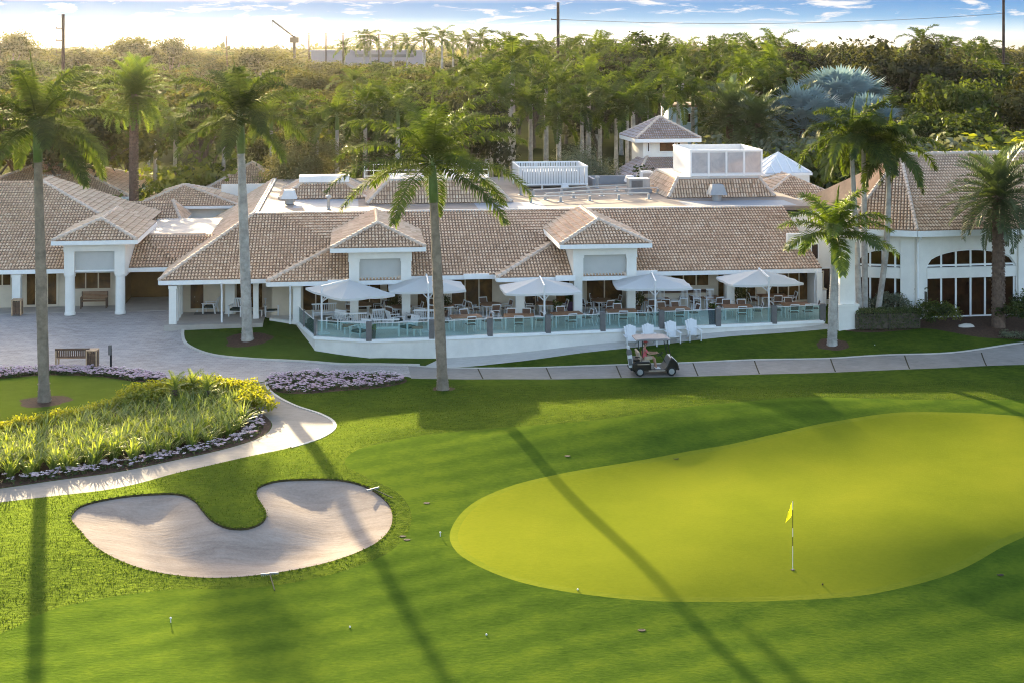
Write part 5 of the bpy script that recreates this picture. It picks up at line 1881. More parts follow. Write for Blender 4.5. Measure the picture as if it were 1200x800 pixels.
y = yb0
while y < yb1:
    x = -24.5
    while x < -9:
        xx, yy = x + rgb_.uniform(-.15, .15), y + rgb_.uniform(-.15, .15)
        if in_bed(xx, yy, .95) and not in_bed(xx, yy, 2.9):
            pass
        dsp = dist_to(REG['spath'], np.array([xx]), np.array([yy]))[0]
        if in_bed(xx, yy, .55) and dsp > .95:
            pr = PS[rgb_.randrange(4)]
            pr.put((xx, yy, zt(xx, yy)), rgb_.uniform(0, 6), 'clump of long striped strap leaves in the bed along the path', 'strap leaf plants in the path bed', rgb_.uniform(.8, 1.1) * (.85 if dsp > 4 else 1.0))
            cnt += 1
        x += .66
    y += .66
print('strap plants', cnt)
# golden hedge at the back of the bed and its right end
def golden(px, py, s, lab):
    p = T(px, py)
    return PG[rgb_.randrange(2)].put((p.x, p.y, p.z), rgb_.uniform(0, 6), lab, 'golden shrubs at the back of the bed', s)
PG = [Proto(broad_tree('golden_shrub', 'x', 1.05, .85, 220 + k, 'gold', 14, 70, .14, base=-.1, cat='shrub', trunk=False, clump=.45)) for k in range(2)]
for i in range(17):
    t = i / 16
    px = 150 + 140 * t
    py = np.interp(px, [150, 200, 255, 290, 305], [478, 470, 465, 468, 482])
    golden(px, py + 2, 1.05, 'clipped golden shrub in the low hedge at the back of the striped leaf bed')
for (px, py) in ((298, 476), (303, 484), (296, 486), (288, 480)):
    golden(px, py, 1.0, 'golden shrub at the rounded path end of the hedge')
for i in range(12):
    px = 2 + 150 * i / 11
    golden(px, np.interp(px, [0, 80, 150], [511, 497, 481]) + 2, .75, 'yellow green shrub at the edge of the small left lawn')
for (px, py, h_, lab) in ((205, 478, .85, 'little fan leaved palm at the back of the bed, the left of two'), (243, 476, .75, 'little fan leaved palm at the back of the bed, the right of two'), (225, 471, .7, 'little fan leaved palm half hidden between two others in the bed')):
    o = date_palm('pygmy_palm', lab, h_, .13, .12, 26, .95, int(px), leaf='strap', n=18, ll=.22, lw=.035, group='pygmy palms in the bed', detail=False)
    plant(o, (px, py))
# bedding flowers
def flowers(name, reg, label, n, seed, test=None, size=.085, h=.16, leafy=1.0):
    rg = fit(seed)
    b = np.array(REG[reg])
    mf, ml = MB(), MB()
    x0, x1, y0, y1 = b[:, 0].min(), b[:, 0].max(), b[:, 1].min(), b[:, 1].max()
    x0, x1 = max(x0, -27), min(x1, 0)
    k = 0
    xs, ys = np.array([rg.uniform(x0, x1) for _ in range(n * 8)]), np.array([rg.uniform(y0, y1) for _ in range(n * 8)])
    ok = inside(b, xs, ys) & (dist_to(b, xs, ys) > .08)
    if test is not None: ok &= test(xs, ys)
    zz = zt_arr(xs, ys)
    for x, y, z, g in zip(xs, ys, zz, ok):
        if not g: continue
        k += 1
        if k > n: break
        hh = h * rg.uniform(.6, 1.3)
        leaf_cloud(ml, (x, y, z + hh * .4), (.14, .14, hh * .6), int(7 * leafy), .12, rg)
        if rg.random() < .72:
            for q in range(rg.randint(2, 5)):
                c = Vector((x + rg.uniform(-.12, .12), y + rg.uniform(-.12, .12), z + hh + rg.uniform(-.02, .06)))
                t = rg.uniform(0, 1)
                for a in range(4):
                    d = Vector((math.cos(a * 1.57 + t), math.sin(a * 1.57 + t), .35)).normalized()
                    quad_leaf(mf, c, d, Vector((0, 0, 1)), size, size * .9, t)
    o = mf.build(name, M['petal'], tone=True)
    tag(o, kind='stuff')
    o2 = ml.build('bedding_foliage', M['petal_leaf'], tone=True)
    tag(o2, kind='stuff')
flowers('flowers', 'bed', '', 750, 1, lambda X, Y: (dist_to(REG['spath'], X, Y) < 1.0) & (dist_to(REG['spath'], X, Y) > .28))
flowers('flowers', 'bed_two', '', 560, 2, None, leafy=1.3)
flowers('flowers', 'border', '', 620, 3, None, leafy=1.4)
# hall bed: clipped hedge, shrubs, low ground cover
def box_hedge(name, label, pts, w, h, seed, mat='hedge', dens=900, leaf=.10):
    rg = fit(seed)
    o = thing(name, (pts[0][0], pts[0][1], zt(*pts[0])), label, 'hedge')
    mb, core = MB(), MB()
    for i in range(len(pts) - 1):
        a, b = Vector(pts[i]), Vector(pts[i + 1])
        L = (b - a).length
        d = (b - a) / L
        nr = Vector((-d.y, d.x))
        core.bar((a.x - pts[0][0], a.y - pts[0][1], h * .45), (b.x - pts[0][0], b.y - pts[0][1], h * .45), w * .86, h * .86)
        for k in range(int(L * dens)):
            f = rg.random()
            s = rg.random() * L
            if f < .45: q, z = rg.choice((-w / 2, w / 2)), rg.uniform(0, h)
            else: q, z = rg.uniform(-w / 2, w / 2), h
            c = Vector((*(a + d * s + nr * q - Vector(pts[0])), z)) + rnd_dir(rg) * .05
            nn = rnd_dir(rg)
            dd = rnd_dir(rg)
            quad_leaf(mb, c, dd, nn, leaf * rg.uniform(.8, 1.5), leaf * .7, rg.random())
    core.build('branches', M['bark_tree'], o)
    mb.build('foliage', M[mat], o, tone=True)
    return o
h0, h1 = T(1003, 387), T(1078, 386)
box_hedge('clipped_hedge', 'long low clipped hedge at the foot of the slim palms beside the hall', [(h0.x, h0.y + .55), ((h0.x + h1.x) / 2, (h0.y + h1.y) / 2 + .5), (h1.x, h1.y + .55)], 1.1, .95, 301)
q = T(1076, 372)
tp = box_hedge('clipped_topiary', 'square clipped dark bush standing against the wall between the arched windows', [(q.x - .42, q.y), (q.x + .42, q.y)], .8, 1.75, 302, leaf=.09, dens=1100)
for (px, py, sz, kd, lab) in ((1092, 384, .95, 'tree_a', 'glossy leaved shrub in front of the arched window beside the hedge'), (1108, 381, .8, 'bush_yellow', 'lighter leafy shrub right of the hedge in the mulch'), (1045, 374, .95, 'bush_grey', 'loose olive shrub before the left arched window'), (1190, 384, 1.0, 'tree_a', 'dark shrub at the foot of the right end of the hall'), (1210, 380, 1.1, 'tree_a', 'large dark shrub cut by the frame at right'), (1024, 372, .8, 'bush_grey', 'small olive shrub behind the slim palm trunks'), (1067, 379, .55, 'tree_a', 'small green shrub below the square topiary')):
    p = T(px, py)
    Pbush[kd][rgp.randrange(2)].put((p.x, p.y, p.z), rgp.uniform(0, 6), lab, 'shrubs in the hall bed', .42 * sz)
PGC = [Proto(broad_tree('low_shrub', 'x', .55, .7, 230 + k, 'bush_grey', 10, 60, .12, base=-.1, cat='shrub', trunk=False, clump=.45, narrow=.35)) for k in range(2)]
for i in range(11):
    px = 1122 + 9.5 * i
    p = T(px, np.interp(px, [1120, 1150, 1215], [399, 403, 404.5]) - (i % 2) * 2.5)
    PGC[i % 2].put((p.x, p.y, p.z), rgp.uniform(0, 6), 'low grey green shrub in the strip edging the hall bed', 'low shrubs edging the hall bed', rgp.uniform(.85, 1.15))
p = T(1132, 383)
mb = MB()
rr = fit(5)
mb.lathe([(.0, -.05), (.62, -.02), (.55, .16), (.3, .27), (.02, .3)], (0, 0, 0), 9)
mb.v = [(x * 1.3 + rr.uniform(-.06, .06), y * .7 + rr.uniform(-.06, .06), z + rr.uniform(-.03, .03)) for x, y, z in mb.v]
st = mb.build('boulder', M['kerb'])
st.location = p
st.scale = (.6, .6, .6)
tag(st, 'pale flat boulder lying in the mulch under the arched windows', 'rock')
# ------------------------------------------------------------------ terrace furniture
FRAME = M['metal_white']
def patio_chair_proto():
    o = thing('patio_chair', (0, 0, 0), 'x', 'chair')
    # faces +y: the back is at -y
    for sx in (-.24, .24):
        mb = MB().tube([(sx, .24, 0), (sx, .22, .42), (sx, .20, .63)], .018, 6)
        mb.build('leg', FRAME, o)
        mb = MB().tube([(sx, -.30, 0), (sx, -.20, .42)], .018, 6)
        mb.build('leg', FRAME, o)
        mb = MB().bar((sx, .24, .64), (sx, -.24, .64), .05, .025)
        mb.build('armrest', FRAME, o)
    MB().box((0, 0, .435), (.48, .46, .035)).build('seat', M['mesh_brown'], o)
    mb = MB()
    for sx in (-.24, .24):
        mb.tube([(sx, -.20, .42), (sx, -.27, .70), (sx, -.33, .90)], .02, 6)
    mb.bar((-.25, -.33, .90), (.25, -.33, .90), .04, .05)
    mb.bar((-.25, -.235, .55), (.25, -.235, .55), .03, .04)
    mb.build('back_frame', FRAME, o)
    mb = MB()
    mb.add([(-.22, -.232, .56), (.22, -.232, .56), (.22, -.322, .88), (-.22, -.322, .88), (-.22, -.247, .56), (.22, -.247, .56), (.22, -.337, .88), (-.22, -.337, .88)], [(0, 1, 2, 3), (7, 6, 5, 4), (0, 4, 5, 1), (2, 6, 7, 3)])
    mb.build('backrest', M['mesh_brown'], o)
    return Proto(o)
def table_proto(w, d, h=.74, label='x', name='dining_table', round_=False):
    o = thing(name, (0, 0, 0), label, 'table')
    mb = MB()
    if round_:
        mb.lathe([(w / 2, h - .04), (w / 2, h)], (0, 0, 0), 22)
    else:
        n = 9
        for k in range(n):
            mb.box((0, -d / 2 + (k + .5) * d / n, h - .02), (w, d / n * .9, .04))
    mb.build('tabletop', M['wood'], o)
    for sx in (-1, 1):
        for sy in (-1, 1):
            MB().box((sx * (w / 2 - .12) * (.7 if round_ else 1), sy * (d / 2 - .1) * (.7 if round_ else 1), (h - .05) / 2), (.06, .06, h - .05)).build('leg', FRAME, o)
    mb = MB()
    mb.box((0, 0, h - .08), (w - .25, d - .22, .06))
    mb.build('apron', FRAME, o)
    return Proto(o)
def lounge_chair_proto():
    o = thing('lounge_armchair', (0, 0, 0), 'x', 'armchair')
    for sx in (-.36, .36):
        MB().box((sx, .32, .30), (.07, .07, .60)).build('leg', FRAME, o)
        MB().bar((sx, -.42, 0), (sx, -.30, .60), .07).build('leg', FRAME, o)
        MB().bar((sx, .40, .615), (sx, -.40, .605), .11, .035).build('armrest', FRAME, o)
    mb = MB()
    for k in range(7):
        mb.box((0, .30 - k * .1, .30), (.66, .075, .03))
    mb.build('seat', FRAME, o)
    mb = MB()
    for k in range(7):
        x = -.30 + k * .1
        mb.bar((x, -.34, .34), (x, -.52, .88), .055, .025)
    mb.bar((-.36, -.53, .90), (.36, -.53, .90), .04, .08)
    mb.bar((-.36, -.36, .40), (.36, -.36, .40), .04, .06)
    mb.build('backrest', FRAME, o)
    MB().box((0, .0, .385), (.62, .62, .12)).build('cushion', M['cushion'], o, bevel=.03)
    return Proto(o)
def bench_proto():
    o = thing('slatted_bench', (0, 0, 0), 'x', 'bench')
    for sx in (-.70, .70):
        MB().box((sx, .24, .31), (.06, .06, .62)).build('leg', FRAME, o)
        MB().bar((sx, -.30, 0), (sx, -.24, .45), .06).build('leg', FRAME, o)
        MB().bar((sx, .28, .63), (sx, -.30, .63), .08, .03).build('armrest', FRAME, o)
    mb = MB()
    for k in range(5):
        mb.box((0, .22 - k * .11, .43), (1.4, .085, .03))
    mb.build('seat', FRAME, o)
    mb = MB()
    for k in range(13):
        x = -.64 + k * 1.28 / 12
        mb.bar((x, -.25, .48), (x, -.36, .92), .055, .022)
    mb.bar((-.72, -.37, .94), (.72, -.37, .94), .045, .07)
    mb.bar((-.72, -.25, .48), (.72, -.25, .48), .04, .06)
    mb.build('backrest', FRAME, o)
    return Proto(o)
def deck_chair_proto():
    o = thing('wooden_deck_chair', (0, 0, 0), 'x', 'deck chair')
    for sx in (-.32, .32):
        MB().box((sx, .38, .28), (.05, .10, .56)).build('leg', FRAME, o)
        MB().bar((sx * .85, .30, .36), (sx * .85, -.52, .02), .04, .1).build('leg', FRAME, o)
        MB().box((sx * 1.08, .05, .57), (.14, .82, .03)).build('armrest', FRAME, o)
    mb = MB()
    for k in range(7):
        mb.box((0, .36 - k * .095, .36 - k * .025), (.56, .08, .025))
    mb.build('seat', FRAME, o)
    mb = MB()
    for k in range(5):
        x = -.24 + k * .12
        mb.bar((x * .8, -.22, .24), (x * 1.15, -.56, 1.08 - .05 * abs(k - 2)), .128, .022)
    mb.bar((-.3, -.36, .56), (.3, -.36, .56), .03, .07)
    mb.build('backrest', FRAME, o)
    return Proto(o)
chairP, loungeP, benchP, deckP = patio_chair_proto(), lounge_chair_proto(), bench_proto(), deck_chair_proto()
tabP = table_proto(1.7, .95)
tabR = table_proto(1.25, 1.25, name='round_table', round_=True)
lowP = table_proto(.6, .6, .45, name='side_table')
def ter_pt(px, py, z=TERR_Z):
    X, Y = G(px, py, z + .002)
    return Vector((X, Y, z + .002))
GC = 'white framed chairs at the terrace tables'
def dining(px, py, rz, tdesc, kind='rect', chairs='FBLR', group_t='dining tables on the terrace'):
    """a table whose feet stand at (px, py) with chairs on the railing side (F), building side (B), left (L), right (R)"""
    p = ter_pt(px, py)
    (tabP if kind == 'rect' else tabR).put(p, rz + ANG, ('brown slatted' if kind == 'rect' else 'round brown') + ' table with white legs ' + tdesc, group_t)
    ca, sa = math.cos(rz + ANG), math.sin(rz + ANG)
    def place(x, y, r, lab):
        q = Vector((p.x + x * ca - y * sa, p.y + x * sa + y * ca, p.z))
        chairP.put(q, rz + ANG + r, lab, GC)
    hw, hd = (.85, .5) if kind == 'rect' else (.62, .62)
    nm = 'white chair %s of table ' + tdesc
    for c in chairs:
        j = rgb_.uniform(-.12, .12)
        if c == 'F': place(j - .0, -hd - .32, rgb_.uniform(-.2, .2), nm % 'railing side')
        if c == 'f': place(-.42, -hd - .32, rgb_.uniform(-.2, .2), nm % 'railing side left'); place(.42, -hd - .32, rgb_.uniform(-.2, .2), nm % 'railing side right')
        if c == 'B': place(j, hd + .32, math.pi + rgb_.uniform(-.2, .2), nm % 'building side')
        if c == 'b': place(-.42, hd + .32, math.pi + rgb_.uniform(-.2, .2), nm % 'building side left'); place(.42, hd + .32, math.pi + rgb_.uniform(-.2, .2), nm % 'building side right')
        if c == 'L': place(-hw - .32, j, -math.pi / 2 + rgb_.uniform(-.2, .2), nm % 'left')
        if c == 'R': place(hw + .32, j, math.pi / 2 + rgb_.uniform(-.2, .2), nm % 'right')
dining(546, 386, .1, 'just right of the central palm trunk', 'rect', 'FLRB')
dining(608, 385, -.1, 'by the railing left of the middle umbrella pole', 'rect', 'FLRb')
dining(664, 382.5, .15, 'by the railing right of the middle umbrella pole', 'rect', 'FLRB')
dining(728, 379, 0, 'by the railing under the portico opening', 'rect', 'FLRB')
dining(790, 376.5, .1, 'by the railing right of the fourth umbrella pole', 'rect', 'FLRb')
dining(864, 373.5, -.1, 'by the railing left of the rightmost umbrella pole', 'rect', 'FLRb')
dining(932, 371, .05, 'by the railing right of the rightmost umbrella pole', 'rect', 'fLRB')
dining(575, 371, .2, 'near the three paned window', 'round', 'FLRB', 'round tables on the terrace')
dining(640, 370, 0, 'near the bay wall behind the middle umbrella', 'round', 'LRB', 'round tables on the terrace')
dining(705, 366, .3, 'between the two portico piers', 'round', 'FLRB', 'round tables on the terrace')
dining(768, 365, 0, 'before the bar counter', 'rect', 'fLR')
dining(832, 362.5, .2, 'before the white column beside the bar', 'round', 'LRF', 'round tables on the terrace')
dining(905, 360.5, 0, 'near the four paned window', 'rect', 'FLRB')
# bar counter and stools with high white backs
def stool_proto():
    o = thing('bar_stool', (0, 0, 0), 'x', 'bar stool')
    for sx in (-.2, .2):
        for sy in (-.2, .2):
            MB().bar((sx * 1.15, sy * 1.15, 0), (sx, sy, .74), .035).build('leg', FRAME, o)
    MB().box((0, 0, .76), (.46, .44, .05)).build('seat', FRAME, o)
    mb = MB()
    for k in range(6):
        mb.bar((-.19 + k * .076, -.21, .78), (-.19 + k * .076, -.27, 1.28), .05, .02)
    mb.bar((-.23, -.27, 1.29), (.23, -.27, 1.29), .03, .06)
    mb.build('backrest', FRAME, o)
    mb = MB()
    mb.box((0, .21, .28), (.44, .03, .03))
    mb.build('footrest', FRAME, o)
    return Proto(o)
stoolP = stool_proto()
bu = UX(783, .8)
bc = thing('bar_counter', loc2w(bu, .75, TERR_Z), 'long dark topped bar counter under the small high windows', 'counter', rz=ANG)
MB().box((0, .25, .5), (4.6, .55, 1.0)).build('counter_body', M['cream'], bc)
MB().box((0, .2, 1.03), (4.8, .75, .06)).build('countertop', M['wood_dark'], bc)
for k, (x, lab) in enumerate(((748, 'leftmost white bar stool at the counter beside the potted shrub'), (763, 'second white bar stool from the left at the counter'), (774, 'third white bar stool from the left, behind the fourth umbrella pole'), (801, 'third white bar stool from the right at the counter'), (816, 'second white bar stool from the right at the counter'), (831, 'rightmost white bar stool at the counter'))):
    q = loc2w(UX(x, .2), .25, TERR_Z + .002)
    stoolP.put(q, ANG, lab, 'white bar stools at the counter')
# lounge group at the left end of the terrace
GL = 'white slatted lounge seats at the left end of the terrace'
for (px, py, rz, lab) in ((393, 385, 2.6, 'white lounge armchair nearest the left glass side of the terrace'), (421, 396, 2.4, 'white lounge armchair by the first wide railing post'), (404, 383, -.5, 'white lounge armchair with its back towards the left umbrella'), (478, 391, 2.2, 'white lounge armchair turned to the right between the bench and the palm'), (464, 383, -1.2, 'white lounge armchair half behind the second umbrella pole'), (440, 380, .3, 'white lounge armchair facing the lawn before the left portico'), (486, 380, .5, 'white lounge armchair behind the second umbrella')):
    q = ter_pt(px, py)
    loungeP.put(q, rz + ANG, lab, GL)
for (px, py, rz, lab) in ((381, 377, 3.3, 'white slatted bench below the left umbrella'), (414, 386, .05, 'white slatted bench with its back to the railing behind the first wide post'), (452, 393.5, .05, 'white slatted bench with its back against the railing between two posts'), (498, 382, .05, 'white slatted bench behind the second umbrella pole')):
    benchP.put(ter_pt(px, py), rz + ANG, lab, GL)
for (px, py, lab) in ((408, 391, 'low white side table among the left lounge chairs'), (489, 393, 'low white side table beside the bench near the palm')):
    lowP.put(ter_pt(px, py), ANG, lab)
for (px, py, lab) in ((424, 371, 'round table before the left portico'), (470, 374, 'round table behind the second umbrella canopy'), (520, 372, 'round table by the windows left of the central palm')):
    q = ter_pt(px, py)
    tabR.put(q, .2, lab, 'round tables on the terrace')
    for a, s in ((.3, 'left'), (2.3, 'right'), (4.2, 'far')):
        r = Vector((math.cos(a), math.sin(a), 0)) * .95
        chairP.put(q + r, a + math.pi / 2, 'white chair %s of the %s' % (s, lab), GC)
# porch furniture left of the terrace
for (px, py, rz, lab) in ((237, 364, -1.2, 'white armchair turned sideways at the back of the left porch'), (246, 367, 1.4, 'white armchair beside the doormat on the left porch'), (277, 370, 2.9, 'white armchair left of the pale palm trunk on the porch'), (318, 370, 3.3, 'white armchair at the right end of the porch')):
    X, Y = G(px, py, 1.052)
    loungeP.put((X, Y, 1.052), rz + ANG, lab, 'white armchairs on the left porch')
X, Y = G(303, 370.5, 1.052)
lowP.put((X, Y, 1.052), ANG, 'white side table right of the pale palm trunk on the porch')
X, Y = G(244, 367.5, 1.055)
mt = MB().box((0, 0, .006), (1.6, .7, .012)).build('doormat', M['post_grey'])
mt.location = (X, Y, 1.055)
mt.rotation_euler = (0, 0, ANG)
tag(mt, 'dark doormat on the porch floor before the white armchairs', 'doormat')
# the deck chairs on the walk outside the terrace wall
for (px, py, rz, lab) in ((739, 401.5, 3.25, 'first of four white deck chairs from the left, behind the golf cart roof'), (760, 400, 3.25, 'second of four white deck chairs from the left'), (787, 396.5, 3.3, 'third of four white deck chairs from the left'), (811, 393.8, 3.3, 'rightmost of the four white deck chairs on the walk')):
    p = T(px, py)
    deckP.put((p.x, p.y - .62, zt(p.x, p.y - .62) + .004), rz, lab, 'white deck chairs along the terrace wall', 1.0)
# umbrellas: cantilever parasols with the mast on the lawn side
def umbrella_proto():
    o = thing('cantilever_umbrella', (0, 0, 0), 'x', 'umbrella')
    MB().box((0, 0, .03), (.7, .7, .06)).build('base', M['metal_white'], o, bevel=.01)
    MB().tube([(0, 0, .06), (0, 0, 2.62)], .055, 10).build('mast', M['metal_white'], o)
    MB().bar((0, -.05, 2.56), (0, 1.75, 2.78), .07, .09).build('arm', M['metal_white'], o)
    mb = MB()
    for sx in (-1, 1):
        mb.bar((0, .03, 1.75), (sx * .55, .75, 2.24), .045)
    mb.bar((0, .03, 1.7), (0, 1.1, 2.5), .04)
    mb.build('strut', M['metal_white'], o)
    # canopy: eight panels rising to a hub, sagging a little between the ribs, short valance
    mb = MB()
    W_, D_ = 2.1, 1.75
    cy = 1.75
    rim = [(-W_, -D_ + .1), (0, -D_ - .05), (W_, -D_ + .1), (W_ + .05, 0), (W_, D_ - .1), (0, D_ + .05), (-W_, D_ - .1), (-W_ - .05, 0)]
    apex = (0, cy, 2.74)
    zr = lambda x, y: 2.14 - .03 * y
    n = len(rim)
    rows = 5
    vs = []
    for i in range(n):
        a, b = rim[i], rim[(i + 1) % n]
        for j in range(4):
            t = j / 4
            for r in range(1, rows + 1):
                f = r / rows
                x, y = (a[0] + (b[0] - a[0]) * t) * f, (a[1] + (b[1] - a[1]) * t) * f
                z = apex[2] + (zr(x / f, y / f) - apex[2]) * (f ** .92) - .05 * math.sin(math.pi * t) * f
                vs.append((x, cy + y, z))
    m_ = n * 4
    fs = []
    top = len(vs)
    vs.append(apex)
    for k in range(m_):
        k2 = (k + 1) % m_
        fs.append((k * rows, k2 * rows, top))
        for r in range(rows - 1):
            fs.append((k * rows + r, k * rows + r + 1, k2 * rows + r + 1, k2 * rows + r))
    b = len(vs)
    for k in range(m_):
        x, y, z = vs[k * rows + rows - 1]
        vs.append((x, y, z - .12))
    for k in range(m_):
        k2 = (k + 1) % m_
        fs.append((k * rows + rows - 1, b + k, b + k2, k2 * rows + rows - 1))
    mb.add(vs, fs)
    mb.build('canopy', M['canvas'], o)
    mb = MB().lathe([(.06, 0), (.07, .05), (.02, .14)], (0, cy, 2.73), 8)
    mb.build('finial', M['metal_white'], o)
    for i in range(n):
        MB().bar((0, cy, 2.62), (rim[i][0] * .97, cy + rim[i][1] * .97, zr(*rim[i]) - .03), .03).build('rib', M['metal_white'], o)
    return Proto(o)
umbP = umbrella_proto()
for (px, py, cxp, rz, lab) in ((377, 391, 410, -.95, 'leftmost white umbrella with its mast at the left corner of the terrace'), (502, 388, 496, .12, 'white umbrella partly behind the central palm trunk'), (638, 390.5, 631, .12, 'white umbrella in the middle of the terrace before the bay roof'), (768, 384, 766, .02, 'white umbrella right of the right portico'), (901, 378.5, 889, .14, 'rightmost white umbrella over the terrace end')):
    umbP.put(ter_pt(px, py), rz, lab, 'white umbrellas on the terrace')
# planters
def planter(px, py, w, h, mat, label, seed, fol='tree_a', fh=.9, fr=.45, z=TERR_Z, n=10, lf=.13):
    p = ter_pt(px, py, z)
    o = thing('potted_plant', p, label, 'potted plant')
    MB().lathe([(w * .38, 0), (w * .5, h), (w * .5, h + .03), (w * .42, h + .03), (w * .40, h - .05)], (0, 0, 0), 16).build('pot', M[mat], o)
    rg = fit(seed)
    mb = MB()
    for i in range(n):
        d = rnd_dir(rg)
        leaf_cloud(mb, (d.x * fr * .5, d.y * fr * .5, h + fh * .5 + d.z * fh * .3), (fr * .5, fr * .5, fh * .3), 46, lf, rg)
    mb.build('foliage', M[fol], o, tone=True)
planter(746, 369, .5, .5, 'wood_dark', 'bushy potted shrub beside the right pier of the right portico', 401, 'tree_b', 1.0, .5)
planter(670, 369, .7, .75, 'purple', 'tall purple planter with leaves beside the left pier of the right portico', 402, 'tree_a', .8, .45)
planter(836, 381.5, .62, .95, 'purple', 'tall dark purple planter against the glass beside the railing post', 403, 'tree_a', .25, .25, n=4)
planter(868, 364, .6, .5, 'wood_dark', 'large bushy potted palm before the terrace windows at right', 404, 'tree_b', 1.5, .75, n=16)
planter(436.5, 398, .4, .55, 'wood_dark', 'brown pot with pale leaves just behind the first wide railing post', 405, 'bush_yellow', .35, .22, n=4)
planter(462, 372, .6, .4, 'wood_dark', 'round potted bush at the foot of the left portico', 406, 'tree_b', 1.3, .6, n=12)
planter(519, 373, .6, .4, 'wood_dark', 'dark potted bush just left of the central palm trunk', 407, 'tree_b', 1.1, .55, n=10)
planter(653, 372, .5, .4, 'post_grey', 'small grey pot with spiky leaves left of the purple planter', 408, 'tree_a', .6, .35, n=6)
planter(722, 369, .5, .35, 'post_grey', 'low potted plant inside the right portico', 409, 'tree_a', .6, .4, n=6)
# sideboard by the last window
q = loc2w(UX(960, .9), .9, TERR_Z)
sb = thing('service_cabinet', q, 'small white service cabinet at the right end of the terrace', 'cabinet', rz=ANG)
MB().box((0, 0, .5), (.75, .5, 1.0)).build('body', M['metal_white'], sb, bevel=.02)
MB().box((0, -.26, .5), (.66, .02, .82)).build('door', M['trim'], sb)
MB().box((0, 0, 1.02), (.82, .56, .04)).build('top', M['cream'], sb)

# ------------------------------------------------------------------ driveway furniture
# wooden bench with its back to the camera, litter bin, bollard lamp
p = T(84, 430)
pb = thing('wooden_bench', (p.x, p.y + .3, p.z), 'pale wooden bench seen from behind on the pavers by the flower border', 'bench', rz=R(3))
for sx in (-.84, .84):
    for (y, h_) in ((-.22, .92), (.30, .66)):
        MB().box((sx, y, h_ / 2), (.08, .08, h_)).build('leg', M['wood_pale'], pb)
    MB().box((sx, .05, .68), (.1, .66, .05)).build('armrest', M['wood_pale'], pb)
mb = MB()
for k in range(5):
    mb.box((0, -.12 + k * .1, .43), (1.62, .085, .03))
mb.build('seat', M['wood'], pb)
mb = MB()
mb.box((0, -.22, .90), (1.76, .09, .10))
mb.box((0, -.22, .52), (1.62, .06, .06))
for k in range(15):
    mb.box((-.76 + k * 1.52 / 14, -.22, .70), (.075, .025, .32))
mb.build('backrest', M['wood_dark'], pb)
p = T(107, 431)
tb = thing('litter_bin', (p.x, p.y + .2, p.z), 'slatted brown litter bin standing right of the wooden bench', 'bin', rz=R(3))
mb = MB()
for sx in (-.25, .25):
    for sy in (-.22, .22):
        mb.box((sx, sy, .46), (.07, .07, .92))
mb.box((0, 0, .90), (.58, .52, .06))
mb.build('frame', M['wood_pale'], tb)
mb = MB()
for k in range(5):
    mb.box((-.18 + k * .09, -.22, .42), (.075, .03, .72))
    mb.box((-.18 + k * .09, .22, .42), (.075, .03, .72))
for k in range(4):
    for sx in (-.25, .25):
        mb.box((sx, -.14 + k * .095, .42), (.03, .08, .72))
mb.build('slat_panel', M['wood_dark'], tb)
p = T(130, 433)
bl = thing('bollard_sign', p, 'thin dark post with a narrow sign head at the edge of the driveway', 'sign post')
MB().box((0, 0, .55), (.09, .09, 1.1)).build('post', M['black'], bl)
MB().box((-.04, -.02, 1.02), (.17, .12, .5)).build('sign_head', M['post_grey'], bl, bevel=.01)
# bin and bench under the entrance portico
p = loc2w(UX(20, 3.9), 3.95, 1.0)
tb2 = dup(tb, (p[0], p[1], 1.0), ANG, 'brown slatted litter bin at the foot of the white column left of the door')
q = loc2w(UX(110, 5.6), 5.75, 1.0)
eb = thing('wooden_bench', q, 'brown wooden bench under the window of the entrance portico', 'bench', rz=ANG)
for sx in (-.74, .74):
    MB().box((sx, -.25, .32), (.07, .07, .64)).build('leg', M['wood_dark'], eb)
    MB().box((sx, .22, .48), (.07, .07, .96)).build('leg', M['wood_dark'], eb)
    MB().box((sx, -.02, .65), (.09, .56, .04)).build('armrest', M['wood'], eb)
mb = MB()
for k in range(5):
    mb.box((0, -.24 + k * .1, .43), (1.42, .085, .03))
mb.build('seat', M['wood'], eb)
mb = MB()
for k in range(6):
    mb.box((0, .22, .52 + k * .08), (1.42, .03, .065))
mb.build('backrest', M['wood'], eb)

# ------------------------------------------------------------------ golf cart, bag and driver
cp = T(765.5, 437.5)
CRZ = R(6)
cart = thing('golf_cart', cp, 'dark golf cart with grey roof driving right along the concrete path', 'golf cart', rz=CRZ)
cm_body = plain('cart_dark_paint', (0.014, 0.011, 0.010), .3, .2, 3, spec=.5)
cm_trim = plain('cart_pale_vinyl', (0.40, 0.33, 0.26), .6, .12, 5)
cm_roof = plain('cart_roof_grey', (0.26, 0.24, 0.245), .55, .12, 2)
def xz(mb, prof, y0, y1):
    """a profile in (x, z) swept along y"""
    n = len(prof)
    vs = [(q[0], y0, q[1]) for q in prof] + [(q[0], y1, q[1]) for q in prof]
    fs = [tuple(range(n)), tuple(range(2 * n - 1, n - 1, -1))] + [(i, n + i, n + (i + 1) % n, (i + 1) % n) for i in range(n)]
    return mb.add(vs, fs)
mb = MB()
xz(mb, [(-1.18, .30), (-1.18, .62), (-.98, .74), (-.32, .76), (-.22, .66), (-.20, .36), (.48, .34), (.62, .52), (.78, .86), (.92, .90), (1.16, .66), (1.22, .46), (1.20, .30), (.98, .26), (-.20, .24)], -.56, .56)
mb.build('body', cm_body, cart, bevel=.035)
mb = MB()
xz(mb, [(.80, .895), (.93, .915), (1.17, .685), (1.12, .66), (.9, .84)], -.40, .40)
mb.build('cowl_panel', M['metal_white'], cart, bevel=.01)
mb = MB()
mb.box((-.52, 0, .755), (.5, 1.0, .10))
mb.build('seat', cm_trim, cart, bevel=.03)
mb = MB()
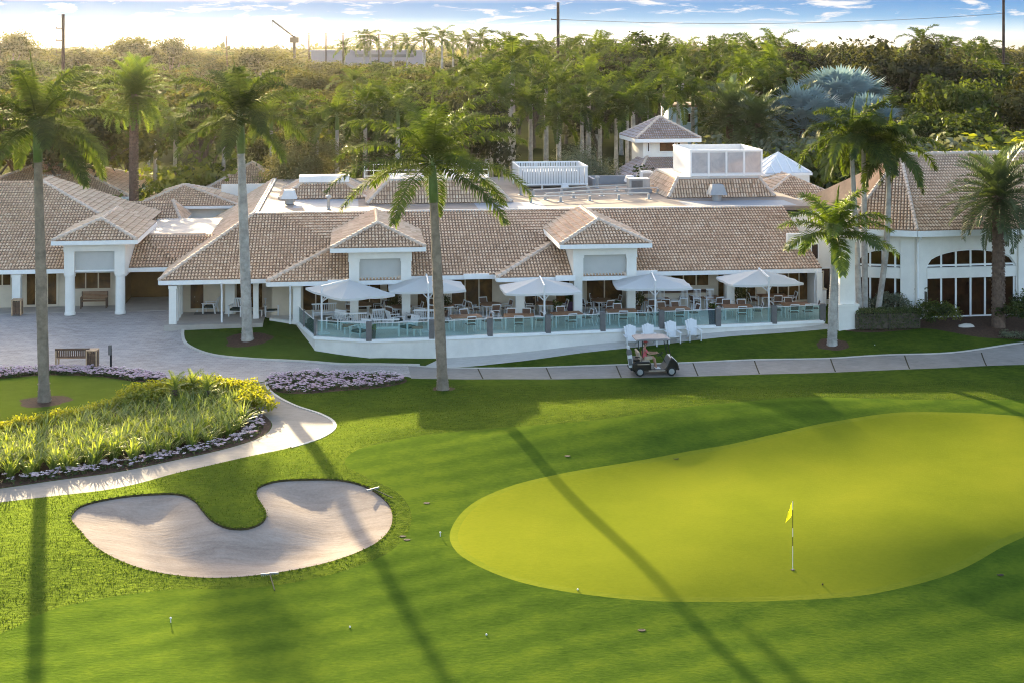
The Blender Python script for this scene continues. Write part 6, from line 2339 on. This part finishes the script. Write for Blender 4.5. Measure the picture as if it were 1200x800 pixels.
mb.bar((-.30 - .45, 0, .82), (-.40 - .45, 0, 1.22), .94, .10, up=(1, 0, 0))
mb.build('backrest', cm_trim, cart, bevel=.03)
mb = MB()
mb.bar((-.80, -.46, .98), (-1.05, -.46, .98), .04)
mb.box((-.95, 0, .80), (.32, .9, .08))
mb.build('rear_tray', cm_body, cart)
mb = MB()
xz(mb, [(-1.02, 1.80), (-1.0, 1.87), (-.7, 1.905), (.55, 1.905), (.78, 1.86), (.80, 1.80)], -.60, .60)
mb.build('roof', cm_roof, cart, bevel=.02)
for sy in (-.52, .52):
    MB().tube([(-.70, sy, .76), (-.66, sy, 1.3), (-.66, sy, 1.82)], .022, 6).build('roof_post', M['black'], cart)
    MB().tube([(.84, sy, .88), (.70, sy, 1.4), (.62, sy, 1.82)], .022, 6).build('roof_post', M['black'], cart)
mb = MB()
mb.add([(.84, -.5, .90), (.84, .5, .90), (.64, .5, 1.76), (.64, -.5, 1.76), (.85, -.5, .90), (.85, .5, .90), (.65, .5, 1.76), (.65, -.5, 1.76)], [(0, 1, 2, 3), (7, 6, 5, 4)])
gm, nt, out = nt_new('clear_windshield')
t_ = N(nt, 'ShaderNodeBsdfTransparent'); g_ = N(nt, 'ShaderNodeBsdfGlossy'); g_.inputs['Roughness'].default_value = .05
x_ = N(nt, 'ShaderNodeMixShader'); x_.inputs[0].default_value = .08
nt.links.new(t_.outputs[0], x_.inputs[1]); nt.links.new(g_.outputs[0], x_.inputs[2]); nt.links.new(x_.outputs[0], out.inputs[0])
mb.build('windshield', gm, cart)
mb = MB()
st_c = Vector((.30, -.26, 1.06))
ax = Vector((-.55, 0, .83)).normalized()
s1 = Vector((0, 1, 0)); s2 = ax.cross(s1)
mb.tube([st_c + (s1 * math.cos(a) + s2 * math.sin(a)) * .17 for a in [2 * math.pi * k / 16 for k in range(17)]], .016, 6, False)
mb.bar(st_c, st_c - ax * .5, .035)
for a in (0, 2.1, 4.2):
    mb.bar(st_c, st_c + (s1 * math.cos(a) + s2 * math.sin(a)) * .17, .02)
mb.build('steering_wheel', M['black'], cart)
for (x, y) in ((-.80, -.50), (.84, -.50), (-.80, .50), (.84, .50)):
    t = MB()
    t.M = Matrix.Translation((x, y, .235)) @ Matrix.Rotation(R(90), 4, 'X')
    t.lathe([(.15, -.09), (.215, -.09), (.235, -.06), (.235, .06), (.215, .09), (.15, .09)], (0, 0, 0), 20)
    wh = t.build('wheel', M['black'], cart, smooth=False)
    t = MB()
    t.M = Matrix.Translation((x, y, .235)) @ Matrix.Rotation(R(90), 4, 'X')
    t.lathe([(.04, -.10), (.145, -.095), (.15, -.07), (.15, .07), (.145, .095), (.04, .10)], (0, 0, 0), 16)
    t.build('rim', M['metal_grey'], wh)
for sy in (-.36, .36):
    MB().box((1.19, sy, .56), (.05, .2, .1)).build('headlight', M['metal_white'], cart, bevel=.015)
MB().box((1.22, 0, .32), (.08, 1.0, .10)).build('front_bumper', M['black'], cart, bevel=.02)
MB().box((-1.21, 0, .34), (.10, 1.0, .10)).build('rear_bumper', M['black'], cart, bevel=.02)
for sy in (-.565, .565):
    MB().box((.08, sy, .285), (.86, .02, .05)).build('sill_strip', cm_trim, cart)
    MB().box((-.62, sy, .62), (.62, .02, .04)).build('side_trim', cm_trim, cart)
def onc(x, y, z):
    c, s = math.cos(CRZ), math.sin(CRZ)
    return Vector((cp.x + x * c - y * s, cp.y + x * s + y * c, cp.z + z))
bag = thing('golf_bag', onc(-1.20, -.28, .42), 'pale grey golf bag with black hood strapped to the back of the cart', 'golf bag', rz=CRZ)
t = MB()
t.M = Matrix.Rotation(R(-8), 4, 'Y')
t.lathe([(.10, 0), (.125, .05), (.125, .6), (.135, .66)], (0, 0, 0), 14)
t.build('bag_body', M['metal_white'], bag)
t = MB()
t.M = Matrix.Rotation(R(-8), 4, 'Y')
t.lathe([(.14, .66), (.145, .78), (.11, .92), (.04, .98)], (0, 0, 0), 12)
t.build('hood', M['post_grey'], bag)
t = MB()
t.M = Matrix.Rotation(R(-8), 4, 'Y')
for (a, b, r) in ((.03, .04, .05), (-.05, .02, .045), (.01, -.05, .05)):
    t.lathe([(r * .6, .94), (r, 1.0), (r * .9, 1.08), (r * .3, 1.12)], (a, b, 0), 8)
t.build('club_covers', M['metal_white'], bag)
t = MB()
t.M = Matrix.Rotation(R(-8), 4, 'Y')
t.box((-.03, -.13, .32), (.18, .08, .34))
t.build('pocket', M['post_grey'], bag, bevel=.02)

# the driver: one skinned body, clothes as children
def skin_obj(name, nodes, edges, mat, parent, root=None, sub=2):
    keys = list(nodes)
    me = bpy.data.meshes.new(name)
    me.from_pydata([nodes[k][0] for k in keys], [(keys.index(a), keys.index(b)) for a, b in edges], [])
    me.materials.append(mat)
    o = bpy.data.objects.new(name, me)
    COL.objects.link(o)
    o.parent = parent
    md = o.modifiers.new('skin', 'SKIN')
    md.use_smooth_shade = True
    md.branch_smoothing = .3
    for k, sv in zip(keys, me.skin_vertices[0].data):
        r = nodes[k][1]
        sv.radius = (r, r) if not hasattr(r, '__len__') else r
        sv.use_root = (k == (root or keys[0]))
    s = o.modifiers.new('sub', 'SUBSURF')
    s.levels = s.render_levels = sub
    return o
skinm = plain('skin', (0.42, 0.23, 0.16), .6, .08, 8)
pinkm = plain('coral_pink_shirt', (0.62, 0.13, 0.15), .85, .15, 8)
khaki = plain('tan_shorts', (0.42, 0.33, 0.23), .85, .12, 8)
drv = thing('person', onc(-.52, -.26, .80), 'person in coral pink shirt and red cap seated at the golf cart wheel', 'person', rz=CRZ)
# seated: x forward, y left, z up, origin on the seat
N_ = {'pelvis': ((0, 0, .10), (.15, .12)), 'waist': ((-.03, 0, .26), (.145, .11)), 'chest': ((0, 0, .46), (.165, .12)), 'neck0': ((.02, 0, .60), .065), 'neck': ((.04, 0, .67), .052), 'head0': ((.06, 0, .74), .085), 'head1': ((.065, 0, .84), .092), 'head2': ((.06, 0, .90), .06)}
E_ = [('pelvis', 'waist'), ('waist', 'chest'), ('chest', 'neck0'), ('neck0', 'neck'), ('neck', 'head0'), ('head0', 'head1'), ('head1', 'head2')]
for s, sg in (('l', 1), ('r', -1)):
    N_.update({'hip' + s: ((.06, sg * .09, .08), .09), 'knee' + s: ((.50, sg * .14, .10), .062), 'calf' + s: ((.55, sg * .14, -.14), .055), 'ankle' + s: ((.60, sg * .13, -.38), .038), 'heel' + s: ((.60, sg * .13, -.43), .04), 'toe' + s: ((.78, sg * .14, -.45), .032),
               'sh' + s: ((.0, sg * .19, .55), .058), 'elb' + s: ((.20, sg * .25, .33), .043), 'wri' + s: ((.56, sg * .14, .32), .03), 'palm' + s: ((.64, sg * .12, .335), (.04, .022))})
    E_ += [('pelvis', 'hip' + s), ('hip' + s, 'knee' + s), ('knee' + s, 'calf' + s), ('calf' + s, 'ankle' + s), ('ankle' + s, 'heel' + s), ('heel' + s, 'toe' + s), ('chest', 'sh' + s), ('sh' + s, 'elb' + s), ('elb' + s, 'wri' + s), ('wri' + s, 'palm' + s)]
    for f in range(4):
        y = sg * (.12 + (f - 1.5) * .022)
        L = (.075, .085, .08, .06)[f]
        N_['f%d%sa' % (f, s)] = ((.675, y, .345), .0105)
        N_['f%d%sb' % (f, s)] = ((.675 + L * .6, y, .345), .0095)
        N_['f%d%sc' % (f, s)] = ((.675 + L * .55, y, .345 - L * .5), .0085)
        E_ += [('palm' + s, 'f%d%sa' % (f, s)), ('f%d%sa' % (f, s), 'f%d%sb' % (f, s)), ('f%d%sb' % (f, s), 'f%d%sc' % (f, s))]
    N_['t' + s + 'a'] = ((.64, sg * .075, .33), .012)
    N_['t' + s + 'b'] = ((.69, sg * .06, .31), .010)
    E_ += [('palm' + s, 't' + s + 'a'), ('t' + s + 'a', 't' + s + 'b')]
body = skin_obj('body', N_, E_, skinm, drv, 'pelvis')
S_ = {'w': ((-.015, 0, .12), (.175, .15)), 'm': ((-.03, 0, .28), (.17, .14)), 'c': ((0, 0, .46), (.185, .145)), 'n': ((.02, 0, .60), .075)}
SE = [('w', 'm'), ('m', 'c'), ('c', 'n')]
for s, sg in (('l', 1), ('r', -1)):
    S_.update({'s' + s: ((.0, sg * .19, .55), .078), 'e' + s: ((.13, sg * .232, .41), .068)})
    SE += [('c', 's' + s), ('s' + s, 'e' + s)]
skin_obj('shirt', S_, SE, pinkm, drv, 'm')
B_ = {'p': ((.0, 0, .09), (.17, .135))}
BE = []
for s, sg in (('l', 1), ('r', -1)):
    B_.update({'h' + s: ((.08, sg * .095, .085), .108), 'k' + s: ((.42, sg * .135, .10), .085)})
    BE += [('p', 'h' + s), ('h' + s, 'k' + s)]
skin_obj('shorts', B_, BE, khaki, drv, 'p')
mb = MB()
mb.lathe([(.104, .865), (.106, .90), (.095, .95), (.055, .985), (.0, .995)], (.06, 0, 0), 16)
mb.add([(.12, -.075, .872), (.12, .075, .872), (.255, .05, .85), (.255, -.05, .85), (.12, -.075, .884), (.12, .075, .884), (.255, .05, .86), (.255, -.05, .86)], [(3, 2, 1, 0), (4, 5, 6, 7), (0, 1, 5, 4), (1, 2, 6, 5), (2, 3, 7, 6), (3, 0, 4, 7)])
mb.build('cap', plain('red_cap', (.38, .05, .05), .8, .1, 8), drv)
mb = MB()
mb.lathe([(.05, .74), (.097, .76), (.102, .84), (.103, .868)], (.045, 0, 0), 14)
mb.build('hair', plain('short_grey_hair', (.12, .09, .07), .9, .3, 20), drv)
mb = MB()
for sg in (-1, 1):
    mb.box((.148, sg * .034, .825), (.012, .03, .016))
mb.build('eyes', M['black'], drv)
mb = MB()
mb.add([(.145, -.018, .775), (.145, .018, .775), (.182, 0, .782), (.15, 0, .83)], [(0, 1, 2), (0, 2, 3), (1, 3, 2)])
for sg in (-1, 1):
    mb.box((.05, sg * .102, .81), (.035, .015, .055))
mb.build('nose_and_ears', skinm, drv)
mb = MB()
for sg in (-1, 1):
    mb.box((.68, sg * .135, -.46), (.27, .095, .09))
mb.build('shoes', M['metal_white'], drv, bevel=.02)

# ------------------------------------------------------------------ on the course
p = T(929, 667)
fs_ = thing('flagstick', p, 'thin white golf flagstick with a yellow flag in the hole on the green', 'golf flag')
mb = MB()
mb.cur = 0
for k in range(8):
    mb.cur = 1 if k in (3, 5, 6) else 0
    mb.tube([(0, 0, -.1 + k * 2.3 / 8), (0, 0, -.1 + (k + 1) * 2.3 / 8)], .011, 6)
mb.build('pole', [M['metal_white'], M['black']], fs_)
fm = leaf_mat('yellow_flag_cloth', (.75, .72, .03), (.85, .80, .04), .4, (1.1, 1.05, .5), .7, .02)
mb = MB()
vs = []
for i in range(9):
    t = i / 8
    for j in range(7):
        s = j / 6
        vs.append((-.03 - .30 * t * (.35 + .3 * s), .06 * math.sin(7 * t + 2 * s) * t, 2.16 - s * .42 - .30 * t * (1 - .15 * s)))
mb.add(vs, [(i * 7 + j, (i + 1) * 7 + j, (i + 1) * 7 + j + 1, i * 7 + j + 1) for i in range(8) for j in range(6)])
mb.build('flag', fm, fs_, smooth=True)
mb = MB()
mb.lathe([(.07, .004), (.07, .009)], (0, 0, .0), 14)
mb.build('cup', M['black'], fs_)
def rake(px0, py0, px1, py1, label):
    a, b = T(px0, py0), T(px1, py1)
    o = thing('bunker_rake', a, label, 'rake')
    d = (b - a)
    d.z = 0
    L = d.length
    u = d / L
    s = Vector((-u.y, u.x, 0))
    up = Vector((0, 0, .07))
    MB().tube([up, d + up + Vector((0, 0, zt(b.x, b.y) - a.z))], .018, 6).build('handle', M['cushion'], o)
    mb = MB()
    mb.bar(up - s * .28, up + s * .28, .05)
    for k in range(9):
        q = up + s * (-.26 + .065 * k)
        mb.bar(q, q + Vector((0, 0, -.07)), .015)
    mb.build('head', M['metal_grey'], o)
rake(437, 574.5, 460, 585, 'rake lying on the grass at the right edge of the bunker')
rake(316, 674, 322, 694, 'rake lying on the grass below the front edge of the bunker')
for (px, py, lab) in ((472, 628, 'upper of two close dark holes in the turf right of the bunker'), (477, 632, 'lower of two close dark holes in the turf right of the bunker'), (500, 589, 'wide dark hole in the turf between bunker and green'), (665, 534, 'small dark hole in the shaded turf above the green'), (792, 537, 'dark hole near the upper edge of the green'), (752, 738, 'small hole in the fairway in front of the green'), (1172, 673, 'dark drain hole in the shaded bank right of the green')):
    p = T(px, py)
    mb = MB()
    mb.lathe([(.15, .0), (.145, .008), (.10, .010), (.09, .006)], (0, 0, 0), 14)
    h_ = mb.build('drain_cover', M['dark'])
    h_.location = (p.x, p.y, p.z + .004)
    h_.scale = (.8, .6, 1)
    tag(h_, lab, 'drain', 'dark drains in the turf')
for (px, py, lab) in ((200, 729, 'tiny white topped marker peg on the fairway below the bunker'), (516, 628, 'tiny white marker peg between bunker and green'), (1025, 407, 'tiny white marker peg on the lawn by the hedge')):
    p = T(px, py)
    o = thing('marker_peg', p, lab, 'marker', scale=.7)
    MB().tube([(0, 0, -.05), (0, 0, .16)], .02, 6).build('peg', M['metal_white'], o)
    MB().lathe([(.02, .16), (.045, .18), (.045, .22), (.01, .24)], (0, 0, 0), 8).build('cap', M['metal_white'], o)
for (px, py, lab) in ((410, 735, 'white golf ball on the fairway left of the palm shadow'), (570, 744, 'white golf ball on the fairway before the green'), (677, 691, 'white golf ball on the front collar of the green'), (964, 685, 'dark ball mark beside the flagstick shadow')):
    p = T(px, py)
    o = MB().lathe([(.004, 0), (.03, .008), (.042, .03), (.04, .06), (.02, .082), (.002, .086)], (0, 0, 0), 10).build('golf_ball', M['metal_white'] if 'white' in lab else M['soil'], smooth=True)
    o.location = p
    o.scale = (.7, .7, .7)
    tag(o, lab, 'golf ball')

# ------------------------------------------------------------------ far things
def utility_pole(px, ptop, Y, w, label, arms=()):
    o = thing('utility_pole', (by_px(px, Y), Y, .5), label, 'utility pole', 'utility poles on the skyline')
    h_ = z_at(ptop, Y) - .5
    MB().tube([(0, 0, 0), (0, 0, h_)], [w, w * .8], 10).build('pole', M['pole_wood'], o)
    for z in arms:
        mb = MB()
        mb.box((-.5, 0, h_ - z), (1.3, .14, .14))
        mb.lathe([(.06, 0), (.1, .1), (.04, .3)], (-1.05, 0, h_ - z), 8)
        mb.build('crossarm', M['pole_wood'], o)
    return Vector((by_px(px, Y), Y, .5 + h_))
pl_ = utility_pole(74, 17, 230, .32, 'left brown utility pole with short arms in the golden haze', (2.3, 4.3, 6.2))
pm = utility_pole(654, 3, 235, .30, 'middle dark utility pole above the royal palms', (2.9,))
pr_ = utility_pole(1176, -14, 235, .27, 'right dark utility pole against the sky', ())
def wire(a, b, sag, label):
    n = 24
    pts = []
    for i in range(n + 1):
        t = i / n
        q = a.lerp(b, t)
        q.z -= sag * 4 * t * (1 - t)
        pts.append(q)
    o = MB().tube(pts, .035, 4).build('power_line', M['post_grey'])
    tag(o, label, 'power line')
wz = z_at(23, 235)
wire(Vector((pm.x, 235, wz)), Vector((by_px(1176, 235), 235, z_at(16, 235))), 1.15, 'power line from the middle pole to the right pole')
wire(Vector((pm.x, 235, wz)), Vector((by_px(330, 420), 420, z_at(40, 420))), 1.2, 'power line sagging from the middle pole down to the left')
wire(Vector((by_px(1085, 200), 200, z_at(76, 200))), Vector((by_px(1230, 200), 200, z_at(72, 200))), .2, 'pale low cable before the woods below the right pole')
cr = thing('crane', (by_px(345, 520), 520, .5), 'tiny slanting construction crane jib on the left skyline', 'crane')
mb = MB()
zb_ = z_at(44, 520) - .5
mb.bar((0, 0, zb_), (by_px(319, 520) - by_px(345, 520), 0, z_at(24, 520) - .5), .55)
mb.build('jib', M['black'], cr)
mb = MB()
mb.bar((0, 0, 0), (0, 0, zb_ + .5), .9)
mb.box((0, 0, zb_ - 1), (3, 2, 2))
mb.build('mast', M['black'], cr)
MB().tube([(by_px(319, 520) - by_px(345, 520), 0, z_at(24, 520) - .5), (by_px(319, 520) - by_px(345, 520), 0, z_at(40, 520) - .5)], .1, 4).build('cable', M['black'], cr)
wh = thing('warehouse', (by_px(430, 480), 480, .5), 'long low pale warehouse in the haze beneath the skyline palms', 'building')
wz1 = z_at(61, 480) - .5
wm = plain('pale_warehouse_wall', (.36, .33, .38), .7, .1, .1)
MB().box((0, 8, wz1 / 2), (38, 16, wz1)).build('wall', wm, wh)
MB().box((0, 8, wz1 + .3), (39, 17, .6)).build('roof', wm, wh)
MB().box((6, -.05, wz1 - 1.4), (20, .1, 1.0)).build('window', M['post_grey'], wh)
for k, x in enumerate((362, 382, 402, 444)):
    o = MB().tube([(0, 0, 0), (0, 0, z_at(39, 450) - .5)], .22, 6).build('light_mast', M['pole_wood'])
    o.location = (by_px(x, 450), 450, .5)
    tag(o, 'thin mast before the pale warehouse roof', 'mast', 'thin masts before the warehouse')
ms = MB().tube([(0, 0, 0), (-.5, 0, z_at(42, 300) - .5)], .1, 6).build('radio_mast', M['pole_wood'])
ms.location = (by_px(268, 300), 300, .5)
tag(ms, 'thin reddish mast in the golden haze behind the second palm', 'mast')
# pale blue house behind the palms near the tower, and the white fence far right
bh = thing('blue_house', (by_px(806, 145), 145, .5), 'pale blue house glimpsed between palm trunks behind the tower', 'house')
bm = plain('pale_blue_render', (.42, .56, .66), .8, .08, .8)
bz = z_at(126, 145) - .5
MB().bb(-2.0, 1.0, 0, 7, 0, bz).build('wall', bm, bh)
MB().bb(-2.1, 1.1, -.1, 7.1, bz, bz + .25).build('roof', M['tile_under'], bh)
f_ = MB().bb(-.2, .35, -.05, .0, bz - 1.6, bz - .6).build('window', M['trim'], bh)
MB().bb(-.12, .27, -.07, -.05, bz - 1.52, bz - .68).build('pane', M['pane_dark'], f_)
wf = thing('white_fence', (by_px(1165, 165), 165, .9), 'long low white fence before the trees at far right', 'fence')
mb = MB()
for k in range(14):
    mb.box((-6.5 + k, 0, .55), (.12, .12, 1.1))
mb.build('post', M['metal_white'], wf)
MB().box((0, 0, .95), (13.2, .05, .16)).build('rail', M['metal_white'], wf)
MB().box((0, 0, .5), (13.2, .05, .16)).build('rail', M['metal_white'], wf)
# the pale lane and parked cars' court right of the tower
mb = MB()
mb.add([(by_px(838, 150), 137, 1.0), (by_px(960, 150), 137, 1.0), (by_px(960, 190), 190, 1.0), (by_px(838, 190), 190, 1.0)], [(0, 1, 2, 3)])
tag(mb.build('back_road', M['walk']), kind='structure')
# ------------------------------------------------------------------ sky, sun and air
SUN_EL, SUN_AZ = R(13.0), R(-18.2)        # azimuth from +Y towards +X
sd = Vector((math.sin(SUN_AZ) * math.cos(SUN_EL), math.cos(SUN_AZ) * math.cos(SUN_EL), math.sin(SUN_EL)))
sun_d = bpy.data.lights.new('sun', 'SUN')
sun_d.energy = 4.7
sun_d.angle = R(0.6)
sun_d.color = (1.0, 0.80, 0.49)
sun = bpy.data.objects.new('sun', sun_d)
COL.objects.link(sun)
sun.rotation_euler = (-sd).to_track_quat('-Z', 'Y').to_euler()
w = bpy.data.worlds.new('World')
sc.world = w
w.use_nodes = True
nt = w.node_tree
nt.nodes.clear()
out = nt.nodes.new('ShaderNodeOutputWorld')
sky = N(nt, 'ShaderNodeTexSky', sky_type='NISHITA')
sky.sun_disc = False
sky.sun_elevation = SUN_EL
sky.sun_rotation = SUN_AZ
sky.air_density, sky.dust_density, sky.ozone_density = 0.8, 2.5, 0.4
bg = N(nt, 'ShaderNodeBackground')
bg.inputs['Strength'].default_value = 0.15
tc = N(nt, 'ShaderNodeTexCoord')
sep = N(nt, 'ShaderNodeSeparateXYZ')
nt.links.new(tc.outputs['Generated'], sep.inputs[0])
# the low band of sky: pale at the skyline, blue a few degrees up, with flat broken clouds
mp = N(nt, 'ShaderNodeMapping')
mp.inputs['Scale'].default_value = (24, 24, 150)
nt.links.new(tc.outputs['Generated'], mp.inputs['Vector'])
cl = noise(nt, mp.outputs[0], 1.0, 6, 0.62, 0.4)
band = ramp(nt, mathn(nt, 'MULTIPLY', sep.outputs['Z'], 10.0), [(0.0, (1.6, 1.5, 1.3)), (0.05, (1.50, 1.58, 1.60)), (0.11, (1.0, 1.35, 1.6)), (0.18, (0.45, 0.88, 1.38)), (0.28, (0.26, 0.64, 1.25)), (0.5, (0.25, 0.62, 1.25)), (1.0, (0.6, 1.2, 2.3))])
cmask = ramp(nt, cl, [(0.55, (0, 0, 0)), (0.65, (1, 1, 1))])
band = mixc(nt, cmask, band, (1.6, 1.6, 1.62))
low = ramp(nt, sep.outputs['Z'], [(0.03, (1, 1, 1)), (0.10, (0, 0, 0))])
nt.links.new(mixc(nt, low, sky.outputs[0], band), bg.inputs['Color'])
nt.links.new(bg.outputs[0], out.inputs['Surface'])

if HAZE > 0:
    mb = MB()
    mb.bb(-1500, 1500, -20, 2900, -2.5, 32)
    m, nt, out = nt_new('haze_air')
    pv = N(nt, 'ShaderNodeVolumePrincipled')
    pv.inputs['Color'].default_value = (0.95, 0.93, 0.90, 1)
    pv.inputs['Density'].default_value = HAZE
    pv.inputs['Anisotropy'].default_value = 0.8
    nt.links.new(pv.outputs[0], out.inputs['Volume'])
    tag(mb.build('haze', m), kind='stuff')
sc.view_settings.view_transform = 'Standard'
sc.view_settings.look = 'None'
sc.view_settings.exposure = EXPOSURE
sc.view_settings.gamma = 1.0
sc.cycles.use_denoising = True
sc.cycles.filter_width = 1.05
sc.cycles.denoising_prefilter = 'NONE'
sc.cycles.max_bounces = 6
sc.cycles.diffuse_bounces = 3
sc.cycles.glossy_bounces = 3
sc.cycles.transmission_bounces = 4
sc.cycles.transparent_max_bounces = 10
sc.cycles.volume_bounces = 0
sc.cycles.sample_clamp_indirect = 6
sc.cycles.use_light_tree = False
